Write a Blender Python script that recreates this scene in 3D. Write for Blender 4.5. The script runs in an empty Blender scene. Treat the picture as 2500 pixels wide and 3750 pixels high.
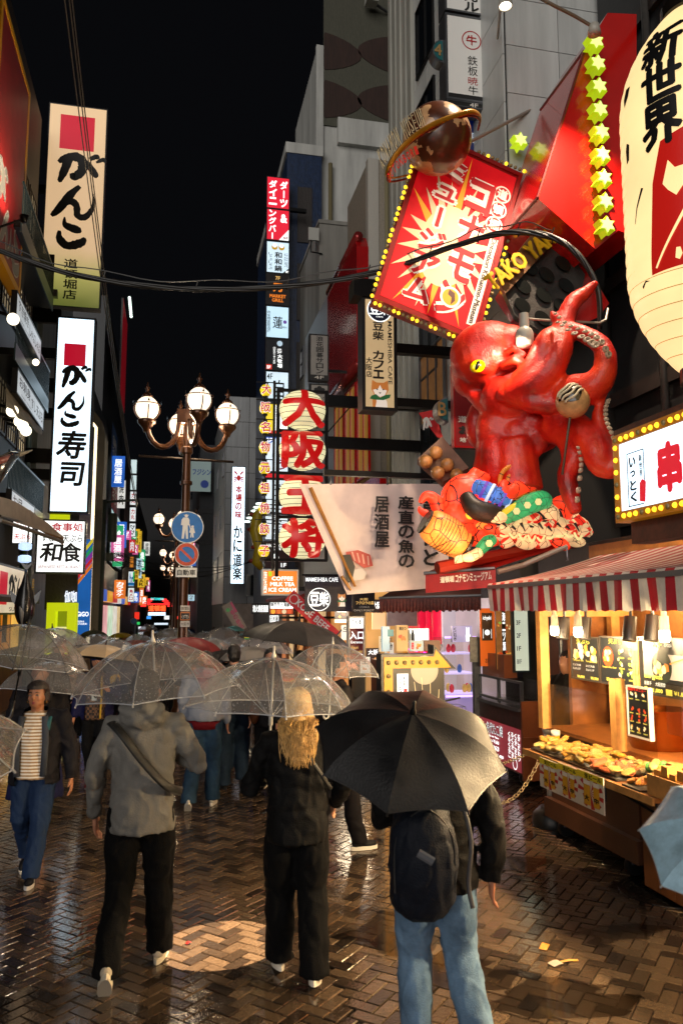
import bpy, bmesh, math, random
from mathutils import Vector as V, Matrix, noise
rnd = random.Random(7)
R = math.radians
sc = bpy.context.scene
col = sc.collection

# ---------------------------------------------------------------- camera
F_PX, CAM_H, YAW, PITCH = 2900.0, 2.15, R(12.16), R(7.17)   # focal length in photo pixels (2500 x 3750)
_fh = V((math.sin(YAW), math.cos(YAW), 0))
FWD = _fh * math.cos(PITCH) + V((0, 0, math.sin(PITCH)))
RIGHT = V((math.cos(YAW), -math.sin(YAW), 0))
UP = RIGHT.cross(FWD)
CAM = V((0, 0, CAM_H))
cd = bpy.data.cameras.new('camera'); cam = bpy.data.objects.new('camera', cd); col.objects.link(cam)
cam.matrix_world = Matrix(((RIGHT.x, UP.x, -FWD.x, 0), (RIGHT.y, UP.y, -FWD.y, 0), (RIGHT.z, UP.z, -FWD.z, CAM_H), (0, 0, 0, 1)))
cd.sensor_fit = 'HORIZONTAL'; cd.sensor_width = 24; cd.lens = F_PX * 24 / 2500
cd.clip_start = .05; cd.clip_end = 500
cd.dof.use_dof = True; cd.dof.focus_distance = 9.5; cd.dof.aperture_fstop = 3.5
sc.camera = cam
# ---------------------------------------------------------------- night sky, faint city glow, added fill lamp
w = bpy.data.worlds.new('World'); sc.world = w; w.use_nodes = True
nt = w.node_tree; bg = nt.nodes['Background']
sky = nt.nodes.new('ShaderNodeTexSky'); sky.sky_type = 'NISHITA'; sky.sun_disc = False
sky.sun_elevation = R(-6); sky.sun_rotation = R(200); sky.dust_density = 4
hs = nt.nodes.new('ShaderNodeHueSaturation'); hs.inputs['Saturation'].default_value = .25
nt.links.new(sky.outputs[0], hs.inputs['Color']); nt.links.new(hs.outputs[0], bg.inputs[0]); bg.inputs[1].default_value = .15
b2 = nt.nodes.new('ShaderNodeBackground'); b2.inputs[0].default_value = (.75, .8, 1, 1); b2.inputs[1].default_value = .0032   # even glow of the city on low cloud
ads = nt.nodes.new('ShaderNodeAddShader'); nt.links.new(bg.outputs[0], ads.inputs[0]); nt.links.new(b2.outputs[0], ads.inputs[1]); nt.links.new(ads.outputs[0], nt.nodes['World Output'].inputs[0])
sl = bpy.data.lights.new('fill_sun', 'SUN'); sl.energy = 1.8; sl.angle = R(50); sl.color = (1, .94, .88)  # soft fill lamp added behind the viewer to lift people and walls
so = bpy.data.objects.new('fill_sun', sl); col.objects.link(so); so.rotation_euler = V((.47, .86, -.2)).to_track_quat('-Z', 'Y').to_euler()
sc.view_settings.view_transform = 'Standard'; sc.view_settings.look = 'None'
sc.view_settings.exposure = 0; sc.view_settings.gamma = 1
try:
 sc.cycles.use_denoising = True; sc.cycles.denoiser = 'OPENIMAGEDENOISE'
 sc.cycles.max_bounces = 6; sc.cycles.diffuse_bounces = 2; sc.cycles.glossy_bounces = 3
 sc.cycles.transmission_bounces = 3; sc.cycles.transparent_max_bounces = 20
 sc.cycles.sample_clamp_indirect = 3; sc.cycles.sample_clamp_direct = 30; sc.cycles.use_light_tree = True
 sc.cycles.caustics_reflective = False; sc.cycles.caustics_refractive = False
except Exception as e: print(e)

# ---------------------------------------------------------------- helpers
def P(px, py, Y=None, X=None, Z=None):
 """world point seen at a photo pixel, on the plane Y, X or Z"""
 d = FWD * F_PX + RIGHT * (px - 1250) + UP * (1875 - py)
 if Y is not None: t = Y / d.y
 elif X is not None: t = X / d.x
 else: t = (Z - CAM_H) / d.z
 return CAM + d * t
def hx(s):
 s = s.lstrip('#'); o = []
 for i in (0, 2, 4):
  v = int(s[i:i + 2], 16) / 255
  o.append(v / 12.92 if v <= .04045 else ((v + .055) / 1.055) ** 2.4)
 return tuple(o)
MATS = {}
def M(name, c='#808080', rough=.5, metal=0, emit=0, ecol=None, var=0, vs=4, bump=0, bs=30, spec=.5, coat=0, streak=0, rvar=0):
 """principled material; var = colour variation, streak = run-off streaks, rvar = roughness variation"""
 if name in MATS: return MATS[name]
 m = bpy.data.materials.new(name); m.use_nodes = True; MATS[name] = m
 t = m.node_tree; N = t.nodes; L = t.links; b = N['Principled BSDF']
 cc = hx(c) if isinstance(c, str) else c
 b.inputs['Base Color'].default_value = (*cc, 1); b.inputs['Roughness'].default_value = rough
 b.inputs['Metallic'].default_value = metal; b.inputs['Specular IOR Level'].default_value = spec
 if coat: b.inputs['Coat Weight'].default_value = coat; b.inputs['Coat Roughness'].default_value = .08
 tc = None
 if var or bump or streak or rvar: tc = N.new('ShaderNodeTexCoord')
 if var or streak:
  nz = N.new('ShaderNodeTexNoise'); nz.inputs['Scale'].default_value = vs; nz.inputs['Detail'].default_value = 6; nz.inputs['Roughness'].default_value = .65
  if streak:
   mp = N.new('ShaderNodeMapping'); mp.inputs['Scale'].default_value = (1, 1, .12)
   L.new(tc.outputs['Object'], mp.inputs[0]); L.new(mp.outputs[0], nz.inputs[0])
  else: L.new(tc.outputs['Object'], nz.inputs[0])
  r = N.new('ShaderNodeValToRGB'); a = max(var, streak)
  r.color_ramp.elements[0].position = .32; r.color_ramp.elements[1].position = .68
  r.color_ramp.elements[0].color = (*[x * (1 - a) for x in cc], 1); r.color_ramp.elements[1].color = (*[min(1, x * (1 + a * .6)) for x in cc], 1)
  L.new(nz.outputs[0], r.inputs[0]); L.new(r.outputs[0], b.inputs['Base Color'])
 if rvar:
  n3 = N.new('ShaderNodeTexNoise'); n3.inputs['Scale'].default_value = vs * 1.7; L.new(tc.outputs['Object'], n3.inputs[0])
  mr = N.new('ShaderNodeMapRange'); mr.inputs[1].default_value = .3; mr.inputs[2].default_value = .7
  mr.inputs[3].default_value = max(.02, rough - rvar); mr.inputs[4].default_value = min(1, rough + rvar)
  L.new(n3.outputs[0], mr.inputs[0]); L.new(mr.outputs[0], b.inputs['Roughness'])
 if bump:
  n2 = N.new('ShaderNodeTexNoise'); n2.inputs['Scale'].default_value = bs; n2.inputs['Detail'].default_value = 4
  L.new(tc.outputs['Object'], n2.inputs[0])
  bp = N.new('ShaderNodeBump'); bp.inputs['Strength'].default_value = bump; bp.inputs['Distance'].default_value = .02
  L.new(n2.outputs[0], bp.inputs['Height']); L.new(bp.outputs[0], b.inputs['Normal'])
 if emit:
  e = hx(ecol) if ecol else cc
  b.inputs['Emission Color'].default_value = (*e, 1); b.inputs['Emission Strength'].default_value = emit
 return m
def lit(name, c, s=1.0, uneven=0):
 """a back-lit acrylic face or other glowing surface; tubes = random unevenness painted into the glow"""
 if name in MATS: return MATS[name]
 m = M(name, c, .35, emit=s, ecol=c)
 cc = hx(c); b = m.node_tree.nodes['Principled BSDF']; b.inputs['Base Color'].default_value = (*[x * .5 for x in cc], 1)
 if uneven:
  N = m.node_tree.nodes; L = m.node_tree.links
  tc = N.new('ShaderNodeTexCoord'); nz = N.new('ShaderNodeTexNoise'); nz.inputs['Scale'].default_value = 1.3; nz.inputs['Detail'].default_value = 3
  L.new(tc.outputs['Object'], nz.inputs[0])
  mr = N.new('ShaderNodeMapRange'); mr.inputs[1].default_value = .3; mr.inputs[2].default_value = .7
  mr.inputs[3].default_value = s * (1 - uneven); mr.inputs[4].default_value = s * (1 + uneven * .5)
  L.new(nz.outputs[0], mr.inputs[0]); L.new(mr.outputs[0], b.inputs['Emission Strength'])
 return m
ORG = {}
class MB:
 def __init__(s): s.v = []; s.f = []; s.m = []; s.uv = None
 def add(s, vs, fs, mi=0):
  n = len(s.v); s.v += [V(q) for q in vs]; s.f += [tuple(i + n for i in f) for f in fs]; s.m += [mi] * len(fs); return s
 def box(s, x0, x1, y0, y1, z0, z1, mi=0):
  return s.add([(x0, y0, z0), (x1, y0, z0), (x1, y1, z0), (x0, y1, z0), (x0, y0, z1), (x1, y0, z1), (x1, y1, z1), (x0, y1, z1)],
                     [(0, 3, 2, 1), (4, 5, 6, 7), (0, 1, 5, 4), (1, 2, 6, 5), (2, 3, 7, 6), (3, 0, 4, 7)], mi)
 def fbox(s, F, a0, a1, b0, b1, c0, c1, mi=0):
  o, u, v, n = F
  q = [(a0, b0, c0), (a1, b0, c0), (a1, b1, c0), (a0, b1, c0), (a0, b0, c1), (a1, b0, c1), (a1, b1, c1), (a0, b1, c1)]
  return s.add([o + u * a + v * b + n * c for a, b, c in q], [(0, 3, 2, 1), (4, 5, 6, 7), (0, 1, 5, 4), (1, 2, 6, 5), (2, 3, 7, 6), (3, 0, 4, 7)], mi)
 def prism(s, poly, F, c0, c1, mi=0):
  o, u, v, n = F; k = len(poly)
  vs = [o + u * a + v * b + n * c0 for a, b in poly] + [o + u * a + v * b + n * c1 for a, b in poly]
  fs = [tuple(range(k))[::-1], tuple(range(k, 2 * k))] + [(i, (i + 1) % k, k + (i + 1) % k, k + i) for i in range(k)]
  return s.add(vs, fs, mi)
 def tube(s, pts, rad, n=8, mi=0, flat=1.0, cap=True, up=None):
  pts = [V(p) for p in pts]; k = len(pts)
  if not hasattr(rad, '__len__'): rad = [rad] * k
  vs = []; prev = None
  for i in range(k):
   t = (pts[min(i + 1, k - 1)] - pts[max(i - 1, 0)])
   t = t.normalized() if t.length > 1e-9 else V((0, 0, 1))
   if prev is None:
    a = V(up) if up else (V((0, 0, 1)) if abs(t.z) < .9 else V((0, 1, 0)))
   else: a = prev
   x = (a - t * a.dot(t))
   x = x.normalized() if x.length > 1e-6 else t.orthogonal().normalized()
   prev = x; y = t.cross(x)
   rr = rad[i]; rx, ry = (rr if hasattr(rr, '__len__') else (rr, rr * flat))
   for j in range(n):
    an = 2 * math.pi * j / n
    vs.append(pts[i] + x * (math.cos(an) * rx) + y * (math.sin(an) * ry))
  fs = [(i * n + j, i * n + (j + 1) % n, (i + 1) * n + (j + 1) % n, (i + 1) * n + j) for i in range(k - 1) for j in range(n)]
  if cap: fs += [tuple(range(n))[::-1], tuple((k - 1) * n + j for j in range(n))]
  return s.add(vs, fs, mi)
 def lathe(s, prof, n=16, c=(0, 0, 0), mi=0, ax='z'):
  c = V(c); vs = []; k = len(prof)
  for r, z in prof:
   for j in range(n):
    a = 2 * math.pi * j / n; p = (r * math.cos(a), r * math.sin(a), z)
    if ax == 'y': p = (p[0], -p[2], p[1])
    if ax == 'x': p = (p[2], p[0], p[1])
    vs.append(c + V(p))
  fs = [(i * n + j, i * n + (j + 1) % n, (i + 1) * n + (j + 1) % n, (i + 1) * n + j) for i in range(k - 1) for j in range(n)]
  fs += [tuple(range(n))[::-1], tuple((k - 1) * n + j for j in range(n))]
  return s.add(vs, fs, mi)
 def ell(s, c, r, nu=14, nv=8, mi=0, rot=None):
  c = V(c); vs = []; r = (r, r, r) if not hasattr(r, '__len__') else r
  for i in range(nv + 1):
   ph = math.pi * (i / nv) if 0 < i < nv else (1e-3 if i == 0 else math.pi - 1e-3)
   for j in range(nu):
    a = 2 * math.pi * j / nu
    q = V((r[0] * math.sin(ph) * math.cos(a), r[1] * math.sin(ph) * math.sin(a), r[2] * math.cos(ph)))
    vs.append(c + (rot @ q if rot else q))
  fs = [(i * nu + j, (i + 1) * nu + j, (i + 1) * nu + (j + 1) % nu, i * nu + (j + 1) % nu) for i in range(nv) for j in range(nu)]
  return s.add(vs, fs, mi)
def root_of(o):
 while o.parent: o = o.parent
 return o
def link(o, parent=None):
 col.objects.link(o)
 if parent: o.parent = parent
 return o
def ob(name, mb, mat, parent=None, smooth=False):
 org = ORG.get(root_of(parent).name, V()) if parent else V()
 me = bpy.data.meshes.new(name)
 me.from_pydata([tuple(q - org) for q in mb.v], [], mb.f)
 mats = mat if isinstance(mat, (list, tuple)) else [mat]
 for q in mats: me.materials.append(q)
 if len(mats) > 1: me.polygons.foreach_set('material_index', mb.m)
 if smooth is True: me.polygons.foreach_set('use_smooth', [True] * len(me.polygons))
 me.update()
 if smooth and smooth is not True: me.shade_smooth() if False else smooth_angle(me, smooth)
 return link(bpy.data.objects.new(name, me), parent)
def smooth_angle(me, deg):
 me.polygons.foreach_set('use_smooth', [True] * len(me.polygons))
 bm = bmesh.new(); bm.from_mesh(me)
 lim = R(deg)
 for e in bm.edges:
  if len(e.link_faces) == 2 and e.calc_face_angle(0) > lim: e.smooth = False
 bm.to_mesh(me); bm.free()
def tag(o, label, cat, group=None, kind=None):
 if label: o['label'] = label
 if cat: o['category'] = cat
 if group: o['group'] = group
 if kind: o['kind'] = kind
 return o
def thing(name, label, cat, loc=(0, 0, 0), group=None):
 o = bpy.data.objects.new(name, None); o.location = loc; o.empty_display_size = .1; col.objects.link(o)
 ORG[o.name] = V(loc); return tag(o, label, cat, group)
def struct(name, mb, mat, kind='structure'):
 o = ob(name, mb, mat); o['kind'] = kind; return o
def copy_tree(o, parent=None):
 c = o.copy(); link(c, parent)
 if parent is None: c.parent = None
 for ch in o.children: copy_tree(ch, c)
 return c
def light(name, kind, loc, energy, color, parent=None, size=.05, aim=None, angle=60, blend=.4):
 l = bpy.data.lights.new(name, kind); l.energy = energy; l.color = color; l.shadow_soft_size = size
 o = bpy.data.objects.new(name, l); link(o, parent)
 o.location = V(loc) - (ORG.get(root_of(parent).name, V()) if parent else V())
 if kind == 'SPOT':
  l.spot_size = R(angle); l.spot_blend = blend
  o.rotation_euler = (V(aim) - V(loc)).to_track_quat('-Z', 'Y').to_euler()
 return o
# ---- signs
X_, Y_, Z_ = V((1, 0, 0)), V((0, 1, 0)), V((0, 0, 1))
class S:
 """a flat sign: o = lower left corner of its front, u along, v up, n out of the face"""
 def __init__(s, root, o, u, v, w, h): s.root, s.o, s.u, s.v, s.n, s.w, s.h = root, V(o), u, v, u.cross(v), w, h
 @property
 def F(s): return (s.o, s.u, s.v, s.n)
def rectY(x0, y0, x1, y1, Y):
 a = P(x0, (y0 + y1) / 2, Y); b = P(x1, (y0 + y1) / 2, Y); xm = (x0 + x1) / 2
 z0 = P(xm, y1, Y).z; z1 = P(xm, y0, Y).z
 return V((a.x, Y, z0)), X_.copy(), Z_.copy(), b.x - a.x, z1 - z0
def rectX(x0, y0, x1, y1, X):
 """on a wall parallel to the street; y0, y1 are read at x0"""
 a = P(x0, y0, X=X); b = P(x0, y1, X=X); c = P(x1, y0, X=X)
 u = -Y_ if X > 0 else Y_.copy()
 return V((X, a.y, b.z)), u, Z_.copy(), abs(c.y - a.y), a.z - b.z
def sign(name, label, cat, rect, face, frame=None, depth=.14, border=.03, group=None, proud=.012, back=True):
 o, u, v, w, h = rect
 root = thing(name, label, cat, o + u * (w / 2), group)
 s = S(root, o, u, v, w, h); F = s.F
 frame = frame or M('sign_black', '#0b0b0d', .4)
 if back: ob('housing', MB().fbox(F, 0, w, 0, h, -depth, -.002), frame, root)
 b = border
 if face is not None:
  ob('face_panel', MB().fbox(F, b, w - b, b, h - b, -.002, .004), face, root)
 if b > 0:
  fm = MB()
  fm.fbox(F, -.004, w + .004, -.004, b, -depth - .003, proud); fm.fbox(F, -.004, w + .004, h - b, h + .004, -depth - .003, proud)
  fm.fbox(F, -.004, b, b, h - b, -depth - .003, proud); fm.fbox(F, w - b, w + .004, b, h - b, -depth - .003, proud)
  ob('frame', fm, frame, root)
 return s
_tc = {}
def glyphs(t, bold):
 k = (t, bold)
 if k not in _tc:
  c = bpy.data.curves.new('t', 'FONT'); c.body = t; c.size = 1; c.resolution_u = 2; c.offset = bold if bold < .016 else 0
  o = bpy.data.objects.new('t', c); me = bpy.data.meshes.new_from_object(o)
  vs = [v.co.copy() for v in me.vertices]; fs = [tuple(p.vertices) for p in me.polygons]
  bpy.data.meshes.remove(me); bpy.data.objects.remove(o); bpy.data.curves.remove(c)
  if bold >= .016 and vs:   # heavy strokes: the outline repeated round its edge, each a hair apart in depth
   v0, f0, n0 = vs, fs, len(vs); vs = []; fs = []
   for i in range(9): a = math.pi / 4 * i; k_ = bold if i < 8 else 0; vs += [V((q.x + k_ * math.cos(a), q.y + k_ * math.sin(a), i * .00025)) for q in v0]; fs += [tuple(j + i * n0 for j in f) for f in f0]
  if vs:
   x0 = min(v.x for v in vs); x1 = max(v.x for v in vs); y0 = min(v.y for v in vs); y1 = max(v.y for v in vs)
  else: x0 = x1 = y0 = y1 = 0
  _tc[k] = (vs, fs, x0, x1, y0, y1)
 return _tc[k]
SMALL = 'ーっッゃゅょャュョィァ・、。-·'
def lay(t, box, bold=0, vert=False, keep=False, shear=0):
 """2D text fitted in box (x0, y0, x1, y1) metres, y up -> list of (verts2d, faces)"""
 x0, y0, x1, y1 = box; out = []
 if vert:
  n = len(t); ch = (y1 - y0) / n
  for i, c in enumerate(t):
   if c == ' ': continue
   g = glyphs(c, bold); b0 = y1 - (i + 1) * ch
   cx, cy = (g[2] + g[3]) / 2, (g[4] + g[5]) / 2
   if c in SMALL:
    k = ch * .95; kx = (x1 - x0) * .98
    if c == 'ー': vs = [V((x0 + (x1 - x0) / 2 + (q.y - cy) * kx, b0 + ch / 2 - (q.x - cx) * k, q.z)) for q in g[0]]
    else: vs = [V((x0 + (x1 - x0) / 2 + (q.x - cx) * kx, b0 + ch / 2 + (q.y - cy) * k, q.z)) for q in g[0]]
   else:
    gw, gh = max(g[3] - g[2], .35), max(g[5] - g[4], .35)
    kx = (x1 - x0) / gw; ky = ch * .92 / gh
    vs = [V((x0 + (x1 - x0) / 2 + (q.x - cx) * kx, b0 + ch / 2 + (q.y - cy) * ky, q.z)) for q in g[0]]
   out.append((vs, g[1]))
 else:
  g = glyphs(t, bold); kx = (x1 - x0) / max(g[3] - g[2], .05); ky = (y1 - y0) / max(g[5] - g[4], .05)
  if keep:
   kx = ky = min(kx, ky)
  ox = (x0 + x1) / 2 - (g[2] + g[3]) / 2 * kx; oy = (y0 + y1) / 2 - (g[4] + g[5]) / 2 * ky
  out.append(([V((ox + q.x * kx + shear * (q.y - g[4]) * ky, oy + q.y * ky, q.z)) for q in g[0]], g[1]))
 return out
def fr(s, b): return (b[0] * s.w, (1 - b[3]) * s.h, b[2] * s.w, (1 - b[1]) * s.h)
def txt(s, t, b, mat, bold=0, vert=False, lift=.009, name='lettering', keep=False, shear=0, thick=0, parent=None):
 """text on a sign; b = (left, top, right, bottom) as fractions of the sign"""
 mb = MB(); o, u, v, n = s.F
 for vs, fs in lay(t, fr(s, b), bold, vert, keep, shear):
  mb.add([o + u * q.x + v * q.y + n * (lift + q.z) for q in vs], fs)
  if thick:
   mb.add([o + u * q.x + v * q.y + n * (lift - thick - q.z) for q in vs], fs)
 return ob(name, mb, mat, parent or s.root)
def poly(s, pts, mat, lift=.007, name='printed_shape', parent=None):
 o, u, v, n = s.F
 return ob(name, MB().add([o + u * (a * s.w) + v * ((1 - b) * s.h) + n * lift for a, b in pts], [tuple(range(len(pts)))]), mat, parent or s.root)
def rect(s, b, mat, lift=.007, name='printed_panel', parent=None):
 return poly(s, [(b[0], b[3]), (b[2], b[3]), (b[2], b[1]), (b[0], b[1])], mat, lift, name, parent)
def disc(s, cx, cy, r, mat, lift=.007, name='printed_disc', n=28, r2=None, parent=None):
 """round mark, r as a fraction of the width; r2 = hole"""
 o, u, v, nn = s.F; q = []
 for k in range(n):
  a = 2 * math.pi * k / n; q.append(o + u * (s.w * (cx + r * math.cos(a))) + v * (s.h * (1 - cy) + s.w * r * math.sin(a)) + nn * lift)
 if r2 is None: mb = MB().add(q, [tuple(range(n))])
 else:
  for k in range(n):
   a = 2 * math.pi * k / n; q.append(o + u * (s.w * (cx + r2 * math.cos(a))) + v * (s.h * (1 - cy) + s.w * r2 * math.sin(a)) + nn * lift)
  mb = MB().add(q, [(k, (k + 1) % n, n + (k + 1) % n, n + k) for k in range(n)])
 return ob(name, mb, mat, parent or s.root)
def brush(s, b, strokes, mat, lift=.01, name='brush_lettering', parent=None):
 """brush strokes: each a list of (x, y, width) in the unit box b, y down"""
 o, u, v, n = s.F; x0, y0, x1, y1 = b; mb = MB(); W = (x1 - x0) * s.w; Hh = (y1 - y0) * s.h; sc_ = (W + Hh) / 2
 for si, st in enumerate(strokes):
  pts = []
  for i in range(len(st) - 1):
   p0 = st[max(i - 1, 0)]; p1 = st[i]; p2 = st[i + 1]; p3 = st[min(i + 2, len(st) - 1)]
   for k in range(6):
    t = k / 6
    pts.append(tuple(.5 * (2 * p1[j] + (p2[j] - p0[j]) * t + (2 * p0[j] - 5 * p1[j] + 4 * p2[j] - p3[j]) * t * t + (3 * p1[j] - p0[j] - 3 * p2[j] + p3[j]) * t ** 3) for j in range(3)))
  pts.append(st[-1]); L = []; Rr = []
  rg = random.Random(si * 7 + len(st))
  for i, p in enumerate(pts):
   a = pts[max(i - 1, 0)]; c = pts[min(i + 1, len(pts) - 1)]
   t = V(((c[0] - a[0]) * W, (c[1] - a[1]) * Hh)); t = t.normalized() if t.length else V((1, 0)); nn = V((-t.y, t.x))
   wd = max(p[2], .004) * sc_ * .5 * (1 + rg.uniform(-.1, .1)); q = V((x0 * s.w + p[0] * W, y0 * s.h + p[1] * Hh))
   L.append(q + nn * wd); Rr.append(q - nn * wd)
  qs = L + Rr; k = len(L)
  mb.add([o + u * q.x + v * (s.h - q.y) + n * (lift + si * .0012) for q in qs], [(i, i + 1, k + i + 1, k + i) for i in range(k - 1)])
 return ob(name, mb, mat, parent or s.root)
def tess(mb, L):
 """split long edges so that a flat print can be bent round a curved body"""
 bm = bmesh.new(); vs = [bm.verts.new(q) for q in mb.v]
 for f in mb.f:
  try: bm.faces.new([vs[i] for i in f])
  except ValueError: pass
 bmesh.ops.triangulate(bm, faces=bm.faces[:])
 for _ in range(6):
  es = [e for e in bm.edges if e.calc_length() > L]
  if not es: break
  bmesh.ops.subdivide_edges(bm, edges=es, cuts=1); bmesh.ops.triangulate(bm, faces=[f for f in bm.faces if len(f.verts) > 3])
 bm.verts.index_update(); o = MB(); o.add([v.co.copy() for v in bm.verts], [tuple(v.index for v in f.verts) for f in bm.faces]); bm.free(); return o
TMP = bpy.data.scenes.new('workbench')
def remesh(name, mb, mat, parent, vox, smooth=3, wr=0, wf=(9, 9, 5), seed=0, fac=.5):
 """fuse overlapping closed shapes into one continuous skin, then crease it with noise"""
 o = ob(name, mb, mat, parent, smooth=True)
 md = o.modifiers.new('r', 'REMESH'); md.mode = 'VOXEL'; md.voxel_size = vox
 if smooth:
  ms = o.modifiers.new('s', 'SMOOTH'); ms.iterations = smooth; ms.factor = fac
 pr, o.parent = o.parent, None; TMP.collection.objects.link(o); vl = TMP.view_layers[0]; vl.update(); dg = vl.depsgraph; me = bpy.data.meshes.new_from_object(o.evaluated_get(dg)); TMP.collection.objects.unlink(o); o.parent = pr
 o.modifiers.clear(); old = o.data; o.data = me; bpy.data.meshes.remove(old); me.name = name
 if wr:
  me.update()
  nm = [v.normal.copy() for v in me.vertices]
  for v, n_ in zip(me.vertices, nm):
   c = v.co; q = V((c.x * wf[0], c.y * wf[1], c.z * wf[2] + seed)); w_ = noise.noise_vector(q * .6) * .7; a = .8 * noise.noise(q) + .9 * (1 - abs(noise.noise(q * 1.5 + w_)) * 2) ** 3 - .9 * (1 - abs(noise.noise(q * 1.1 - w_ + V((7, 3, 1)))) * 2) ** 3
   v.co = c + n_ * (a * wr)
 me.polygons.foreach_set('use_smooth', [True] * len(me.polygons)); me.update()
 return o
BLACK = M('ink_black', '#0a0a0a', .5)
# ================================================================ GROUND
def wet_mat(name, c0, c1, rough0, rough1, gap=False):
 m = bpy.data.materials.new(name); m.use_nodes = True; MATS[name] = m
 t = m.node_tree; N = t.nodes; L = t.links; b = N['Principled BSDF']
 tc = N.new('ShaderNodeTexCoord'); geo = N.new('ShaderNodeNewGeometry'); oi = N.new('ShaderNodeObjectInfo')
 ad = N.new('ShaderNodeMath'); ad.operation = 'ADD'; L.new(geo.outputs['Random Per Island'], ad.inputs[0]); L.new(oi.outputs['Random'], ad.inputs[1])
 fr_ = N.new('ShaderNodeMath'); fr_.operation = 'FRACT'; L.new(ad.outputs[0], fr_.inputs[0])
 n1 = N.new('ShaderNodeTexNoise'); n1.inputs['Scale'].default_value = 1.4; n1.inputs['Detail'].default_value = 5; L.new(geo.outputs['Position'], n1.inputs[0])
 n2 = N.new('ShaderNodeTexNoise'); n2.inputs['Scale'].default_value = 55; n2.inputs['Detail'].default_value = 5; L.new(geo.outputs['Position'], n2.inputs[0])
 mx = N.new('ShaderNodeMix'); mx.data_type = 'RGBA'; mx.inputs['A'].default_value = (*hx(c0), 1); mx.inputs['B'].default_value = (*hx(c1), 1); L.new(fr_.outputs[0], mx.inputs['Factor'])
 mx2 = N.new('ShaderNodeMix'); mx2.data_type = 'RGBA'; mx2.blend_type = 'MULTIPLY'; mx2.inputs['Factor'].default_value = .6
 rp = N.new('ShaderNodeValToRGB'); rp.color_ramp.elements[0].position = .35; rp.color_ramp.elements[0].color = (.35, .32, .3, 1); rp.color_ramp.elements[1].position = .65; rp.color_ramp.elements[1].color = (1.15, 1.1, 1.05, 1)
 L.new(n2.outputs[0], rp.inputs[0]); L.new(mx.outputs['Result'], mx2.inputs['A']); L.new(rp.outputs[0], mx2.inputs['B']); L.new(mx2.outputs['Result'], b.inputs['Base Color'])
 mr = N.new('ShaderNodeMapRange'); mr.inputs[1].default_value = .38; mr.inputs[2].default_value = .62; mr.inputs[3].default_value = rough0; mr.inputs[4].default_value = rough1
 L.new(n1.outputs[0], mr.inputs[0]); L.new(mr.outputs[0], b.inputs['Roughness'])
 n3 = N.new('ShaderNodeTexNoise'); n3.inputs['Scale'].default_value = 16; n3.inputs['Detail'].default_value = 3; L.new(geo.outputs['Position'], n3.inputs[0])
 bp = N.new('ShaderNodeBump'); bp.inputs['Strength'].default_value = .12; bp.inputs['Distance'].default_value = .012; L.new(n3.outputs[0], bp.inputs['Height'])
 bp2 = N.new('ShaderNodeBump'); bp2.inputs['Strength'].default_value = .22; bp2.inputs['Distance'].default_value = .003
 L.new(n2.outputs[0], bp2.inputs['Height']); L.new(bp.outputs[0], bp2.inputs['Normal']); L.new(bp2.outputs[0], b.inputs['Normal'])
 b.inputs['Specular IOR Level'].default_value = 1.0
 return m
paver_mat = wet_mat('wet_paver', '#241e1a', '#5c4d3e', .03, .15)
joint_mat = wet_mat('wet_joint', '#14110f', '#1c1815', .12, .3)
g = MB(); g.add([(-160, -40, -.012), (160, -40, -.012), (160, 260, -.012), (-160, 260, -.012)], [(0, 1, 2, 3)])
ground = struct('ground', g, joint_mat)
def paver_mesh(l, wd):
 h = .012; e = .005; mb = MB(); x, y = l / 2 - .0028, wd / 2 - .0028
 mb.add([(-x, -y, -h), (x, -y, -h), (x, y, -h), (-x, y, -h), (-x, -y, -.004), (x, -y, -.004), (x, y, -.004), (-x, y, -.004), (-x + e, -y + e, 0), (x - e, -y + e, 0), (x - e, y - e, 0), (-x + e, y - e, 0)],
           [(0, 1, 5, 4), (1, 2, 6, 5), (2, 3, 7, 6), (3, 0, 4, 7), (4, 5, 9, 8), (5, 6, 10, 9), (6, 7, 11, 10), (7, 4, 8, 11), (8, 9, 10, 11)])
 return mb
SEAM = .97
def herring(xa, xb, ya, yb, Lb, ang, org):
 W = Lb / 2; out = []; ca, sa = math.cos(ang), math.sin(ang)
 n = int(32 / W)
 for i in range(-n, n):
  for j in range(-n, n):
   t = (i - j) % 4
   if t == 0: cx, cy, rz = (i + 1) * W, (j + .5) * W, 0
   elif t == 3: cx, cy, rz = (i + .5) * W, (j + 1) * W, math.pi / 2
   else: continue
   X, Yy = org[0] + ca * cx - sa * cy, org[1] + sa * cx + ca * cy
   if xa < X < xb and ya < Yy < yb: out.append((X, Yy, rz + ang))
 return out
spots = [(x, y, a, .172) for x, y, a in herring(-4.6, SEAM - .02, 2.2, 19, .172, R(45), (-.3, 9))]
spots += [(x, y, a, .185) for x, y, a in herring(SEAM + .02, 4.7, 2.2, 16, .185, R(47), (2.6, 9))]
def seen(x, y):
 d = V((x, y, 0)) - CAM; z = d.dot(FWD)
 if z < .5: return False
 px = 1250 + d.dot(RIGHT) / z * F_PX; py = 1875 - d.dot(UP) / z * F_PX
 return -60 < px < 2560 and py < 3840
near = sorted([s for s in spots if seen(s[0], s[1])], key=lambda s: s[0] ** 2 + s[1] ** 2)[:300]
nset = set(near); proto = {}
for L_ in (.172, .185):
 mb = paver_mesh(L_, L_ / 2); me = bpy.data.meshes.new('paver'); me.from_pydata([tuple(q) for q in mb.v], [], mb.f); me.materials.append(paver_mat); proto[L_] = (me, mb)
for (x, y, a, L_) in near:
 o = link(bpy.data.objects.new('paver', proto[L_][0]), ground)
 o.location = (x, y, rnd.uniform(-.0018, .0018)); o.rotation_euler = (rnd.uniform(-.009, .009), rnd.uniform(-.009, .009), a)
rest = MB()
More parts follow.
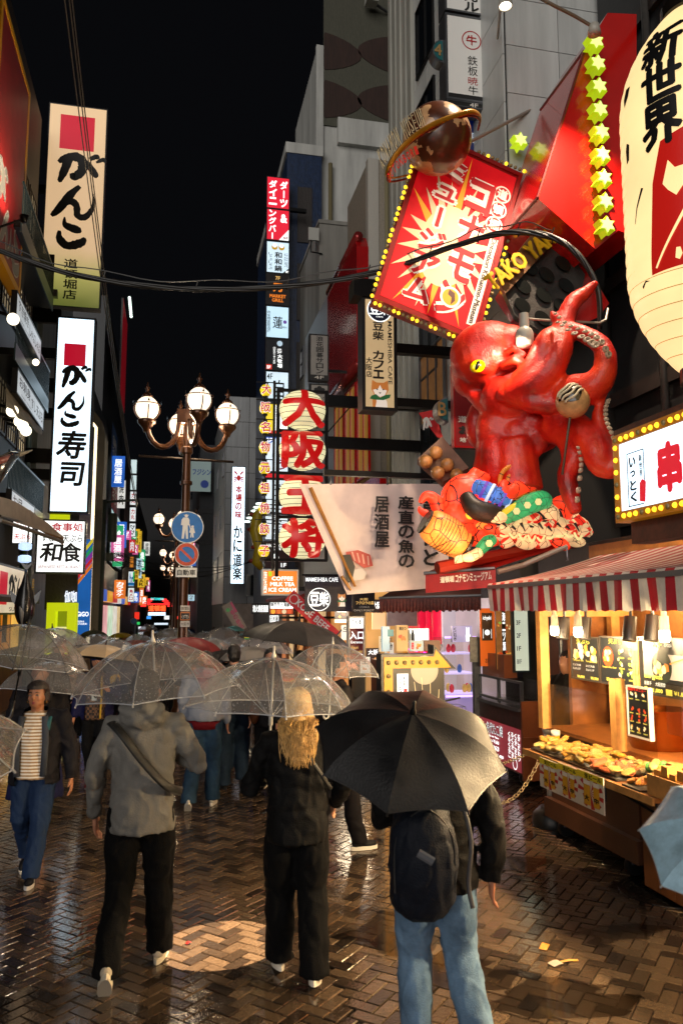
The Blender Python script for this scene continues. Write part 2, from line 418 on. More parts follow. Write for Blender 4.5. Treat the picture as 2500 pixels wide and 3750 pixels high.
for s in spots:
 if s in nset: continue
 x, y, a, L_ = s; mb = proto[L_][1]; mt = Matrix.Translation((x, y, rnd.uniform(-.0018, .0018))) @ Matrix.Rotation(a, 4, 'Z') @ Matrix.Rotation(rnd.uniform(-.009, .009), 4, 'X') @ Matrix.Rotation(rnd.uniform(-.009, .009), 4, 'Y')
 rest.add([mt @ q for q in mb.v], mb.f)
po = ob('paving', rest, paver_mat, ground); po['kind'] = 'stuff'
struct('street_beyond', MB().add([(-5, 19, -.006), (4.7, 16, -.006), (5, 140, -.006), (-5, 140, -.006)], [(0, 1, 2, 3)]), paver_mat)
# manhole covers, drain grate, litter
def manhole(label, x, y, r):
 t = thing('manhole_cover', label, 'manhole cover', (x, y, 0), 'manhole covers')
 ob('rim', MB().lathe([(r + .03, -.01), (r + .03, .005), (r, .006), (r, -.01)], 36, (x, y, 0)), M('wet_iron', '#1c1b1a', .25, .7, bump=.3, bs=60), t)
 d = MB().lathe([(r - .005, -.012), (r - .005, .002)], 36, (x, y, 0))
 for k in range(5):
  rr = r * (.2 + .16 * k); nb = 6 + 5 * k
  for q in range(nb):
   a = 2 * math.pi * q / nb; d.box(x + rr * math.cos(a) - .012, x + rr * math.cos(a) + .012, y + rr * math.sin(a) - .012, y + rr * math.sin(a) + .012, .002, .007)
 ob('lid', d, M('wet_iron'), t)
p = P(2440, 3265, Z=0); manhole('round iron manhole cover beside the wooden stall front', p.x, p.y, .33)
dr = thing('drain_grate', 'steel tread-plate drain cover at the left edge of the street', 'drain cover', (-1.75, 7.0, 0))
gm = MB().box(-2.5, -1.55, 6.5, 7.9, -.004, .004)
for i in range(16):
 for j in range(22):
  x, y = -2.47 + i * .058, 6.53 + j * .062; s_ = 1 if (i + j) % 2 else -1
  gm.add([(x, y, .0045), (x + .035, y + .02 * s_, .0045), (x + .04, y + .02 * s_ + .008, .009), (x + .005, y + .008, .009)], [(0, 1, 2, 3)])
ob('plate', gm, M('tread_plate', '#55565a', .22, .9), dr)
ob('rim', MB().box(-1.55, -1.51, 6.46, 7.94, -.005, .01).box(-2.5, -1.55, 6.46, 6.5, -.005, .01), M('steel_edge', '#8a8c90', .25, .9), dr)
def litter(label, px, py, l, wd, ang, c):
 p = P(px, py, Z=.006); t = thing('litter_scrap', label, 'litter', (p.x, p.y, 0)); q = []
 for a, b_, z in ((-1, -1, .006), (0, -1.1, .012), (1, -.9, .006), (1.05, 1, .009), (.1, .9, .016), (-1, 1, .007)):
  x, y = a * l / 2, b_ * wd / 2; q.append((p.x + x * math.cos(ang) - y * math.sin(ang), p.y + x * math.sin(ang) + y * math.cos(ang), z))
 ob('paper', MB().add(q, [(0, 1, 4, 5), (1, 2, 3, 4)]), M('litter' + c, c, .4), t)
litter('orange and white paper wrapper lying on the wet pavers', 1993, 3468, .1, .05, .9, '#d88a1c')
litter('crumpled pale tissue on the pavers next to the wrapper', 2034, 3530, .08, .06, .3, '#b9a99a')
litter('thin yellow strip of card on the wet pavers', 2080, 3522, .13, .02, .0, '#c48a2a')
litter('small red scrap lying in the bright light patch', 690, 3455, .035, .025, .5, '#7a1414')
# ================================================================ BUILDINGS
conc = M('concrete', '#77756f', .75, var=.3, vs=1.2, bump=.2, bs=12, streak=.35)
white_wall = M('white_wall', '#a9aaa6', .6, streak=.3, vs=1.5, bump=.06, bs=8)
dark_wall = M('dark_wall', '#1a1a1c', .5, var=.4, vs=2, bump=.15, bs=10)
dark_glass = M('dark_glass', '#0c1014', .12, .0, spec=.7)
steel = M('steel', '#6e7074', .35, .8, var=.2)
blackm = M('black_metal', '#0c0c0d', .35, .5, var=.3)
redp = M('red_paint', '#9c0f12', .25, var=.15, coat=.4)
def panels(parent, F, w_, h_, nx, ny, mat, gap=.012, t=.03, name='panel', skip=None):
 pw, ph = w_ / nx, h_ / ny; o, u, v, n = F; org = ORG.get(root_of(parent).name, V())
 mb = MB().fbox((V(), u, v, n), gap / 2, pw - gap / 2, gap / 2, ph - gap / 2, 0, t)
 me = bpy.data.meshes.new(name); me.from_pydata([tuple(q) for q in mb.v], [], mb.f); me.materials.append(mat)
 for i in range(nx):
  for j in range(ny):
   if skip and skip(i, j): continue
   q = link(bpy.data.objects.new(name, me), parent); q.location = o + u * (i * pw) + v * (j * ph) - org
def building(name, label, x0, x1, y0, y1, h, mat, cat='building'):
 t = thing(name, label, cat, ((x0 + x1) / 2, y0, 0)); ob('wall', MB().box(x0, x1, y0, y1, 0, h), mat, t); return t
def window(parent, F, a0, a1, b0, b1, glass=None, fm=None, bars=(1, 1), fw=.05):
 o = ob('window', MB().fbox(F, a0 + fw, a1 - fw, b0 + fw, b1 - fw, .002, .015), glass or dark_glass, parent)
 f = MB().fbox(F, a0, a1, b0, b0 + fw, 0, .05).fbox(F, a0, a1, b1 - fw, b1, 0, .05).fbox(F, a0, a0 + fw, b0 + fw, b1 - fw, 0, .05).fbox(F, a1 - fw, a1, b0 + fw, b1 - fw, 0, .05)
 for k in range(1, bars[0]):
  c = a0 + (a1 - a0) * k / bars[0]; f.fbox(F, c - .015, c + .015, b0 + fw, b1 - fw, .0, .04)
 for k in range(1, bars[1]):
  c = b0 + (b1 - b0) * k / bars[1]; f.fbox(F, a0 + fw, a1 - fw, c - .015, c + .015, .0, .036)
 ob('frame', f, fm or steel, o); return o
FR = lambda x, y, z=0: (V((x, y, z)), -Y_, Z_, -X_)       # on a right-hand wall, origin at its far end
FL = lambda x, y, z=0: (V((x, y, z)), Y_, Z_, X_)         # on a left-hand wall, origin at its near end
FC = lambda x, y, z=0: (V((x, y, z)), X_, Z_, -Y_)        # facing the camera
# ---- right side
rb1 = building('shop_building', 'dark shop building carrying the big red octopus and the giant lantern', 4.75, 9, 1.5, 9.7, 2.95, dark_wall)
ob('upper_wall', MB().box(6.1, 9, 1.5, 9.9, 2.9, 12), dark_wall, rb1)
for k in range(5):
 ob('fascia_beam', MB().box(6.02, 6.1, 1.5, 9.9, 3.3 + k * 1.7, 3.5 + k * 1.7), M('beam_brown', '#2a2220', .5, var=.3), rb1)
for yy in (2.2, 4.4, 6.4, 8.6): ob('downpipe', MB().tube([(6.0, yy, 2.9), (6.0, yy, 11)], .05, 8), M('pipe_grey', '#4a4744', .5, .3, var=.4), rb1, True)
ob('shop_interior', MB().box(4.70, 4.748, 1.6, 8.3, 0, 2.9), M('interior_wood', '#8a5a2c', .6, var=.3, vs=6), rb1)
rb2 = building('panel_building', 'tall white panelled building right of the fluted corner, with the steak sign', 4.66, 10, 10.07, 16.1, 19, M('panel_joint', '#1c1c1c', .7))
pm = M('white_panel', '#b4b7b5', .35, streak=.25, vs=2)
panels(rb2, FR(4.66, 14.4, 5.0), 4.3, 13.9, 5, 18, pm)
panels(rb2, FC(4.66, 10.07, 8.2), 3.4, 10.8, 4, 14, pm)
fl = M('fluted_tile', '#9a9a92', .4, streak=.3, vs=2)
for k in range(9):
 y1 = 16.1 - k * .19
 ob('fluted_rib', MB().box(4.56 + (.03 if k % 2 else 0), 4.66, y1 - .17, y1, .3, 18.9), fl, rb2)
for k in range(7): window(rb2, FR(4.63, 14.3, 4.4 + k * 2.1), .15, 1.2, 0, 1.5, bars=(2, 1), fm=blackm)
window(rb2, FR(4.60, 14.2, 5.6), .1, 1.5, 0, 1.4, M('food_window', '#7a5a32', .3, emit=.12, ecol='#c07a30', var=.6, vs=5), steel, (3, 1))
rb3 = building('beige_building', 'beige tiled mid-rise building just beyond the fluted white building', 4.66, 10, 18.3, 20.8, 13.6, M('beige_tile', '#8d8578', .6, var=.2, vs=20, bump=.2, bs=40))
ob('corner_tiles', MB().box(4.62, 4.9, 18.27, 18.5, 2.5, 13.6), M('white_brick', '#a5a29a', .5, bump=.4, bs=40), rb3)
ob('downpipe', MB().tube([(5.1, 18.22, 3), (5.1, 18.22, 13.4)], .06, 8), M('pipe_cream', '#8c8466', .5), rb3, True)
rf = thing('red_facade', 'glossy red slanted fascia over a shopfront, before the arched brick facade', 'facade', (4.5, 20, 3))
Fq = FR(4.62, 22, 0)
ob('upper_fascia', MB().prism([(0, 8.2), (3.75, 8.2), (3.75, 11.2), (3.5, 11.55), (0, 11.5)], Fq, 0, .3), redp, rf)
ob('lower_fascia', MB().prism([(0, 3.6), (5.3, 3.6), (5.3, 5.2), (0, 5.2)], Fq, .01, .16), redp, rf)
ob('bullnose', MB().tube([(4.38, 22, 8.2), (4.38, 18.3, 8.2)], .14, 10).tube([(4.38, 22, 11.5), (4.38, 18.3, 11.5)], .12, 10), M('bullnose_chrome', '#8a2a2a', .2, .5), rf, True)
for k in range(3): window(rf, FR(4.46, 21.5 - k * 1.4, 5.3), 0, 1.2, 0, 2.6, M('amber_window', '#6b4a1c', .25, emit=.25, ecol='#d89a3c', var=.5, vs=2), redp, (2, 1))
bluewall = M('white_glazed_brick', '#9aa0a8', .35, bump=.5, bs=45, var=.15, vs=25)
rb4 = building('arched_building', 'glazed white brick facade with a row of narrow arched windows', 4.66, 9, 21.2, 28, 12.2, bluewall)
for r_ in range(2):
 for k in range(4):
  y = 22.0 + k * 1.55; z0 = 8.2 - r_ * 4.0; pts = [(0, 0), (.5, 0), (.5, 2.0)] + [(.25 + .25 * math.cos(a), 2.0 + .25 * math.sin(a)) for a in [R(18 * q) for q in range(1, 10)]] + [(0, 2.0)]
  wo = ob('arched_window', MB().prism(pts, FR(4.66, y + .5, z0), .002, .02), M('arch_pane', '#2b2a28', .3), rb4)  # one even dark tone for the panes
  ring = MB()
  for q in range(10):
   a0, a1 = R(18 * q), R(18 * q + 16); c = V((.25, 2.0))
   ring.prism([(c.x + .25 * math.cos(a0), c.y + .25 * math.sin(a0)), (c.x + .36 * math.cos(a0), c.y + .36 * math.sin(a0)), (c.x + .36 * math.cos(a1), c.y + .36 * math.sin(a1)), (c.x + .25 * math.cos(a1), c.y + .25 * math.sin(a1))], FR(4.66, y + .5, z0), 0, .05)
  ob('arch_surround', ring, bluewall, wo)
rb5 = building('grey_block', 'grey concrete block with a louvred window and antennas, behind the arched facade', 5.25, 10, 28.4, 33, 17, conc)
window(rb5, FC(6.25, 28.4, 13.6), 0, 1.05, 0, 2.2, M('louvre_glass', '#101214', .2), steel, (1, 2))
ob('louvre', MB().box(6.3, 7.25, 28.33, 28.37, 14.75, 15.7), M('louvre_grey', '#4d504f', .5, bump=.8, bs=8), rb5)
ob('coping', MB().box(5.2, 10.02, 28.35, 33, 17, 17.15), conc, rb5)
for x, z in ((5.0, 15.9), (6.9, 17.2)):
 t = thing('antenna', 'small white panel antenna on a bracket ' + ('at the grey block corner' if x < 6 else 'on the grey block roof'), 'antenna', (x, 28.3, z))
 ob('panel', MB().box(x - .2, x + .2, 28.2, 28.3, z + .3, z + .8), M('antenna_white', '#a0a09a', .5), t)
 ob('bracket', MB().tube([(x - .1, 28.27, z + .3), (x - .1, 28.27, z - .15), (x + .35, 28.36, z - .15)], .03, 6).tube([(x + .1, 28.27, z + .3), (x + .1, 28.27, z - .1)], .03, 6), blackm, t)
rb6 = building('tower_block', 'tallest white tower with dark leafy mural panel on its upper wall', 6.05, 14, 33.5, 40, 28.3, white_wall)
def mural():
 m = bpy.data.materials.new('mural'); m.use_nodes = True; N = m.node_tree.nodes; L = m.node_tree.links; b = N['Principled BSDF']
 tc = N.new('ShaderNodeTexCoord'); nz = N.new('ShaderNodeTexNoise'); nz.inputs['Scale'].default_value = 9; nz.inputs['Detail'].default_value = 8; nz.inputs['Distortion'].default_value = 1.5
 mp = N.new('ShaderNodeMapping'); mp.inputs['Scale'].default_value = (3, 3, .4); L.new(tc.outputs['Object'], mp.inputs[0]); L.new(mp.outputs[0], nz.inputs[0])
 r = N.new('ShaderNodeValToRGB'); r.color_ramp.elements[0].color = (.02, .025, .018, 1); r.color_ramp.elements[1].color = (.09, .085, .06, 1); L.new(nz.outputs[0], r.inputs[0]); L.new(r.outputs[0], b.inputs['Base Color'])
 b.inputs['Roughness'].default_value = .8; return m
mu = mural()
a_, b_ = P(1152, 455, 33.5), P(1475, 20, 33.5)
ob('mural_panel', MB().box(6.35, 11.5, 33.42, 33.5, a_.z, b_.z + .3), mu, rb6)
for cx, cy in ((1190, 185), (1440, 200), (1190, 360), (1440, 378)):
 c = P(cx, cy, 33.4); pts = [(1.75 * math.cos(t_ * math.pi / 12), .95 * math.sin(t_ * math.pi / 12) * (1 - .25 * abs(math.cos(t_ * math.pi / 12)))) for t_ in range(24)]
 pts = [(max(p_[0], 6.36 - c.x), p_[1]) for p_ in pts]
 ob('brown_leaf', MB().prism(pts, FC(c.x, 33.42, c.z), .0, .03), M('mural_brown', '#2c1a13', .8, var=.3, streak=.4, vs=14), rb6)
ob('corner_pilaster', MB().box(6.0, 6.34, 33.38, 33.6, 0, 28.4), white_wall, rb6)
ob('pipe', MB().tube([(P(1210, 420, 33.3).x, 33.3, 22.5), (P(1210, 420, 33.3).x, 33.3, 5)], .1, 8), M('pipe_olive', '#6a6248', .5), rb6, True)
ob('ledge', MB().box(7.0, 9.6, 33.2, 33.5, a_.z - .9, a_.z + .35), white_wall, rb6)
t = thing('floodlight', 'white box floodlight on an arm at the tower roof', 'floodlight', (8.6, 33, 27)); p = P(1355, 22, 33.2)
ob('lamp_head', MB().box(p.x - .3, p.x + .25, 32.6, 33.1, p.z - .15, p.z + .25), M('antenna_white'), t); ob('arm', MB().tube([(p.x + .2, 33, p.z), (p.x + 1.1, 33.4, p.z - .1)], .06, 6), steel, t)
rb7 = building('stepped_block', 'narrow stepped white block left of the tall tower', 5.3, 7, 40.5, 46, 25.5, white_wall)
ob('step', MB().box(5.0, 7, 43, 47, 0, 21), white_wall, rb7)
rb8 = building('blue_glass_building', 'dark building with rough blue glazed side behind the floor sign column', 4.62, 6.2, 33, 45, 22.6, M('blue_glaze', '#1c2c48', .3, var=.5, vs=6, bump=.6, bs=14))
ob('cornice', MB().box(4.55, 6.25, 32.95, 45.1, 22.6, 23.1), white_wall, rb8)
for k in range(5): ob('brick_band', MB().box(5.1, 5.75, 32.93, 33, 4 + k * 3.6, 6.6 + k * 3.6), M('dark_brick', '#231d1b', .6, bump=.8, bs=20), rb8)
rb9 = building('crab_building', 'pale grey panelled building carrying the tall crab sign', 3.0, 10, 46, 58, 14.8, M('panel_joint'))
panels(rb9, FC(3.0, 46, 2.6), 4.0, 12.2, 3, 8, M('grey_panel', '#8f9294', .4, streak=.2), .03)
panels(rb9, FR(3.0, 58, 2.6), 12, 12.2, 7, 8, M('grey_panel'), .03)
ob('ground_floor', MB().box(2.97, 7, 45.95, 46, 0, 2.6), M('shop_pale', '#a08f84', .5, var=.2), rb9)
window(rb9, FC(4.25, 45.93, 3.0), 0, .5, 0, 1.3, dark_glass, steel)
rbx = building('far_grey_building', 'far dark grey building with the rooftop signboard, beyond the crab building', 2.2, 9, 66, 90, 16, M('far_grey', '#3a3d42', .6, var=.2))
for k in range(4): ob('band', MB().box(2.1, 9, 65.9, 66, 5 + k * 2.6, 5.4 + k * 2.6), M('far_band', '#23252a', .5), rbx)
# far end of the street
fe = building('far_end_building', 'dark tall building closing the far end of the street', -16, 12, 128, 140, 20, M('far_dark', '#121316', .7))
# ---- left side
lb1 = building('left_restaurant_building', 'dark timber restaurant building with balconies on the left', -10, -3.9, 9, 22.2, 16, M('timber_dark', '#1d1613', .55, var=.4, vs=5))
for k, z in enumerate((6.2, 9.0, 11.8)):
 for j in range(4):
  y = 16.9 + j * 1.3
  window(lb1, FL(-3.9, y, z), .05, 1.15, 0, 1.5, M('shoji' + str((j + k) % 3), '#6a6a60', .4, emit=(.5, .06, .2)[(j + k) % 3], ecol='#ffe2b0'), M('window_wood', '#2c201a', .5), (4, 4), .06)
for k, z in enumerate((4.55, 7.6, 10.4)):
 t = thing('balcony', 'dark balcony with thin bar railing, ' + ('lowest', 'middle', 'topmost')[k] + ' on the left restaurant', 'balcony', (-3.6, 19.5, z), 'left restaurant balconies')
 ob('slab', MB().box(-3.9, -3.3, 17.0, 21.6, z - .15, z), blackm, t)
 ob('fascia', MB().box(-3.3, -3.27, 17.0, 21.6, z - .25, z + .12), M('teal_metal', '#33454a', .35, .5), t)
 ob('rail', MB().box(-3.31, -3.27, 17.0, 21.6, z + .85, z + .9), M('teal_metal'), t)
 for q in range(31): ob('baluster', MB().box(-3.3, -3.28, 17.05 + q * .15, 17.07 + q * .15, z + .12, z + .85), M('teal_metal'), t)
lb2 = building('ribbed_building', 'pale blue-grey ribbed building behind the tall white and cream signs', -10, -3.75, 23.2, 29.4, 13.2, M('ribbed_wall', '#7d8a94', .5, streak=.3, vs=3))
for k in range(12): ob('rib', MB().box(-3.75 - .2 * k - .06, -3.75 - .2 * k, 23.12, 23.2, 2.5, 13.2), M('ribbed_wall'), lb2)
for k in range(5): ob('service_beam', MB().box(-5, -3.2, 22.6, 22.75, 4.2 + k * 2.0, 4.6 + k * 2.0), blackm, lb2)
ob('service_pipe', MB().tube([(-3.9, 22.7, 3), (-3.9, 22.7, 13)], .07, 8).tube([(-4.15, 22.7, 3), (-4.15, 22.7, 13)], .05, 8), M('pipe_blue', '#57707c', .4, .5), lb2, True)
ob('roof_slab', MB().box(-4.4, -3.3, 22.4, 23.2, 10.9, 11.1), steel, lb2)
lb3 = building('arcade_building', 'building with white slanted portal frame edged in a warm light strip', -10, -3.35, 30.5, 42, 11.5, M('arcade_dark', '#20242a', .3, var=.2))
pa, pb = P(347, 1930, 30), P(372, 1930, 30)
zt = P(350, 1520, 30).z; x0p, x1p = pa.x, pb.x
pf = thing('portal_frame', 'white slanted portal frame with glowing strip on the arcade building', 'portal', (x0p, 30, 0))
ob('leg', MB().prism([(x0p, 0), (x1p + .02, 0), (x1p + .02, zt - .75), (x1p - .1, zt - .3), (x0p - .45, zt + .5), (x0p - .5, zt + .1), (x0p - .02, zt - .5)], (V((0, 29.8, 0)), X_, Z_, -Y_), -1.4, 0), M('portal_white', '#9a9890', .45, streak=.15), pf)
ob('light_strip', MB().box(x0p - .13, x0p - .01, 29.9, 30.05, 0, zt - .5).prism([(x0p - .13, zt - .5), (x0p - .01, zt - .5), (x0p - .42, zt + .05), (x0p - .5, zt - .03)], (V((0, 29.9, 0)), X_, Z_, -Y_), -.1, 0), lit('warm_strip', '#ffe6b8', 2.5), pf)
lb4 = building('dark_store_building', 'dark tall store building with sideways white lettering on the left', -12, -3.75, 42.5, 60, 19, M('store_dark', '#1b2127', .4, var=.3))
lb5 = building('far_left_building', 'dark far building behind the narrow column of lit signs on the left', -12, -3.5, 61, 120, 14, M('far_left', '#15171b', .6, var=.3))
tz = thing('dark_spire_building', 'dark pointed rooftop rising behind the cream sign', 'building', (-5, 45, 0))
ob('spire', MB().prism([(-7.6, 19), (-5.2, 19), (-5.5, 21), (-5.95, 26.5), (-6.4, 21)], (V((0, 44, 0)), X_, Z_, -Y_), -3, 0), M('spire_dark', '#1a1d2a', .6), tz)
# ================================================================ SIGNS, LEFT SIDE
SUSHI = None
GA = [[(.0, .34, .1), (.12, .2, .2), (.34, .1, .26), (.5, .22, .24), (.5, .55, .25), (.34, .78, .2), (.28, .66, .1)], [(.22, .12, .22), (.15, .5, .22), (.05, .92, .14), (.02, 1.0, .02)], [(.52, .14, .03), (.62, .3, .16), (.78, .62, .18), (.8, .74, .05)], [(.66, .14, .1), (.8, .02, .14), (.84, .1, .08)], [(.8, .22, .06), (.95, .1, .13), (1.0, .2, .05)]]
NN = [[(.62, .0, .12), (.42, .28, .2), (.16, .78, .22), (.0, 1.0, .08)], [(.2, .66, .1), (.42, .5, .2), (.56, .62, .18), (.6, .92, .17), (.78, .93, .18), (.94, .6, .1), (.93, .2, .03)]]
KO = [[(.26, .0, .05), (.3, .25, .2), (.7, .38, .3), (.86, .36, .12)], [(.1, .46, .1), (.12, .72, .25), (.4, .93, .28), (.86, .8, .3), (1.0, .62, .12)]]
redsq = lit('print_red_lit', '#c8102e', .75)
def cream_mat():
 m = lit('cream_print', '#efd3a8', .8); N = m.node_tree.nodes; L = m.node_tree.links; b = N['Principled BSDF']
 tc = N.new('ShaderNodeTexCoord'); sp = N.new('ShaderNodeSeparateXYZ'); L.new(tc.outputs['Object'], sp.inputs[0])
 nz = N.new('ShaderNodeTexNoise'); nz.inputs['Scale'].default_value = 1.5; L.new(tc.outputs['Object'], nz.inputs[0])
 ad = N.new('ShaderNodeMath'); ad.operation = 'MULTIPLY_ADD'; ad.inputs[1].default_value = .4; L.new(nz.outputs[0], ad.inputs[0]); L.new(sp.outputs[2], ad.inputs[2])
 mr = N.new('ShaderNodeMapRange'); mr.inputs[1].default_value = .3; mr.inputs[2].default_value = 2.0; L.new(ad.outputs[0], mr.inputs[0])
 r = N.new('ShaderNodeValToRGB'); e = r.color_ramp.elements; e[0].color = (*hx('#5c6b2c'), 1); e[1].color = (*hx('#e2bd92'), 1); k = e.new(.45); k.color = (*hx('#a9a65a'), 1)
 L.new(mr.outputs[0], r.inputs[0]); L.new(r.outputs[0], b.inputs['Emission Color']); return m
s = sign('vertical_sign', 'tall cream lit sign with black brush kana and green foot, topmost on the left', 'sign', rectY(163, 385, 380, 1125, 22.6), cream_mat(), depth=.3, border=.025)
rect(s, (.2, .052, .79, .225), redsq, .008, 'red_square')
brush(s, (.2, .245, 1.0, .395), GA, BLACK); brush(s, (.12, .405, .86, .565), NN, BLACK); brush(s, (.22, .565, .7, .715), KO, BLACK)
txt(s, '道頓堀店', (.37, .765, .6, .965), BLACK, .02, True)
ob('wall_mount', MB().fbox(s.F, -.9, 0, .5, .75, -.2, -.05).fbox(s.F, -.9, 0, 3.4, 3.6, -.2, -.05), blackm, s.root)
ob('junction_cover', MB().fbox(s.F, -.02, s.w * .21, s.h * .115, s.h * .245, .0, .03), BLACK, s.root)
s = sign('vertical_sign', 'tall glaring white lit sign with black brush lettering below the cream sign', 'sign', rectY(192, 1160, 338, 1880, 22.3), lit('white_cool', '#d4ecfc', 2.0, .12), depth=.3, border=.05)
rect(s, (.22, .14, .77, .255), redsq, .008, 'red_square')
brush(s, (.2, .255, .92, .37), GA, BLACK); brush(s, (.12, .385, .8, .48), NN, BLACK); brush(s, (.2, .485, .66, .565), KO, BLACK)
txt(s, '寿', (.1, .585, .82, .73), BLACK, .028, shear=.15); txt(s, '司', (.2, .745, .8, .865), BLACK, .028, shear=.12)
ob('wall_mount', MB().fbox(s.F, -.8, 0, .9, 1.2, -.25, -.05).fbox(s.F, -.8, 0, 2.6, 2.9, -.25, -.05).fbox(s.F, -.8, 0, 4.3, 4.6, -.25, -.05), blackm, s.root)
s = sign('box_sign', 'square white lit sign with red and black calligraphy and English line beneath', 'sign', rectY(131, 1903, 312, 2100, 20.5), lit('white_neutral', '#f2f4f2', 1.5, .1), depth=.22, border=.035)
rl = lit('letter_red', '#c4122c', .7)
txt(s, '食事処', (.3, .06, .95, .22), rl, .02); txt(s, 'すし・天ぷら', (.1, .28, .94, .42), BLACK, .015)
txt(s, '和', (.07, .43, .52, .79), BLACK, .025, shear=.12); txt(s, '食', (.54, .43, .95, .79), BLACK, .025, shear=-.1)
txt(s, 'JAPANESE RESTAURANT', (.06, .85, .93, .93), lit('letter_maroon', '#9a1238', .4), .005)
s = sign('box_sign', 'small white lit sign with red brush kana above the hanging tuna', 'sign', rectY(42, 1898, 124, 1994, 17.5), lit('white_neutral', ''), depth=.15, border=.03)
txt(s, 'お昼', (.2, .06, .6, .2), rl, .02); txt(s, 'すし', (.35, .28, .75, .46), rl, .02); txt(s, '天ぷら', (.12, .6, .88, .82), rl, .02); txt(s, 'TENPURA', (.3, .86, .72, .93), M('print_grey', '#5a5a5a', .5))
s = sign('shop_sign', 'cream lit shop sign with red square and brush kana behind the hanging tuna', 'sign', rectX(-12, 2058, 104, 2252, -3.3), lit('cream_low', '#e6d2b4', .75, .2), depth=.2, border=.04)
rect(s, (.1, .15, .32, .8), redsq, .008, 'red_square'); brush(s, (.36, .2, .6, .7), GA, BLACK); brush(s, (.58, .22, .76, .75), NN, BLACK); brush(s, (.76, .25, .88, .7), KO, BLACK); txt(s, '寿', (.88, .2, .98, .75), BLACK, .03)
txt(s, 'SUSHI', (.4, .84, .8, .93), M('print_grey'))
# boards hanging in front of the balconies
bd = lit('board_white', '#cfd4d8', .55, .2)
for lab, r_, tx in (('slanted white board with two columns of brush script, highest on the left restaurant', (62, 1062, 160, 1165), ('すき焼き', 'しゃぶしゃぶ')),
     ('slanted white board with brush script above the row of globe bulbs', (64, 1345, 168, 1445), ('お刺身', 'すし 天ぷら')),
     ('low white board with brush script behind the grey canopy', (42, 1790, 130, 1895), ('お昼', 'ランチ'))):
 s = sign('menu_board', lab, 'sign', rectX(*r_, -3.2), bd, depth=.1, border=.03)
 txt(s, tx[0], (.08, .15, .45, .6), BLACK, .01, shear=-.2); txt(s, tx[1], (.5, .3, .95, .75), BLACK, .01, shear=-.2); txt(s, 'SHABU SHABU', (.15, .78, .5, .86), M('print_grey'))
# big red billboard at the top left
s = sign('billboard', 'tall red billboard with yellow frame at the top left', 'billboard', rectX(8, -40, 131, 960, -3.45), M('billboard_red', '#8c1212', .4, var=.25, vs=2), M('billboard_yellow', '#d89a10', .4), depth=.2, border=.16)
gry = M('billboard_letter', '#8d8a84', .5); wht = M('billboard_outline', '#d0ccc4', .5)
for bx, gl in (((.12, .62, .42, .8), GA), ((.3, .76, .62, .93), NN), ((.66, .76, .9, .94), KO)):
 for st, mt, li in (([[(a, b, c + .07) for a, b, c in q] for q in gl], wht, .008), (gl, gry, .016)): brush(s, bx, st, mt, li)
q = P(88, 800, X=-2.95); t = thing('billboard_lamp', 'black arm lamp shining up at the red billboard', 'lamp', q); ob('arm', MB().tube([q, q + V((-.5, 0, -.25)), q + V((-.9, 0, -.3))], .025, 6), blackm, t); ob('head', MB().lathe([(.05, -.08), (.09, .06), (.07, .07)], 12, q), blackm, t, True); ob('lens', MB().ell(q + V((0, 0, .06)), (.07, .07, .02), 10, 6), lit('bulb_lens', '#ffe8c0', 4), t, True)
light('billboard_spot', 'SPOT', q + V((0, 0, .1)), 420, (1, .84, .6), t, .06, P(70, 330, X=-3.45), 120, .7)
# round bulbs, globe row
for k, (px, py) in enumerate(((48, 1168), (131, 1326), (45, 1505), (72, 1543), (84, 1560), (95, 1577))):
 q = P(px, py, X=-3.2); t = thing('globe_bulb', 'bare round globe bulb ' + ('beside the highest board', 'above the second board', 'leftmost of the four under the awning cloth', 'second of the four under the awning cloth', 'third of the four under the awning cloth', 'last of the four under the awning cloth')[k], 'lamp', q, 'globe bulbs on the left restaurant')
 ob('globe', MB().ell(q, .12 if k != 1 else .08, 14, 10), lit('globe_warm', '#fff0d0', 2.5), t, True); ob('socket', MB().tube([q + V((-.1, 0, .08)), q + V((-.4, 0, .15))], .035, 8), blackm, t)
# awning cloth above bulbs, grey canopy with fringe
t = thing('awning_cloth', 'weathered pale cloth awning above the row of globe bulbs', 'awning', P(90, 1450, X=-3.4))
gm = MB(); pts = [P(x, y, X=X) for x, y, X in ((20, 1395, -3.75), (150, 1545, -3.75), (152, 1580, -3.0), (105, 1592, -3.0), (25, 1480, -3.0))]
n = 6; top = [P(20 + 22 * k, 1395 + 26 * k, X=-3.8) for k in range(n + 1)]; bot = [P(22 + 22 * k, 1490 + 17 * k, X=-3.0) + V((0, 0, .05 * math.sin(k * 2.1))) for k in range(n + 1)]
mid = [(a * .45 + b * .55) + V((0, 0, .12)) for a, b in zip(top, bot)]
gm.add(top + mid + bot, [(i, i + 1, n + 2 + i, n + 1 + i) for i in range(n)] + [(n + 1 + i, n + 2 + i, 2 * n + 3 + i, 2 * n + 2 + i) for i in range(n)])
ob('cloth', gm, M('awning_canvas', '#8d8672', .8, var=.4, vs=6, bump=.3), t, True)
t = thing('shop_canopy', 'grey folding canopy with brown fringe reaching over the street on the left', 'awning', P(100, 1900, Y=12.5))
A = [P(-30, 1812, Y=9.0), P(-30, 1880, Y=9.0)]; tip = [P(238, 1990, Y=14.5), P(232, 1965, Y=14.5)]
a0, a1, b0, b1 = P(-40, 1838, Y=11), P(110, 1862, Y=12.5), P(238, 1975, Y=14.2), P(-40, 1885, Y=11)
gm = MB(); rows = []
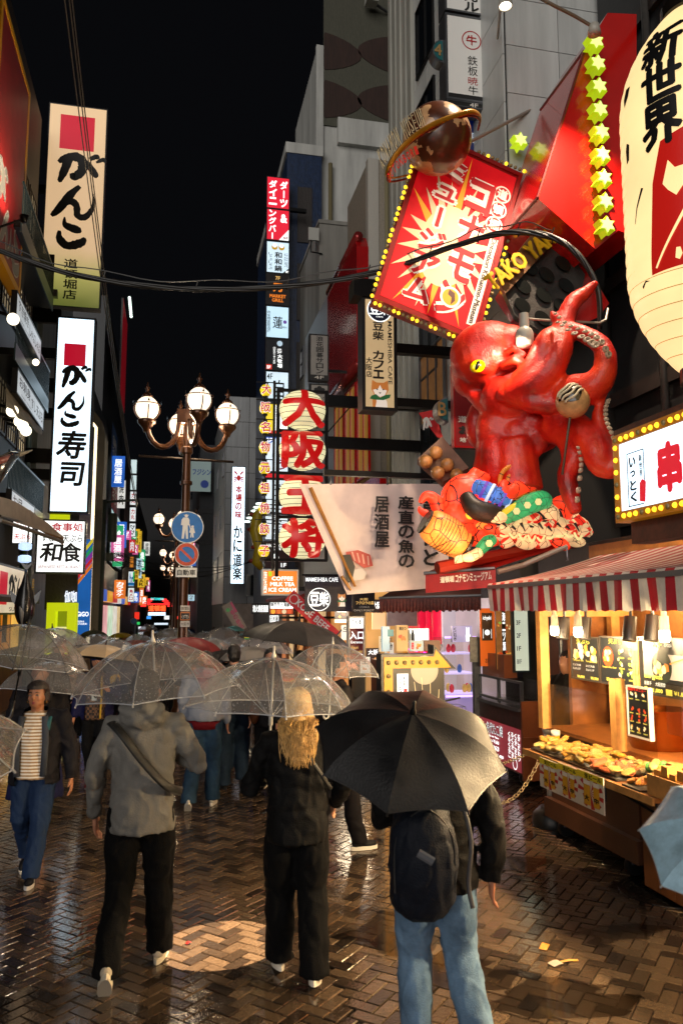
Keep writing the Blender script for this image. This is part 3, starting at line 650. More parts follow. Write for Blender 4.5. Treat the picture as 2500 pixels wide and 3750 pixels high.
for i in range(9):
 u_ = i / 8; l = P(-40 + 150 * u_, 1815 + 55 * u_ - 14 * math.sin(u_ * 3.1), Y=10.5 + 2 * u_); r_ = P(-40 + 276 * u_, 1880 + 92 * u_, Y=10.5 + 3.6 * u_); rows.append((l, (l + r_) / 2 + V((0, 0, .03)), r_))
gm.add([q for r_ in rows for q in r_], [(3 * i + k, 3 * i + k + 1, 3 * i + 4 + k, 3 * i + 3 + k) for i in range(8) for k in range(2)])
ob('roof_cloth', gm, M('canopy_grey', '#6e655c', .45, var=.3, vs=5), t, True)
gm = MB(); fs_ = []
for k in range(60):
 u_ = k / 60; a = P(108 + 124 * u_, 1868 + 98 * u_, Y=12.6 + 1.8 * u_); l = .2 * (1 - .3 * u_)
 gm.box(a.x - .012, a.x + .012, a.y - .004, a.y + .004, a.z - l, a.z)
ob('fringe', gm, M('fringe_brown', '#8a6a48', .4, var=.3, vs=20), t)
ob('support_arm', MB().tube([P(0, 1905, Y=11), P(120, 1945, Y=12.6), P(230, 1985, Y=14.4)], .03, 8).tube([P(0, 1890, Y=11), P(110, 1918, Y=12.6), P(190, 1952, Y=13.8)], .02, 6), M('arm_grey', '#4a4642', .4, .5), t)
# hanging tuna
q = P(92, 2190, Y=13.5); t = thing('tuna_model', 'black tuna model hanging head down by its tail on the left', 'fish model', q)
prof = [(.03, -.0), (.035, .1), (.07, .28), (.13, .48), (.165, .72), (.155, .95), (.11, 1.1), (.05, 1.2), (.01, 1.23)]
zt = P(92, 2085, Y=13.5).z
gm = MB().tube([(q.x, q.y, zt - z * .76) for r_, z in prof], [(r_ * .95, r_ * .75) for r_, z in prof], 14, up=(1, 0, 0))
fb = ob('body', gm, M('tuna_black', '#14161a', .25, var=.3, vs=4, coat=.4), t, True)
Ft = (V((q.x, q.y, zt)), X_, Z_, -Y_)
ob('tail_fin', MB().prism([(-.02, 0), (.02, 0), (.12, .14), (.02, .07), (-.02, .07), (-.12, .14)], Ft, -.015, .015), M('tuna_black'), t)
for sx in (-1, 1): ob('pectoral_fin', MB().prism([(sx * .1, -.45), (sx * .24, -.33), (sx * .2, -.5), (sx * .12, -.6)], Ft, -.01, .01), M('tuna_black'), t)
ob('belly_stripe', MB().tube([(q.x - .07, q.y - .07, zt - .5), (q.x - .02, q.y - .11, zt - .7), (q.x - .02, q.y - .07, zt - .88)], [.015, .04, .01], 8), M('tuna_belly', '#77797c', .3), t, True)
ob('eye', MB().ell((q.x + .05, q.y - .06, zt - .84), .012), M('tuna_eye', '#b0a060', .2), t)
fins = MB()
for k in range(9): fins.prism([(.10 - .002 * k, -.16 - .03 * k), (.14, -.17 - .03 * k), (.1, -.18 - .03 * k)], Ft, -.004, .004)
ob('finlet', fins, M('finlet_yellow', '#b8961c', .4), t)
ob('hook_chain', MB().tube([(q.x, q.y, zt + .02), (q.x, q.y, zt + .95)], .014, 6), steel, t)
lam = thing('fish_lamp', 'small glassy lamp cluster above the hanging tuna', 'lamp', (q.x, q.y, zt + .1))
for k in range(2): ob('ring', MB().lathe([(.06, .0), (.1, .02), (.1, .1), (.06, .12)], 10, (q.x - .02, q.y - .1, zt + .1 + k * .2)), lit('lamp_blue', '#bcd8ff', 1.2), lam)
# marlin head
q = P(60, 1668, Y=13); t = thing('marlin_model', 'black marlin model with long pale bill poking in from the left edge', 'fish model', q)
ob('body', MB().tube([P(-60, 1770, Y=12), P(0, 1712, Y=12.4), P(40, 1675, Y=12.8), P(62, 1664, Y=13)], [(.2, .14), (.17, .1), (.1, .07), (.05, .045)], 12), M('tuna_black'), t, True)
ob('bill', MB().tube([P(58, 1667, Y=13), P(90, 1658, Y=13.2), P(119, 1648, Y=13.4)], [.05, .03, .008], 10), M('bill_grey', '#8d8778', .4), t, True)
ob('eye', MB().ell(P(42, 1667, Y=12.72), .025), M('eye_orange', '#d0641c', .2), t, True)
ob('belly', MB().tube([P(-30, 1700, Y=12), P(15, 1682, Y=12.4), P(34, 1667, Y=12.65)], [.05, .05, .02], 8), M('marlin_red', '#8a4a42', .4), t, True)
# tavern front under the cream sign
t = thing('shopfront', 'warm wooden takeaway front under the cream shop sign', 'shopfront', P(40, 2290, X=-3.5))
F = FL(-3.45, 13.6, 0)
ob('wooden_front', MB().fbox(F, 0, 7.2, 0, 2.3, -.4, 0), M('front_wood', '#7a4a20', .5, var=.3, vs=4), t)
ob('tiled_eave', MB().prism([(-.5, 0), (.55, -.22), (.55, -.12), (-.5, .18)], (V((-3.6, 20.2, 2.55)), X_, Z_, -Y_), 0, 6), M('eave_dark', '#251c18', .5, bump=.6, bs=20), t)
for k in range(3): ob('lit_window', MB().fbox(F, 3.2 + k * 1.1, 4.1 + k * 1.1, 1.35, 2.1, 0, .02), lit('front_glow' + str(k), ('#e09030', '#c87420', '#f0b050')[k], .9, .3), t)
for k in range(3):
 pq = rect(S(t, V((-3.42, 15.8 + k * 1.0, 1.5)), Y_.copy(), Z_.copy(), .5, .6), (0, 0, 1, 1), M('poster_brown' + str(k), ('#8a5a20', '#a06a18', '#6a3818')[k], .5, var=.5, vs=10), .02, 'poster')
# yellow portal with screen
s = sign('yellow_portal', 'bright yellow lit portal with advertising screen, left of the blue banner', 'portal', rectY(168, 2208, 275, 2420, 22.2), None, lit('portal_yellow', '#cfdc10', .8), depth=.5, border=.22, back=False)
ob('inner_back', MB().fbox(s.F, .15, s.w - .1, .2, s.h - .2, -.5, -.46), lit('portal_olive', '#8a9410', .5), s.root)
rect(s, (.22, .42, .92, .98), lit('screen_pink', '#e8e0a0', .9), -.25, 'screen'); poly(s, [(.35, .98), (.38, .75), (.48, .58), (.66, .55), (.76, .68), (.75, .98)], M('screen_hair', '#2a1610', .6, emit=.03), -.235, 'screen_hair'); poly(s, [(.42, .98), (.42, .78), (.5, .68), (.6, .7), (.64, .85), (.6, .98)], lit('screen_skin', '#b8734c', .7), -.225, 'screen_face')
poly(s, [(.46, .63), (.68, .6), (.76, .75), (.7, .72), (.62, .66)], lit('screen_band', '#e8a8c8', .9), -.222, 'screen_headband')
# neon figure above portal and dark shutter
t = thing('dark_shutter', 'dark louvred upper wall above the yellow portal', 'wall panel', P(230, 2150, Y=23.1))
ob('louvre_wall', MB().box(P(170, 2150, 23.1).x, P(285, 2150, 23.1).x, 22.9, 23.1, 2.2, 4.6), M('louvre_dark', '#34302e', .5, bump=.8, bs=14), t)
s = S(t, P(235, 2212, 22.8), X_.copy(), Z_.copy(), .32, .36)
txt(s, '伽咖', (0, .0, 1, .9), lit('neon_white', '#e8f0ff', 1.5), .01)
s = sign('banner_panel', 'tall blue lit banner with rainbow stripes beside the glowing portal strip', 'banner', rectY(283, 1975, 334, 2330, 29), lit('banner_blue', '#1c6ac0', .7, .2), depth=.1, border=0)
for c, a in (('#d8202c', .30), ('#f08020', .36), ('#e8d020', .1), ('#20a060', .18), ('#9030a0', .24)):
 poly(s, [(0, a + .12), (0, a + .07), (1, a - .12), (1, a - .07)], lit('stripe' + c, c, .7), .008 + a * .01, 'stripe')
txt(s, 'Get into the', (.05, .34, .6, .36), lit('white_neutral', ''), .01); txt(s, 'Gaming', (.05, .37, .5, .39), lit('white_neutral', ''), .01)
txt(s, 'GiGO', (.05, .75, .9, .8), lit('white_neutral', ''), .03); txt(s, 'OSAKA', (.05, .84, .6, .86), lit('white_neutral', ''), .01); txt(s, 'DOTONBORI', (.05, .865, .8, .885), lit('white_neutral', ''), .01)
s = sign('fascia_sign', 'small bright yellow panel wedged under the tall white sign', 'sign', rectY(182, 1878, 256, 1912, 22.9), lit('yellow_lit', '#d4e014', .8), depth=.1, border=0)
# sideways store lettering
s = sign('store_sign', 'dark upright board with sideways white capital letters on the left', 'sign', rectX(368, 1728, 393, 1960, -3.55), M('store_board', '#22262b', .4), M('grey_frame', '#4a4a48', .4), depth=.1, border=.05)
o_, u_, v_, n_ = s.F; mb = MB()
for vs, fs in lay('TSUTAYA', (0, 0, s.h * .9, s.w * .75), .03): mb.add([o_ + v_ * (s.h * .95 - q.x) + u_ * (s.w * .12 + q.y) + n_ * (.02 + q.z) for q in vs], fs)
ob('lettering', mb, M('letter_pale', '#9a9a96', .5), s.root)
for k, (c, tx) in enumerate((('#1d4a86', '錦行'), ('#8c1a22', '錦行'))):
 s = sign('street_banner', ('blue' if k == 0 else 'red') + ' vertical cloth banner with white characters on the dark store', 'banner', rectX(412, 1545 + k * 165, 432, 1700 + k * 165, -3.45), M('banner' + c, c, .6), depth=.03, border=0)
 txt(s, tx, (.15, .2, .85, .8), wht, .02, True)
s = sign('glass_block_wall', 'square lit white glass facade panels on the dark store', 'window wall', rectX(408, 1850, 450, 2065, -3.6), None, steel, depth=.06, border=.05)
panels(s.root, (s.o + s.n * .01, s.u, s.v, s.n), s.w, s.h, 6, 7, lit('glass_white', '#bfe0e0', .7, .3), .1, .02, 'glass_block')
for lab, r_, c, tx in (('small red square sign with a white character on the far left store', (352, 2074, 374, 2116), '#a01422', '本'), ('round green emblem sign under the red square sign', (352, 2123, 374, 2160), '#0c6a3e', '★')):
 s = sign('blade_sign', lab, 'sign', rectY(*r_, 40), lit('bs' + c, c, .7), depth=.08, border=0)
 txt(s, tx, (.2, .15, .8, .85), lit('white_neutral', ''), .03)
# far left column of signs
for k, (y0, y1, c, tx, tc_, vert) in enumerate(((1682, 1735, '#d8ecec', '', None, 0), (1739, 1795, '#d8ecec', '', None, 0), (1799, 1850, '#eef4f4', '力丸', '#c8202c', 1), (1857, 1910, '#eef4f4', '力丸', '#c8202c', 1), (1916, 1966, '#eef4f4', 'NYNY', '#101010', 1), (1975, 2025, '#c8202c', '肉', '#ffffff', 0), (2033, 2085, '#241408', '居酒屋', '#f09020', 1), (2092, 2148, '#e8f4f4', 'Mart', '#1060a0', 0), (2152, 2205, '#eaf4ee', '鳥メロ', '#c02030', 1))):
 x0 = 478 - k * 1.3
 s = sign('column_sign', ('topmost blank white', 'second blank white', 'upper white red-lettered', 'lower white red-lettered', 'white capital-lettered', 'red', 'dark orange-lettered', 'green edged white', 'lowest white')[k] + ' lit panel in the far left sign column', 'sign', rectY(x0, y0, x0 + 24, y1, 60), lit('col' + c, c, .95, .15), depth=.2, border=.03, group='far left column of lit panels')
 if tx: txt(s, tx, (.2, .12, .8, .88), lit('tc' + tc_, tc_, .6) if tc_ != '#101010' else BLACK, .03, bool(vert))
 if k == 7: rect(s, (.72, .05, .97, .7), lit('mart_green', '#20b040', .9)); rect(s, (.05, .75, .97, .95), lit('mart_blue', '#1070b0', .8))
# red upright signboard with a row of lamps
s = sign('lamp_signboard', 'narrow red upright signboard edged with small lamps on the far left', 'sign', rectX(452, 1090, 470, 1500, -3.1), M('far_red', '#8a1420', .4, emit=.25, ecol='#a01420'), depth=.1, border=0)
for k in range(10): ob('lamp', MB().ell(P(474 + .7 * k, 1090 + 7.6 * k, X=-3.0), .09, 8, 6), lit('lamp_dot', '#e8fff0', 3), s.root, True)
# far neon gateway
q = P(575, 2225, Y=92); t = thing('neon_gateway', 'far red neon gateway sign with glowing characters across the street', 'gateway', q)
k = 92 / F_PX; F = (V((q.x, 92, q.z)), X_, Z_, -Y_)
for j in range(5):
 hw = (57 - j * 6) * k; zz = (3 + j * 6) * k
 ob('neon_bar', MB().fbox(F, -hw, -hw + 22 * k, zz, zz + 4 * k, 0, .2).fbox(F, hw - 22 * k, hw, zz, zz + 4 * k, 0, .2), lit('neon_red', '#ff3030', 1.6), t)
ob('neon_band', MB().fbox(F, -44 * k, 44 * k, 10 * k, 14 * k, -.1, .1), lit('neon_red', ''), t)
s = S(t, F[0] + X_ * (-30 * k) - Z_ * (14 * k), X_.copy(), Z_.copy(), 60 * k, 22 * k); txt(s, '道頓堀', (0, 0, 1, 1), lit('neon_orange', '#ff5a28', 1.8), .04, lift=.3)
s = S(t, F[0] + X_ * (-22 * k) + Z_ * (26 * k), X_.copy(), Z_.copy(), 44 * k, 8 * k); txt(s, 'DOTONBORI', (0, 0, 1, 1), lit('neon_cyan', '#40e0e0', 1.5), .03, lift=.3)
ob('white_band', MB().fbox(F, -30 * k, 30 * k, -28 * k, -17 * k, -.1, .3), lit('white_cool', ''), t)
for sx in (-1, 1): ob('post', MB().box(q.x + sx * 3.3 - .2, q.x + sx * 3.3 + .2, 91.8, 92.2, 0, q.z + .5), blackm, t)
# far string of lit shopfronts closing the view
for k, (px, py, wd, ht, c) in enumerate(((545, 2262, 16, 10, '#40a0ff'), (500, 2255, 20, 26, '#e83020'), (502, 2283, 20, 10, '#30c060'), (612, 2262, 22, 14, '#f0f4f0'), (640, 2235, 18, 20, '#e8e0d0'), (722, 2140, 8, 60, '#f0e040'), (730, 2135, 6, 75, '#ff5020'), (520, 2300, 26, 10, '#f4f8ff'), (590, 2285, 50, 7, '#dff0ff'), (655, 2262, 14, 10, '#ff4030'), (760, 2200, 12, 9, '#ffd080'), (540, 2120, 12, 8, '#ffa040'))):
 Yk = 78 + (k * 7) % 36
 s = sign('far_shop_sign', 'tiny far lit sign, ' + ('blue right of the signal', 'red on the left pavement', 'green under the red one', 'white right of the gateway', 'cream behind the lamp post', 'upright yellow right of the pole', 'upright orange neon right of the pole', 'white low at far left', 'pale strip under the gateway', 'red beside the lamp post', 'amber by the grey building', 'round amber lantern above the gateway')[k], 'sign', rectY(px - wd / 2, py - ht / 2, px + wd / 2, py + ht / 2, Yk), lit('far' + c, c, 1.1), depth=.15, border=0, group='tiny far signs')
 ob('post', MB().box(s.o.x + s.w / 2 - .04, s.o.x + s.w / 2 + .04, Yk + .1, Yk + .2, 0, s.o.z + s.h * .5), blackm, s.root)
# ================================================================ SIGNS, RIGHT SIDE
wl = lit('white_neutral', ''); 
# floor-by-floor sign column
cx0, cx1, CY = 976, 1060, 32.3
FLOORS = [(648, 764, '#d81c34', 'upper red'), (766, 880, '#d81c34', 'lower red'), (884, 1000, '#cfe6f4', 'pale blue hot-pot'), (1002, 1117, '#140c0c', 'black orange-lettered grill'), (1121, 1238, '#c4e4f6', 'pale blue lotus'), (1241, 1356, '#0c1018', 'black white-lettered ranch'), (1360, 1462, '#d4e8f4', 'white fourth-floor'), (1478, 1590, '#ecd030', 'yellow and white'), (1598, 1728, '#dfeef8', 'white blue-cornered'), (1732, 1752, '#d81c28', 'thin red'), (1756, 1880, '#e0eef4', 'white lower'), (1884, 1978, '#dce8ee', 'lowest white'), (1982, 2082, '#2c1014', 'dark brown coffee')]
FS = []
for k, (y0, y1, c, nm) in enumerate(FLOORS):
 FS.append(sign('floor_sign', nm + ' lit panel in the tall column of floor signs', 'sign', rectY(cx0 - (y0 - 650) * .006, y0, cx1 - (y0 - 650) * .004, y1, CY), lit('floor' + c, c, 1.05 if k not in (3, 5, 12) else .3, .1), depth=.25, border=.03, group='panels in the column of floor signs'))
s = FS[0]; txt(s, 'ダーツ', (.58, .1, .92, .95), wl, .04, True); txt(s, 'ダイニ', (.1, .1, .45, .9), wl, .04, True)
s = FS[1]; txt(s, '&', (.6, .14, .9, .42), wl, .04); txt(s, 'ングバー', (.1, .02, .42, .98), wl, .04, True); poly(s, [(.55, .98), (.98, .62), (.98, .98)], wl); txt(s, '9F', (.72, .86, .95, .96), lit('letter_maroon', ''), .02, lift=.012)
s = FS[2]
for x in (.36, .66): disc(s, x, .18, .13, lit('bowl_gold', '#d8a830', .6)); disc(s, x, .13, .09, wl, .009)
txt(s, '和和鍋', (.36, .32, .68, .95), BLACK, .03, True); txt(s, 'にこにこなべ', (.78, .35, .95, .8), BLACK, .01, True); txt(s, 'しゃぶしゃぶ', (.1, .35, .28, .9), BLACK, .01, True); poly(s, [(.72, .98), (.98, .82), (.98, .98)], BLACK); txt(s, '8F', (.84, .9, .97, .97), wl, .02, lift=.012)
s = FS[3]; gold = lit('letter_gold', '#f0c070', .9); org = lit('letter_orange', '#f08020', .9)
txt(s, '7F', (.4, .08, .6, .2), gold, .01); txt(s, '刀', (.3, .3, .72, .58), org, .04); txt(s, 'MARKET', (.16, .66, .86, .77), org, .03); txt(s, 'GRILL', (.26, .79, .76, .9), org, .03)
s = FS[4]; txt(s, '完全個室居酒屋', (.05, .15, .2, .85), BLACK, .005, True); txt(s, '蓮', (.3, .32, .72, .7), BLACK, .01); txt(s, 'REN', (.7, .62, .9, .68), BLACK, .01); disc(s, .82, .48, .08, lit('lotus', '#7a58b0', .6))
s = FS[5]; disc(s, .6, .14, .12, lit('moon', '#bcd4e4', .8)); txt(s, '大牧場', (.5, .48, .72, .92), wl, .03, True); txt(s, '焼肉屋', (.5, .3, .68, .47), wl, .01, True); txt(s, '国産和牛食べ放題', (.32, .26, .42, .8), wl, .0, True); rect(s, (.0, .82, .27, 1.), lit('tile_red', '#d83020', .8)); txt(s, '5F', (.05, .86, .22, .96), wl, .03, lift=.012)
s = FS[6]; txt(s, '4F', (.06, .08, .3, .3), BLACK, .01); txt(s, '自', (.4, .3, .8, .95), BLACK, .01)
s = FS[7]; rect(s, (.4, .05, .95, .95), wl); txt(s, '3時間飲み放題', (.45, .1, .6, .9), BLACK, .01, True, lift=.012); rect(s, (.05, .88, .95, .98), lit('tile_red', ''), .012)
s = FS[8]; poly(s, [(.02, .02), (.5, .02), (.02, .35)], lit('tile_blue', '#2050b0', .8)); txt(s, '2F', (.05, .05, .3, .18), wl, .02, lift=.012); txt(s, '大阪名物', (.3, .4, .42, .8), BLACK, .01, True); txt(s, '串かつ', (.5, .2, .9, .95), lit('letter_maroon', ''), .02, True)
s = FS[10]; txt(s, 'だるま', (.4, .1, .85, .8), BLACK, .03, True); txt(s, 'Since 1946', (.1, .85, .6, .95), BLACK, .005)
s = FS[11]; txt(s, '名代食堂', (.3, .1, .7, .95), BLACK, .02, True)
s = FS[12]; txt(s, 'HARD ROCK', (.1, .1, .9, .22), wl, .01); txt(s, 'CAFE', (.3, .24, .7, .33), wl, .01); txt(s, '1F', (.7, .8, .92, .95), wl, .02); disc(s, .45, .6, .16, wl)
ob('bracket', MB().box(FS[0].o.x + 1.0, 5.4, CY + .02, CY + .2, FS[0].o.z, FS[0].o.z + .15), blackm, FS[0].root)
# ball lantern sign, four characters
BY = 14.2; F_ = 'ball_lantern_sign'
t = thing(F_, 'tower of four glowing ball lanterns with large red characters in a black frame', 'lantern sign', P(1108, 1750, BY))
xa, xb = P(1016, 1750, BY).x, P(1198, 1750, BY).x; fm = MB()
zs = [P(1108, y, BY).z for y in (1432, 1580, 1735, 1895, 2052)]
for z in zs: fm.box(xa - (.3 if z == zs[-1] else .0), xb, BY - .03, BY + .03, z - .025, z + .025)
for x in (xa, xb - .02): fm.box(x - .03, x + .03, BY - .031, BY + .031, zs[-1] - .3 if x == xa else zs[-1], zs[0] + (.0 if x == xb else .03))
ob('frame', fm, blackm, t)
ob('wall_bracket', MB().box(xb, 4.66, BY - .04, BY + .04, zs[1] + .5, zs[1] + .72).box(xb, 4.66, BY - .04, BY + .04, zs[2] + .5, zs[2] + .72).tube([(xb, BY, zs[1]), (3.3, BY, zs[1] + .6)], .012, 5), blackm, t)
cream = lit('lantern_cream', '#f0e6b4', .95, .35); redl = lit('lantern_red', '#d01414', .55)
wire = M('wire_dark', '#2a2418', .5)
for k, (cy, ch) in enumerate(((1502, '大'), (1650, '阪'), (1815, '王'), (1972, '将'))):
 c = P(1107, cy, BY - .02); rr = .435; rz = .375
 bl = ob('lantern', MB().ell(c, (rr, rr * .8, rz), 28, 16), cream, t, True)
 rg = MB()
 for j in range(1, 12):
  ph = math.pi * j / 12; r_ = rr * math.sin(ph) * 1.006; pts = [(c.x + r_ * math.cos(a), c.y + r_ * .8 * math.sin(a), c.z + rz * math.cos(ph)) for a in [2 * math.pi * q / 28 for q in range(29)]]
  rg.tube(pts, .005, 4, cap=False)
 ob('hoop', rg, wire, bl)
 mb = MB()
 for vs, fs in lay(ch, (-.40, -.36, .40, .36), .04): mb.add([(q.x, q.y, q.z * 3) for q in vs], fs)
 mb = tess(mb, .05)
 for v_ in mb.v:
  x, z, dz = v_.x, v_.y, v_.z; d = 1 - min(.93, (x / rr) ** 2 + (z / rz) ** 2); v_.x = c.x + x * 1.02; v_.z = c.z + z * 1.0; v_.y = c.y - rr * .8 * math.sqrt(d) - .02 - dz
 ob('character', mb, redl, bl)
# string of small yellow lanterns
t = thing('lantern_string', 'string of small yellow lanterns with red characters left of the ball lanterns', 'lantern string', P(970, 1750, 13.6))
pole = MB(); sx_ = P(966, 1750, 13.6).x
pole.box(P(1003, 1750, 13.6).x - .02, P(1003, 1750, 13.6).x + .02, 13.65, 13.7, P(1003, 2090, 13.6).z, P(1003, 1390, 13.6).z)
for k, (cy, ch) in enumerate(zip((1430, 1495, 1567, 1640, 1715, 1788, 1862, 1938, 2018), '大阪名物元祖焼餃子')):
 c = P(973 - (k > 0) * 2 - k * .7, cy, 13.6); pole.box(c.x - .15, P(1003, 1750, 13.6).x, 13.66, 13.68, c.z + .165, c.z + .18)
 b_ = ob('lantern', MB().ell(c, (.1, .09, .115), 14, 10), lit('lantern_yellow', '#e8c818', .8, .3), t, True)
 ob('cap', MB().lathe([(.045, .1), (.045, .15)], 10, c).lathe([(.045, -.13), (.045, -.1)], 10, c), blackm, b_)
 mb = MB()
 for vs, fs in lay(ch, (-.085, -.09, .085, .09), .02): mb.add([(c.x + q.x, c.y - .1 - q.z, c.z + q.y) for q in vs], fs)
 ob('character', mb, lit('letter_red', ''), b_)
 mb = MB()
 for vs, fs in lay(ch, (-.092, -.097, .092, .097), .035): mb.add([(c.x + q.x, c.y - .095 - q.z, c.z + q.y) for q in vs], fs)
 ob('character_outline', mb, wl, b_)
ob('pole', pole, blackm, t)
# wall flood lamps row
t = thing('lamp_row', 'row of small bracket flood lamps on the blue glazed building', 'lamps', P(940, 1850, X=4.4))
for k in range(6):
 q = P(905 + 9 * k, 1910 - 13 * k, 30 - k); ob('lamp', MB().ell(q, (.13, .1, .04), 8, 6), lit('lamp_dot', ''), t, True); ob('arm', MB().tube([q, (4.6, q.y, q.z - .1)], .02, 5), blackm, t)
# cafe sign with the dog
s = sign('cafe_sign', 'upright wood-grain lit sign with round emblem and a small dog picture', 'sign', rectY(1326, 1088, 1452, 1502, 12), lit('wood_lit', '#d8b888', .62, .15), depth=.3, border=.05)
navy = M('print_navy', '#141c3c', .5); brn = M('print_brown', '#1c120c', .5)
disc(s, .5, .115, .36, wl, .008); disc(s, .5, .115, .33, navy, .01); txt(s, '豆', (.22, .075, .5, .16), wl, .025, lift=.013); txt(s, '柴', (.5, .075, .78, .16), wl, .025, lift=.013); txt(s, 'CAFE', (.4, .172, .6, .183), wl, .02, lift=.013)
txt(s, '豆柴 カフェ', (.3, .22, .62, .73), brn, .03, True); txt(s, '大阪店', (.1, .54, .28, .72), brn, .02, True)
o_, u_, v_, n_ = s.F; mb = MB()
for vs, fs in lay('MAMESHIBA CAFE', (0, 0, s.h * .56, s.w * .12), .01): mb.add([o_ + v_ * (s.h * .79 - q.x) + u_ * (s.w * .74 + q.y) + n_ * (.01 + q.z) for q in vs], fs)
ob('lettering', mb, brn, s.root)
dogw = lit('dog_white', '#e8d8c8', .7); dogo = lit('dog_orange', '#c87838', .6)
def dog(s, x, y, k, a=1.0):
 q = lambda pts: [(x + k * u_, y + k * v_ * a) for u_, v_ in pts]
 poly(s, q([(-.42, 1.0), (-.4, .55), (-.2, .3), (.2, .3), (.4, .55), (.45, 1.0)]), dogw, .01, 'dog_body')
 poly(s, q([(-.42, .9), (-.44, .5), (-.25, .3), (-.2, .6), (-.3, 1.0)]), dogo, .0115, 'dog_side')
 poly(s, q([(-.45, -.55), (-.2, -.42), (.2, -.42), (.45, -.55), (.5, -.05), (.3, .28), (0, .36), (-.3, .28), (-.5, -.05)]), dogo, .013, 'dog_head')
 poly(s, q([(-.4, -.02), (-.1, -.1), (0, -.3), (.1, -.1), (.4, -.02), (.28, .24), (0, .34), (-.28, .24)]), dogw, .015, 'dog_muzzle')
 for e in (-.17, .19): poly(s, q([(e - .06, -.06), (e, -.1), (e + .06, -.06), (e, -.01)]), BLACK, .017, 'dog_eye')
 poly(s, q([(-.07, .1), (.07, .1), (.0, .18)]), BLACK, .017, 'dog_nose')
 poly(s, q([(-.5, .3), (-.25, .2), (0, .38), (.3, .22), (.62, .18), (.55, .36), (.2, .5), (-.3, .5), (-.6, .46)]), lit('dog_scarf', '#2c6a3c', .45), .019, 'dog_scarf')
dog(s, .5, .83, .5, .33)
ob('bracket', MB().fbox(s.F, s.w, s.w + 1.6, 1.0, 1.16, -.2, -.05).fbox(s.F, s.w, s.w + 1.6, .1, .24, -.2, -.05).fbox(s.F, -.15, s.w + .4, s.h - .02, s.h + .28, -.32, .05), blackm, s.root)
# go-salon sign
s = sign('club_sign', 'grey unlit upright sign with black characters beside the arched facade', 'sign', rectY(1133, 1224, 1203, 1393, 19), M('sign_grey', '#8a8884', .5, var=.1), depth=.2, border=.03)
txt(s, '浪花囲碁サロン', (.34, .04, .72, .86), BLACK, .02, True); rect(s, (.05, .88, .95, .985), BLACK); txt(s, '4F', (.25, .9, .75, .97), wht, .0, lift=.011)
ob('bracket', MB().fbox(s.F, s.w, s.w + 1.6, .25, .32, -.1, -.05), blackm, s.root)
s = sign('club_sign', 'small grey sign with a dark emblem hanging below the grey upright sign', 'sign', rectY(1135, 1406, 1203, 1480, 18.5), M('sign_grey'), depth=.15, border=.03); txt(s, '❀', (.2, .1, .8, .5), BLACK, .05); txt(s, 'NaTnTns', (.3, .65, .9, .8), BLACK)
# crab restaurant sign
s = sign('crab_sign', 'very tall white lit sign with red crab emblem and brush characters down the street', 'sign', rectY(845, 1708, 897, 2140, 43.5), lit('white_cool', ''), depth=.35, border=.04)
cr = lit('letter_red2', '#c02020', .7)
disc(s, .5, .085, .22, cr, .008, r2=.19); poly(s, [(.34, .1), (.42, .075), (.58, .075), (.66, .1), (.55, .125), (.45, .125)], cr, name='crab_shell')
for sx in (-1, 1):
 for k in range(3): poly(s, [(.5 + sx * .1, .095 + .01 * k), (.5 + sx * .3, .085 + .02 * k), (.5 + sx * .33, .1 + .02 * k), (.5 + sx * .1, .1 + .01 * k)], cr, .009, 'crab_leg')
 poly(s, [(.5 + sx * .12, .075), (.5 + sx * .34, .05), (.5 + sx * .26, .035), (.5 + sx * .1, .06)], cr, .009, 'crab_claw')
txt(s, '本場の味', (.28, .16, .75, .45), cr, .035, True); txt(s, 'かに道楽', (.2, .5, .82, .97), BLACK, .025, True)
s = sign('rooftop_sign', 'far pale rooftop signboard with blue kana behind the lamp post', 'sign', rectY(697, 1690, 772, 1800, 65), lit('roof_pale', '#8a9c98', .45), depth=.2, border=0)
txt(s, 'フジシン', (.1, .25, 1., .45), lit('sign_blue', '#1c3c8c', .3), .03); disc(s, .7, .75, .2, lit('sign_blue', ''))
# orange drinks sign and shopfront signs below
s = sign('drinks_sign', 'orange lit sign reading coffee, milk tea and ice cream', 'sign', rectY(960, 2086, 1092, 2180, 18), lit('orange_lit', '#f08428', .95), M('frame_pale', '#d0c8b8', .4, emit=.2), depth=.2, border=.03)
for k, (tx, x0, x1) in enumerate((('COFFEE', .26, .85), ('MILK TEA', .22, .9), ('ICE CREAM', .18, .94))): txt(s, tx, (x0, .27 + .22 * k, x1, .43 + .22 * k), wl, .03)
txt(s, '台湾タピオカ専門店', (.04, .08, .13, .92), wl, .02, True); rect(s, (.17, .08, .26, .26), lit('tag_green', '#b8d820', .9))
ob('bracket', MB().fbox(s.F, s.w, 3.9, .1, .2, -.15, -.05), blackm, s.root)
s = sign('beef_bowl_sign', 'white lit sign with black characters over orange food pictures', 'sign', rectY(986, 2204, 1076, 2252, 20), wl, depth=.1, border=.02)
txt(s, '神戸牛と海鮮丼', (.04, .06, .96, .4), BLACK, .03); rect(s, (.02, .52, .98, .97), lit('food_red', '#c04018', .7)); [disc(s, x, .75, .09, lit('food_o' + str(k), c, .8), .009 + .001 * k, 'food_bowl') for k, (x, c) in enumerate(((.15, '#f0b020'), (.38, '#e06820'), (.6, '#f0d8b0'), (.82, '#e04818')))]
ob('bracket', MB().fbox(s.F, s.w, 4.0, .1, .2, -.1, -.04), blackm, s.root)
s = sign('tavern_sign', 'small white lit sign with three black characters under the food picture sign', 'sign', rectY(985, 2252, 1022, 2281, 20.5), wl, depth=.1, border=.015); txt(s, '日木屋', (.1, .15, .9, .85), BLACK, .02)
ob('bracket', MB().fbox(s.F, s.w, 4.2, .1, .16, -.1, -.04), blackm, s.root)
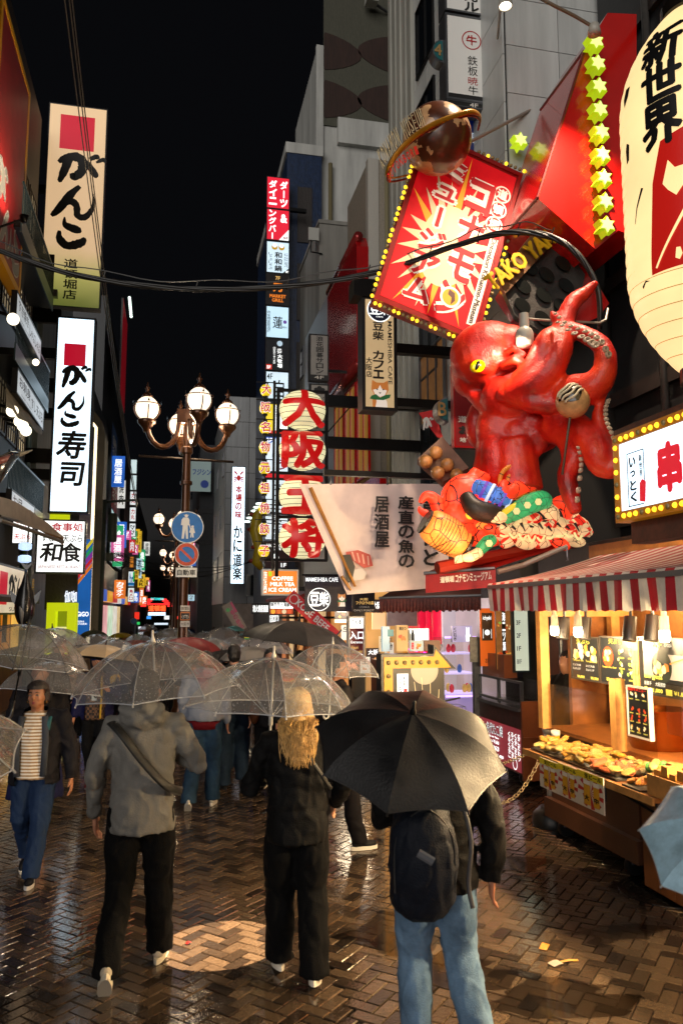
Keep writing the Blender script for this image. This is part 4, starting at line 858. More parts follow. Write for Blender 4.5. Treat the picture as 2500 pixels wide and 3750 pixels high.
s = sign('eatery_sign', 'dark fascia sign with bright white characters on the right side of the street', 'sign', rectY(922, 2210, 985, 2248, 24), M('fascia_dark', '#1c1614', .5), depth=.2, border=.02); txt(s, '炭火焼居酒屋', (.05, .15, .95, .85), wl, .03)
ob('bracket', MB().fbox(s.F, s.w, 3.2, .1, .2, -.2, -.1), blackm, s.root)
# flags and cafe banners
s = sign('cafe_banner', 'dark cafe banner with a round emblem and a small dog picture', 'banner', rectY(1116, 2110, 1288, 2240, 12.4), M('banner_dark', '#2b2430', .6, var=.5, vs=5), depth=.03, border=0)
txt(s, 'MAMESHIBA CAFE', (.02, .04, .7, .16), wl, .01); disc(s, .3, .66, .24, wl); disc(s, .3, .66, .225, navy, .009); txt(s, '豆', (.1, .45, .3, .85), wl, .025, lift=.012); txt(s, '柴', (.3, .45, .5, .85), wl, .025, lift=.012); dog(s, .78, .62, .17, 1.4)
ob('top_rail', MB().fbox(s.F, -.05, 2.6, s.h, s.h + .03, -.03, .02), blackm, s.root)
s = sign('owl_banner', 'dark banner with gold kana and small white capitals beside the cafe banner', 'banner', rectY(1290, 2168, 1372, 2243, 12), M('banner_black', '#1c1418', .6), depth=.03, border=0)
txt(s, '大阪', (.3, .3, .7, .42), gold, .01); txt(s, 'フクロウの森', (.15, .45, .95, .62), gold, .02); txt(s, 'OSAKA', (.3, .68, .75, .78), wht); txt(s, "OWL'S FOREST", (.06, .85, .96, .95), wht)
ob('top_rail', MB().fbox(s.F, -.05, 2.0, s.h, s.h + .03, -.03, .02), blackm, s.root)
s = sign('entrance_sign', 'white and maroon upright sign with large entrance characters', 'sign', rectY(1276, 2258, 1334, 2420, 11.3), M('maroon', '#6a1420', .5), M('frame_white', '#b8b0a8', .4), depth=.12, border=.02)
rect(s, (.03, .03, .97, .27), wl, .008); txt(s, 'くくる', (.2, .06, .8, .18), BLACK, .04, lift=.011); txt(s, 'KUKURU', (.28, .2, .66, .24), BLACK, .01, lift=.011); txt(s, '入口', (.06, .33, .94, .52), wl, .03); txt(s, 'Entrance', (.14, .55, .86, .61), wl, .005); txt(s, 'ikkuri', (.14, .66, .6, .74), gold); txt(s, 'ko-yaki', (.2, .76, .85, .84), gold)
ob('post', MB().fbox(s.F, .02, .06, -1.6, 0, -.1, -.05), blackm, s.root)
# slanted red flag
t = thing('red_flag', 'slanted red pennant with white capitals crossing behind the cafe banner', 'flag', P(1160, 2240, 13.2))
a, b = P(1085, 2170, 13.2), P(1228, 2300, 13.2); c, d = P(1075, 2250, 13.2), P(1215, 2345, 13.2)
u_ = (b - a); wd = u_.length; u_.normalize(); v_ = (a - c); hh = v_.length; v_ = (v_ - u_ * v_.dot(u_)).normalized(); s = S(t, a - v_ * .22, u_, v_, wd, .22)
ob('cloth', MB().fbox(s.F, -.06, wd + .1, 0, .22, -.006, 0), M('flag_red', '#c02024', .6, var=.2), t); txt(s, 'KOBE BEEF', (.12, .2, .9, .75), wht, .02); disc(s, .05, .5, .09, wht, .006, r2=.075)
ob('pole', MB().tube([a + u_ * (wd + .1) + v_ * .05, a + u_ * (wd + .1) - v_ * 1.6], .012, 6), steel, t)
# tall white spring banner far down
t = thing('spring_banner', 'tilted white advertising flag with pink characters far down the right side', 'flag', (2.2, 30, 0))
a, b, c = P(812, 2222, 30), P(848, 2200, 30), P(834, 2305, 30); u_ = (b - a).normalized(); v_ = V((-.22, 0, .975)); v_ = (v_ - u_ * v_.dot(u_)).normalized(); wd = (b - a).length
s = S(t, a - v_ * 1.15, u_, v_, wd, 1.15); ob('cloth', MB().fbox(s.F, 0, wd, 0, 1.15, -.006, 0), M('flag_white', '#b8b4ae', .6), t)
txt(s, '春の絶品', (.35, .25, .75, .95), lit('pink_print', '#b04a62', .3), .02, True); disc(s, .3, .2, .18, lit('green_print', '#5a9a5a', .3)); rect(s, (.75, .03, .95, .4), lit('pink_print', ''))
ob('pole', MB().tube([s.o + u_ * wd - v_ * 2.0, s.o + u_ * wd + v_ * 1.2], .015, 6), steel, t)
# small coffee board, red shop eave further down
s = sign('standing_board', 'small green lit board with yellow lettering low among the umbrellas', 'sign', rectY(891, 2318, 916, 2345, 22), lit('green_board', '#1c6a34', .7), depth=.08, border=.02); txt(s, 'DICU', (.15, .2, .85, .7), lit('lantern_yellow', ''), .03)
ob('post', MB().fbox(s.F, .05, .1, -s.o.z, 0, -.05, 0), blackm, s.root)
t = thing('shop_row', 'row of warm lit eateries under a red eave on the right side', 'shopfront', (4.4, 24, 0))
ob('red_eave', MB().prism([(3.6, 2.5), (4.66, 2.95), (4.66, 3.05), (3.6, 2.6)], (V((0, 22.5, 0)), X_, Z_, -Y_), -8, 0), M('eave_red', '#7a1a1a', .5), t)
for k in range(6): ob('lit_front', MB().box(4.5, 4.64, 20.6 + 2 * k, 22.3 + 2 * k, .1, 2.5), lit('eatery_glow' + str(k % 3), ('#d8904c', '#f0c48a', '#c0703c')[k % 3], .9, .4), t)
for k in range(5): ob('timber_post', MB().box(4.4, 4.6, 22.35 + 2 * k, 22.55 + 2 * k, 0, 2.6), M('front_wood'), t)
# burger mascot-free yellow sculpture: plain yellow curved bracket
t = thing('yellow_dragon_sculpture', 'curved yellow sculpture fixed to the wall left of the small lanterns', 'sculpture', P(945, 2000, 26))
pts = [P(x, y, 26) for x, y in ((962, 1850), (942, 1890), (935, 1945), (948, 2010), (940, 2060), (958, 2085))]
ob('body', MB().tube(pts, [.1, .18, .2, .16, .18, .08], 10), M('sculpt_yellow', '#b09818', .4, var=.2), t, True)
for k in range(4): ob('fin', MB().ell(pts[k + 1] + V((-.12, 0, .05)), (.16, .08, .08), 8, 6), M('sculpt_red', '#8a2a18', .4), t, True)
# ================================================================ STREET LAMPS
bronze = M('bronze', '#4a2c18', .28, .6, var=.2, vs=6, coat=.3)
def street_lamp(label, x, y, arms, group='street lamps with four globes', L=1.7, pw=420):
 t = thing('street_lamp', label, 'street lamp', (x, y, 0), group)
 ob('pole', MB().lathe([(.16, 0), (.16, .5), (.13, .55), (.1, 1.2), (.085, 1.25), (.07, 4.9), (.1, 4.92), (.1, 5.02), (.062, 5.04), (.05, 5.9), (.0, 5.95)], 18, (x, y, 0)), bronze, t, 40)
 ob('collar', MB().lathe([(.07, 4.35), (.105, 4.36), (.105, 4.42), (.07, 4.43)], 18, (x, y, 0)), bronze, t)
 ob('crossbar', MB().tube([(x - .82, y, 4.84), (x + .82, y, 4.8)], .022, 8), M('bar_dark', '#2c2018', .4, .5), t)
 ob('junction_box', MB().box(x - .19, x + .19, y - .1, y + .1, 5.45, 5.7), bronze, t)
 for a, hgt in arms:
  d = V((math.cos(a), math.sin(a), 0)); st = V((x, y, 5.5)) + d * .15; rr = .28
  ar = ob('arm', MB().tube([st] + [st + d * (rr - rr * math.cos(q)) + V((0, 0, -.05 - rr * 1.6 * math.sin(q))) for q in [R(18 * k) for k in range(11)]] + [st + d * (2 * rr) + V((0, 0, hgt - 5.62 - .02))], .048, 10), bronze, t, True)
  c = st + d * (2 * rr); c.z = hgt + .12
  ob('cup', MB().lathe([(.05, -.42), (.07, -.36), (.15, -.27), (.16, -.22), (.14, -.2)], 16, c), bronze, ar, True)
  gl = ob('globe', MB().ell(c, (.198, .198, .21), 24, 16), lit('lamp_globe', '#ffe6c8', L), ar, True)
  ob('finial', MB().lathe([(.1, .2), (.085, .235), (.03, .28), (.03, .32), (.05, .36), (.02, .4), (.012, .46), (.0, .48)], 12, c), bronze, gl, True)
  cage = MB()
  for k in range(4):
   an = a + k * math.pi / 2; e = V((math.cos(an), math.sin(an), 0))
   cage.tube([c + e * (.224 * math.sin(q)) - V((0, 0, .236 * math.cos(q))) for q in [R(35 + 12 * j) for j in range(6)]], .011, 5)
   cage.add([c + e * .24 + V((0, 0, .14)), c + e * .24 + e.cross(Z_) * .022 + V((0, 0, .08)), c + e * .24 - e.cross(Z_) * .022 + V((0, 0, .08))], [(0, 1, 2)])
  cage.tube([c + V((.226 * math.cos(q), .226 * math.sin(q), .06)) for q in [2 * math.pi * j / 24 for j in range(25)]], .009, 5, cap=False)
  ob('cage', cage, bronze, gl)
 light('lamp_light', 'POINT', (x, y, AZ - .62), pw, (1, .78, .52), t, .3)
 return t
AZ = 6.0
q = P(686, 1600, 14.0); LX = q.x
AR = [(R(188), P(538, 1500, 14).z - .12), (R(284), P(700, 1466, 13.4).z - .12), (R(8), P(838, 1512, 14).z - .12), (R(100), P(680, 1556, 14.7).z - .12)]
lamp0 = street_lamp('nearest street lamp with four glowing globes and round traffic signs on its post', LX, 14.0, AR)
street_lamp('second street lamp along the street, partly behind the round signs', P(650, 1900, 31).x, 31, AR)
street_lamp('third street lamp far down the street', P(640, 2050, 49).x, 49, AR)
street_lamp('farthest street lamp down the street near the gateway', P(628, 2100, 66).x, 66, AR)
lampB = street_lamp('street lamp of the same row standing behind the viewer', LX - .25, -3.4, AR)
# signs on the post
t = thing('pedestrian_sign', 'round blue sign with a white adult and child on the lamp post', 'road sign', P(686, 1930, 13.85))
def rsign(t, px, py, rpx, Y, m1, m2, r2):
 c = P(px, py, Y); r_ = rpx / F_PX * Y * 1.02
 ob('plate', MB().lathe([(r_, -.012), (r_, .012)], 40, c, ax='y'), m1, t); s = S(t, c + V((-r_, -.012, -r_)), X_.copy(), Z_.copy(), 2 * r_, 2 * r_)
 ob('bracket', MB().box(c.x - .1, c.x + .1, c.y + .012, c.y + .1, c.z - .03, c.z + .03), steel, t)
 if m2: disc(s, .5, .5, r2, m2, .002)
 return s
pw = M('sign_white', '#e4e6e2', .4); pb_ = M('sign_blue_paint', '#1470c0', .35, var=.2, vs=6)
s = rsign(t, 686, 1931, 57, 13.85, pw, pb_, .475)
def man(s, pts): poly(s, pts, pw, .005, 'figure')
man(s, [(.37, .2), (.44, .2), (.52, .2), (.56, .27), (.56, .44), (.51, .44), (.53, .86), (.47, .86), (.44, .55), (.4, .86), (.33, .86), (.36, .44), (.3, .44), (.32, .27)]); disc(s, .46, .145, .05, pw, .005, 'figure_head'); rect(s, (.38, .115, .54, .13), pw, .006, 'hat_brim')
man(s, [(.6, .52), (.7, .52), (.74, .68), (.69, .68), (.7, .82), (.66, .82), (.65, .7), (.63, .82), (.59, .82), (.61, .68), (.56, .66)]); disc(s, .66, .48, .042, pw, .005, 'child_head'); poly(s, [(.54, .42), (.57, .4), (.62, .55), (.59, .57)], pw, .007, 'arm')
t = thing('no_parking_sign', 'round no-parking sign with orange rim and slash on the lamp post', 'road sign', P(683, 2030, 13.85))
ro = M('sign_red_paint', '#d04a20', .4, var=.35, vs=12)
s = rsign(t, 683, 2031, 42, 13.85, pw, ro, .475); disc(s, .5, .5, .33, pb_, .004); poly(s, [(.22, .3), (.29, .23), (.78, .7), (.71, .77)], ro, .006, 'slash')
s = sign('plate_sign', 'white plate with three black characters under the no-parking sign', 'road sign', rectY(644, 2080, 720, 2113, 13.85), pw, M('sign_white'), depth=.02, border=.005); txt(s, '自動車', (.06, .18, .94, .82), BLACK, .02)
for lab, y0, y1, c, tx in (('white sticker with black characters wrapped on the lamp post', 2218, 2238, '#c8c4bc', '駐車放置禁止'), ('orange sticker with a bicycle symbol on the lamp post', 2241, 2272, '#c06a28', ''), ('white sticker naming the city low on the lamp post', 2275, 2296, '#c8c4bc', '大阪市')):
 s = sign('post_sticker', lab, 'sticker', rectY(660, y0, 695, y1, 13.84), M('st' + c, c, .5), depth=.01, border=0, group='stickers on the lamp post')
 if tx: txt(s, tx, (.05, .2, .95, .8), BLACK, .01)
 else:
  rect(s, (.08, .15, .95, .9), BLACK, .006)
  for x in (.3, .74): disc(s, x, .6, .15, wht, .009, 'wheel', r2=.12)
  poly(s, [(.3, .6), (.45, .38), (.7, .38), (.74, .6), (.7, .6), (.66, .44), (.46, .44), (.34, .6)], wht, .009, 'bicycle_frame')
for k, px in enumerate((640, 590)):
 pass
# small far traffic sign
t = thing('far_road_sign', 'small round blue road sign far down the left pavement', 'road sign', P(490, 2275, 40)); s = rsign(t, 490, 2275, 11, 40, pw, pb_, .47); ob('post', MB().tube([P(490, 2280, 40.05), (P(490, 2280, 40.05).x, 40.05, 0)], .03, 6), steel, t)
# grey utility post on the left with boxes
q = P(378, 2000, 27); t = thing('utility_post', 'grey utility post with boxes and looped cables on the left pavement', 'utility post', (q.x, 27, 0))
ob('post', MB().tube([(q.x, 27, 0), (q.x, 27, P(378, 1830, 27).z)], .07, 10), M('post_grey', '#3c4a48', .5), t, True)
ob('crossarm', MB().tube([(q.x, 27, P(378, 1838, 27).z), P(510, 1830, 27)], .04, 8), M('post_grey'), t, True)
ob('transformer', MB().lathe([(.12, 0), (.15, .05), (.15, .9), (.12, .95)], 14, P(410, 1985, 27)), M('post_grey'), t, True); ob('meter_box', MB().box(q.x + .1, q.x + .35, 26.8, 27.1, P(0, 2050, 27).z, P(0, 2020, 27).z), M('post_grey'), t)
rg = random.Random(3); cb = MB()
for k in range(5): cb.tube([(q.x + .5 + .2 * math.cos(a) * (1 + .2 * k), 26.9, P(0, 2060, 27).z + .25 * math.sin(a) + .03 * k) for a in [2 * math.pi * j / 16 for j in range(17)]], .012, 4, cap=False)
ob('cable_coil', cb, M('cable', '#0c0c0c', .4), t)
# ================================================================ OVERHEAD CABLES
cab = M('cable', '')
def sag(a, b, dz, n=24): return [a.lerp(b, i / n) - V((0, 0, dz * 4 * (i / n) * (1 - i / n))) for i in range(n + 1)]
t = thing('cable_bundle', 'thick black cable bundle sagging across the street', 'cable', P(650, 1050, 11))
ctl = [P(-60, 895, 11), P(250, 1000, 11), P(650, 1055, 10.8), P(1050, 1048, 10.4), P(1400, 990, 9.8), P(1650, 905, 9.2), P(1840, 852, 8.7), P(2000, 862, 8.4), P(2110, 925, 8.2), P(2185, 1050, 8.1), P(2195, 1200, 8.1)]
def spl(c, m=6):
 o = []
 for i in range(len(c) - 1):
  p0, p1, p2, p3 = c[max(i - 1, 0)], c[i], c[i + 1], c[min(i + 2, len(c) - 1)]
  for k in range(m):
   u_ = k / m; o.append(.5 * (2 * p1 + (p2 - p0) * u_ + (2 * p0 - 5 * p1 + 4 * p2 - p3) * u_ * u_ + (3 * p1 - p0 - 3 * p2 + p3) * u_ ** 3))
 return o + [c[-1]]
ln = spl(ctl)
for k in range(4): ob('strand', MB().tube([q + V((0, .02 * math.cos(k * 1.6 + i * .5), .022 * math.sin(k * 1.6 + i * .5))) for i, q in enumerate(ln)], .02 if k else .025, 6), cab, t, True)
ob('messenger_wire', MB().tube([q + V((0, 0, .11 + .03 * math.sin(i))) for i, q in enumerate(ln[:44])], .008, 5), cab, t)
for i in range(3, 44, 5): ob('cable_tie', MB().tube([ln[i] + V((0, 0, -.06)), ln[i] + V((0, .03, .03)), ln[i] + V((.03, 0, .13))], .009, 5), cab, t)
for k, (a, b) in enumerate(((P(235, -20, 13), P(498, 1850, 27)), (P(252, -20, 13), P(500, 1855, 27)), (P(262, -20, 13), P(503, 1850, 27)))):
 t = thing('overhead_wire', 'thin overhead wire running from the top left down the street, ' + ('left', 'middle', 'right')[k] + ' of three', 'cable', a, 'three thin overhead wires')
 ob('wire', MB().tube(sag(a, b, .5), .012, 5), M('wire_grey', '#55504a', .4), t)
t = thing('far_wires', 'thin slack wires crossing the far street behind the lamp post', 'cable', P(600, 2060, 40))
for k in range(3): ob('wire', MB().tube(sag(P(400, 2020 + 12 * k, 34), P(960, 2050 - 10 * k, 34), .5 + .2 * k), .014, 4), cab, t)

t = thing('left_shop_row', 'row of bright shop windows and fascia strips along the far left pavement', 'shopfront', (-3.6, 45, 0))
for k in range(9): c_ = ('#f0e8d8', '#e8c890', '#a8d8f0', '#f0b0b0', '#d8f0d0')[k % 5]; ob('shop_window', MB().box(-3.74, -3.55, 32 + 4.4 * k, 35.6 + 4.4 * k, .2, 2.5), lit('lsw' + c_, c_, .85, .5), t); ob('fascia_strip', MB().box(-3.7, -3.3, 32 + 4.4 * k, 35.8 + 4.4 * k, 2.7, 3.3), lit('lfs' + str(k % 4), ('#c02828', '#e8e0d0', '#2860c0', '#e0a020')[k % 4], .8, .3), t)
for k, (x, y, z) in enumerate(((6.9, 28.1, 11.4), (7.6, 28.1, 9.2), (5.0, 17.9, 9.6), (5.6, 17.9, 7.2), (8.6, 33.1, 17.5), (8.6, 33.1, 14.2), (6.6, 33.1, 12.2))):
 t = thing('air_conditioner', 'grey air conditioner box on the ' + ('grey block, upper', 'grey block, lower', 'beige building, upper', 'beige building, lower', 'tower, highest', 'tower, middle', 'tower, lowest')[k], 'air conditioner', (x, y, z), 'air conditioners on the right walls')
 ob('casing', MB().box(x - .4, x + .4, y - .05, y + .25, z, z + .6), M('ac_grey', '#8a8a84', .5, streak=.3), t); ob('fan_grille', MB().lathe([(.0, 0), (.22, 0), (.22, .02), (.0, .03)], 16, (x - .1, y - .05, z + .3), ax='y'), M('ac_dark', '#2a2a2a', .5), t); ob('bracket', MB().box(x - .35, x + .35, y, y + .3, z - .05, z - .01), steel, t)
for k in range(5): window(rb6, FC(6.7 + (k % 3) * 1.7, 33.47, 6 + (k // 3) * 4.5), 0, 1.0, 0, 1.5, dark_glass, steel, (2, 1))
for k in range(6): window(rb9, FR(2.96, 57 - k * 1.8, 4.2 + 3 * (k % 3)), 0, .9, 0, 1.4, M('dim_window', '#39424a', .2, emit=.12 * (k % 2), ecol='#ffe0a8'), steel, (2, 1))
for k in range(6): window(rb5, FR(5.25, 32.6 - (k % 3) * 1.3, 8.5 + 3.5 * (k // 3)), 0, .8, 0, 1.3, dark_glass, steel, (1, 2))

g_ = random.Random(40); FC_ = ('#f4f4ec', '#d02830', '#2a6ad0', '#f0c030', '#30b070', '#f08030', '#bfe4f4', '#e060a0')
for bd_, x, s_, y0, y1 in ((lb4, -3.75, 1, 45, 59), (lb5, -3.5, 1, 62, 115), (rbx, 2.2, -1, 67, 89)):
 for k in range(7 if bd_ is lb4 else 15):
  y = g_.uniform(y0, y1); z = g_.uniform(2.6, 9.5); c_ = g_.choice(FC_); w_ = g_.uniform(.35, .8); h_ = g_.uniform(.5, 2.4); xx = x + s_ * g_.uniform(.1, .5)
  q = ob('lit_sign', MB().box(min(xx, xx + s_ * w_), max(xx, xx + s_ * w_), y, y + .15, z, z + h_), lit('fl' + c_, c_, .8, .3), bd_)
  ss = S(bd_, V((min(xx, xx + s_ * w_), y - .01, z)), X_.copy(), Z_.copy(), w_, h_); txt(ss, g_.choice(('居酒屋', '焼肉', 'カラオケ', '寿司', '酒場', 'BAR')), (.2, .1, .8, .9), BLACK if c_ in ('#f4f4ec', '#f0c030', '#bfe4f4') else wl, .02, True, .01, parent=q)
# ================================================================ OCTOPUS MUSEUM CLUSTER
K = lambda Y: Y / F_PX
t = thing('red_signboard_box', 'big slanted glossy red box signboard with a column of green stars', 'signboard', P(2100, 600, 8.6))
red_box = M('box_red', '#b8140f', .22, var=.12, vs=1.5, coat=.6, spec=.6)
fp = [P(x, y, 8.6) for x, y in ((2138, 185), (2224, 45), (2330, 50), (2330, 870), (2263, 842), (2180, 912), (1968, 723))]; bp = [q + V((0, 1.25, 0)) for q in fp]; k = len(fp)
ob('body', MB().add(fp + bp, [tuple(range(k)), tuple(range(2 * k - 1, k - 1, -1))] + [(i, i + k, (i + 1) % k + k, (i + 1) % k) for i in range(k)]), red_box, t)
ob('corner_trim', MB().tube([fp[0], fp[6]], .02, 6).tube([fp[6], bp[6]], .02, 6).tube([fp[0], bp[0]], .02, 6), M('trim_dull', '#6a2020', .3), t)
starm = lit('star_green', '#bcd818', .75, .5)
for k, (px, py) in enumerate(((2182, 148), (2189, 228), (2194, 312), (2197, 397), (2203, 480), (2206, 563), (2212, 648), (2217, 735), (2222, 822), (1906, 510))):
 c = P(px, py, 8.4 if k < 9 else 9.75); pts = []
 for j in range(12):
  a = R(90 + 30 * j); r_ = .125 if j % 2 == 0 else .068; pts.append((r_ * math.cos(a), r_ * math.sin(a)))
 st = ob('star', MB().prism(pts, (c, X_, Z_, -Y_), -.15, 0), starm, t)
 ob('star_edge', MB().prism([(a * .8, b * .8) for a, b in pts], (c, X_, Z_, -Y_), .0, .02), lit('star_core', '#e8f890', 1.1), st)
# tilted red sign with bulbs
t = thing('tilted_red_sign', 'tilted red sunburst signboard with white kana and edge bulbs', 'signboard', P(1650, 860, 9.6))
BL, BR, TL, TR = (P(x, y, 9.6) for x, y in ((1370, 1093), (1740, 1249), (1558, 478), (1928, 634)))
u_ = (BR - BL); wd = u_.length; u_.normalize(); v_ = (TL - BL); hh = v_.length; v_.normalize()
s = S(t, BL, u_, v_, wd, hh); s.n = V((0, -1, 0)); 
ob('case', MB().fbox(s.F, 0, wd, 0, hh, -.28, 0), M('case_red', '#8c0f0c', .3, var=.2, coat=.3), t)
fmx = MB(); b = .045
fmx.fbox(s.F, -.01, wd + .01, -.01, b, 0, .03).fbox(s.F, -.01, wd + .01, hh - b, hh + .01, 0, .03).fbox(s.F, -.01, b, b, hh - b, 0, .03).fbox(s.F, wd - b, wd + .01, b, hh - b, 0, .03)
ob('rim', fmx, M('case_red'), t)
rect(s, (.04, .03, .96, .97), M('panel_red', '#c4121a', .6, emit=.45, ecol='#c81018', var=.15, spec=.2), .003, 'panel')
cm = M('ray_cream', '#d8c49a', .7, emit=.16, ecol='#e0c890'); am = M('ray_amber', '#d08a20', .7, emit=.45, ecol='#e09a20')
rg = random.Random(11); cx, cy = .5, .57; n = 24
for k in range(n):
 a0 = 2 * math.pi * k / n; da = math.pi / n * 1.02; r1 = rg.uniform(.4, .52) if k % 2 else rg.uniform(.5, .66); m_ = cm if rg.random() < .72 else am
 q = lambda a, r_: (cx + r_ * math.cos(a) * 1.05, cy + r_ * math.sin(a) * .82)
 pts = [q(a0 - da, .25), q(a0 + da, .25), q(a0, r1)]; pts = [(min(.95, max(.05, x)), min(.965, max(.035, y))) for x, y in pts]
 poly(s, pts, m_, .005 + .0003 * (k % 5), 'ray')
ring = [(cx + .25 * math.cos(a) * 1.08, cy + .23 * math.sin(a)) for j, a in enumerate([2 * math.pi * q_ / 40 for q_ in range(40)])]
poly(s, ring, cm, .0075, 'burst')
rdl = M('kana_red', '#a80e16', .7, emit=.3, ecol='#b01018'); cwh = M('kana_white', '#e8e0d0', .7, emit=.22, ecol='#e8dcc4')
for tx, bx in (('コナモン', (.54, .13, .80, .94)), ('ミュージアム', (.22, .08, .48, .93))):
 txt(s, tx, (bx[0] - .01, bx[1] - .008, bx[2] + .01, bx[3] + .008), cwh, .13, True, .010, 'kana_outline'); txt(s, tx, bx, rdl, .03, True, .014, 'kana')
for k, ch in enumerate('道頓堀'):
 disc(s, .87, .16 + .092 * k, .085, cwh, .011, 'character_disc'); disc(s, .87, .16 + .092 * k, .07, rdl, .013, 'character_disc'); txt(s, ch, (.815, .13 + .092 * k, .925, .19 + .092 * k), cwh, .04, lift=.016)
mb = MB()
for vs, fs in lay('Dotonbori Konamon-Museum', (0, 0, hh * .5, wd * .055), .02): mb.add([BL + v_ * (hh * .58 - q.x) + u_ * (wd * .885 + q.y) + s.n * (.016 + q.z) for q in vs], fs)
rect(s, (.87, .42, .95, .93), cwh, .011, 'caption_strip'); ob('caption', mb, M('caption_brown', '#3a2418', .4), t)
disc(s, .66, .83, .1, cwh, .017, 'ball_disc'); disc(s, .66, .83, .078, am, .0185, 'ball_disc'); poly(s, [(.63, .79), (.69, .8), (.71, .84), (.68, .87), (.67, .83), (.63, .82)], M('sauce_brown', '#4a1c0c', .4), .0195, 'sauce')
on = lit('bulb_amber', '#ffc428', 2.2); off = M('bulb_off', '#8a7a50', .2, spec=.6)
def bulb_edge(t, a, b, n, out, r_=.026, pat=(1, 1, 1, 0)):
 for k in range(n):
  c = a.lerp(b, (k + .5) / n) + out
  ob('bulb', MB().ell(c, r_, 8, 6), on if pat[k % len(pat)] else off, t, True)
dn = -v_; lf = -u_
bulb_edge(t, TL.lerp(BL, .2), BL, 25, lf * .035 + s.n * -.03); bulb_edge(t, BL, BR, 22, dn * .04 + s.n * -.03, pat=(1, 1, 0, 0)); bulb_edge(t, BR, TR, 26, -lf * .035 + s.n * -.03); bulb_edge(t, TL.lerp(TR, .5), TR, 11, -dn * .04 + s.n * -.03, pat=(0, 0, 1, 0))
ob('mount', MB().box(TR.x - .2, 4.75, 9.7, 9.85, TR.z - .9, TR.z - .7).box(TR.x - .4, 4.75, 9.7, 9.85, TR.z - 1.6, TR.z - 1.4), blackm, t)
# globe with ring of letters
gc = P(1600, 508, 9.25); gr = 142 * K(9.25); t = thing('globe_sculpture', 'brown globe sculpture with continents and a ring of lettering above the tilted sign', 'sculpture', gc)
def globe_mat():
 m = bpy.data.materials.new('globe'); m.use_nodes = True; N = m.node_tree.nodes; L = m.node_tree.links; b = N['Principled BSDF']
 tc = N.new('ShaderNodeTexCoord'); nz = N.new('ShaderNodeTexNoise'); nz.inputs['Scale'].default_value = 2.6; nz.inputs['Detail'].default_value = 7; L.new(tc.outputs['Object'], nz.inputs[0])
 r = N.new('ShaderNodeValToRGB'); r.color_ramp.interpolation = 'CONSTANT'; e = r.color_ramp.elements; e[0].color = (*hx('#5a2e1a'), 1); e[1].position = .5; e[1].color = (*hx('#d8a878'), 1)
 L.new(nz.outputs[0], r.inputs[0]); n2 = N.new('ShaderNodeTexNoise'); n2.inputs['Scale'].default_value = 12; L.new(tc.outputs['Object'], n2.inputs[0])
 mx = N.new('ShaderNodeMix'); mx.data_type = 'RGBA'; mx.blend_type = 'MULTIPLY'; mx.inputs['Factor'].default_value = .5; L.new(r.outputs[0], mx.inputs['A']); L.new(n2.outputs[0], mx.inputs['B']); L.new(mx.outputs['Result'], b.inputs['Base Color'])
 b.inputs['Roughness'].default_value = .3; b.inputs['Coat Weight'].default_value = .3; return m
ob('sphere', MB().ell(gc, gr, 32, 20), globe_mat(), t, True)
rp = spl([P(x, y, Y) for x, y, Y in ((1752, 462, 9.3), (1758, 425, 9.1), (1725, 408, 8.85), (1660, 425, 8.8), (1580, 458, 8.8), (1500, 512, 8.85), (1440, 580, 8.95), (1420, 640, 9.1), (1440, 650, 9.3), (1490, 640, 9.5))])
ob('ring', MB().tube(rp, [(.035, .012)] * len(rp), 6), M('ring_gold', '#b07818', .3, .5), t, True)
ob('ring_dark_edge', MB().tube([q + V((0, .03, -.035)) for q in rp], .014, 6), M('ring_red', '#6a1410', .4), t, True)
def arc_text(tx, pts, size, mat, bold, lift):
 d = [0]
 for i in range(len(pts) - 1): d.append(d[-1] + (pts[i + 1] - pts[i]).length)
 n = len(tx)
 for j, ch in enumerate(tx):
  if ch == ' ': continue
  tt = d[-1] * (j + .5) / n; i = max(q for q in range(len(pts) - 1) if d[q] <= tt); p = pts[i].lerp(pts[i + 1], (tt - d[i]) / (d[i + 1] - d[i])); tg = (pts[i + 1] - pts[i]); tg.y = 0; tg.normalize(); up = V((-.32, 0, .95)); wj = d[-1] / n * .78; mb = MB()
  for vs, fs in lay(ch, (-wj / 2, 0, wj / 2, size), bold): mb.add([p + tg * q.x + up * q.y + V((0, -lift - q.z, 0)) for q in vs], fs)
  ob('letter', mb, mat, t)
tp = spl([P(x, y, Y) for x, y, Y in ((1400, 625, 8.95), (1445, 560, 8.8), (1500, 505, 8.7), (1560, 462, 8.65))])
arc_text('KONAMON MUSEUM', [q + V((0, 0, .02)) for q in tp], .24, M('letter_white_gold', '#d8c8a0', .4), .02, .0); arc_text('KONAMON MUSEUM', [q + V((0, 0, .03)) for q in tp], .22, M('letter_dark', '#3a1810', .4), -.02, .012)
tp = spl([P(x, y, Y) for x, y, Y in ((1425, 655, 8.85), (1450, 612, 8.75), (1490, 575, 8.7), (1535, 545, 8.65))])
arc_text('DOTONBORI', [q + V((0, 0, -.06)) for q in tp], .11, M('letter_red_flat', '#d82c1c', .4), .03, .01)
ob('support', MB().tube([gc + V((.3, .2, 0)), P(1955, 395, 10.1)], .025, 8), M('arm_pale', '#a09a90', .4, .4), t)
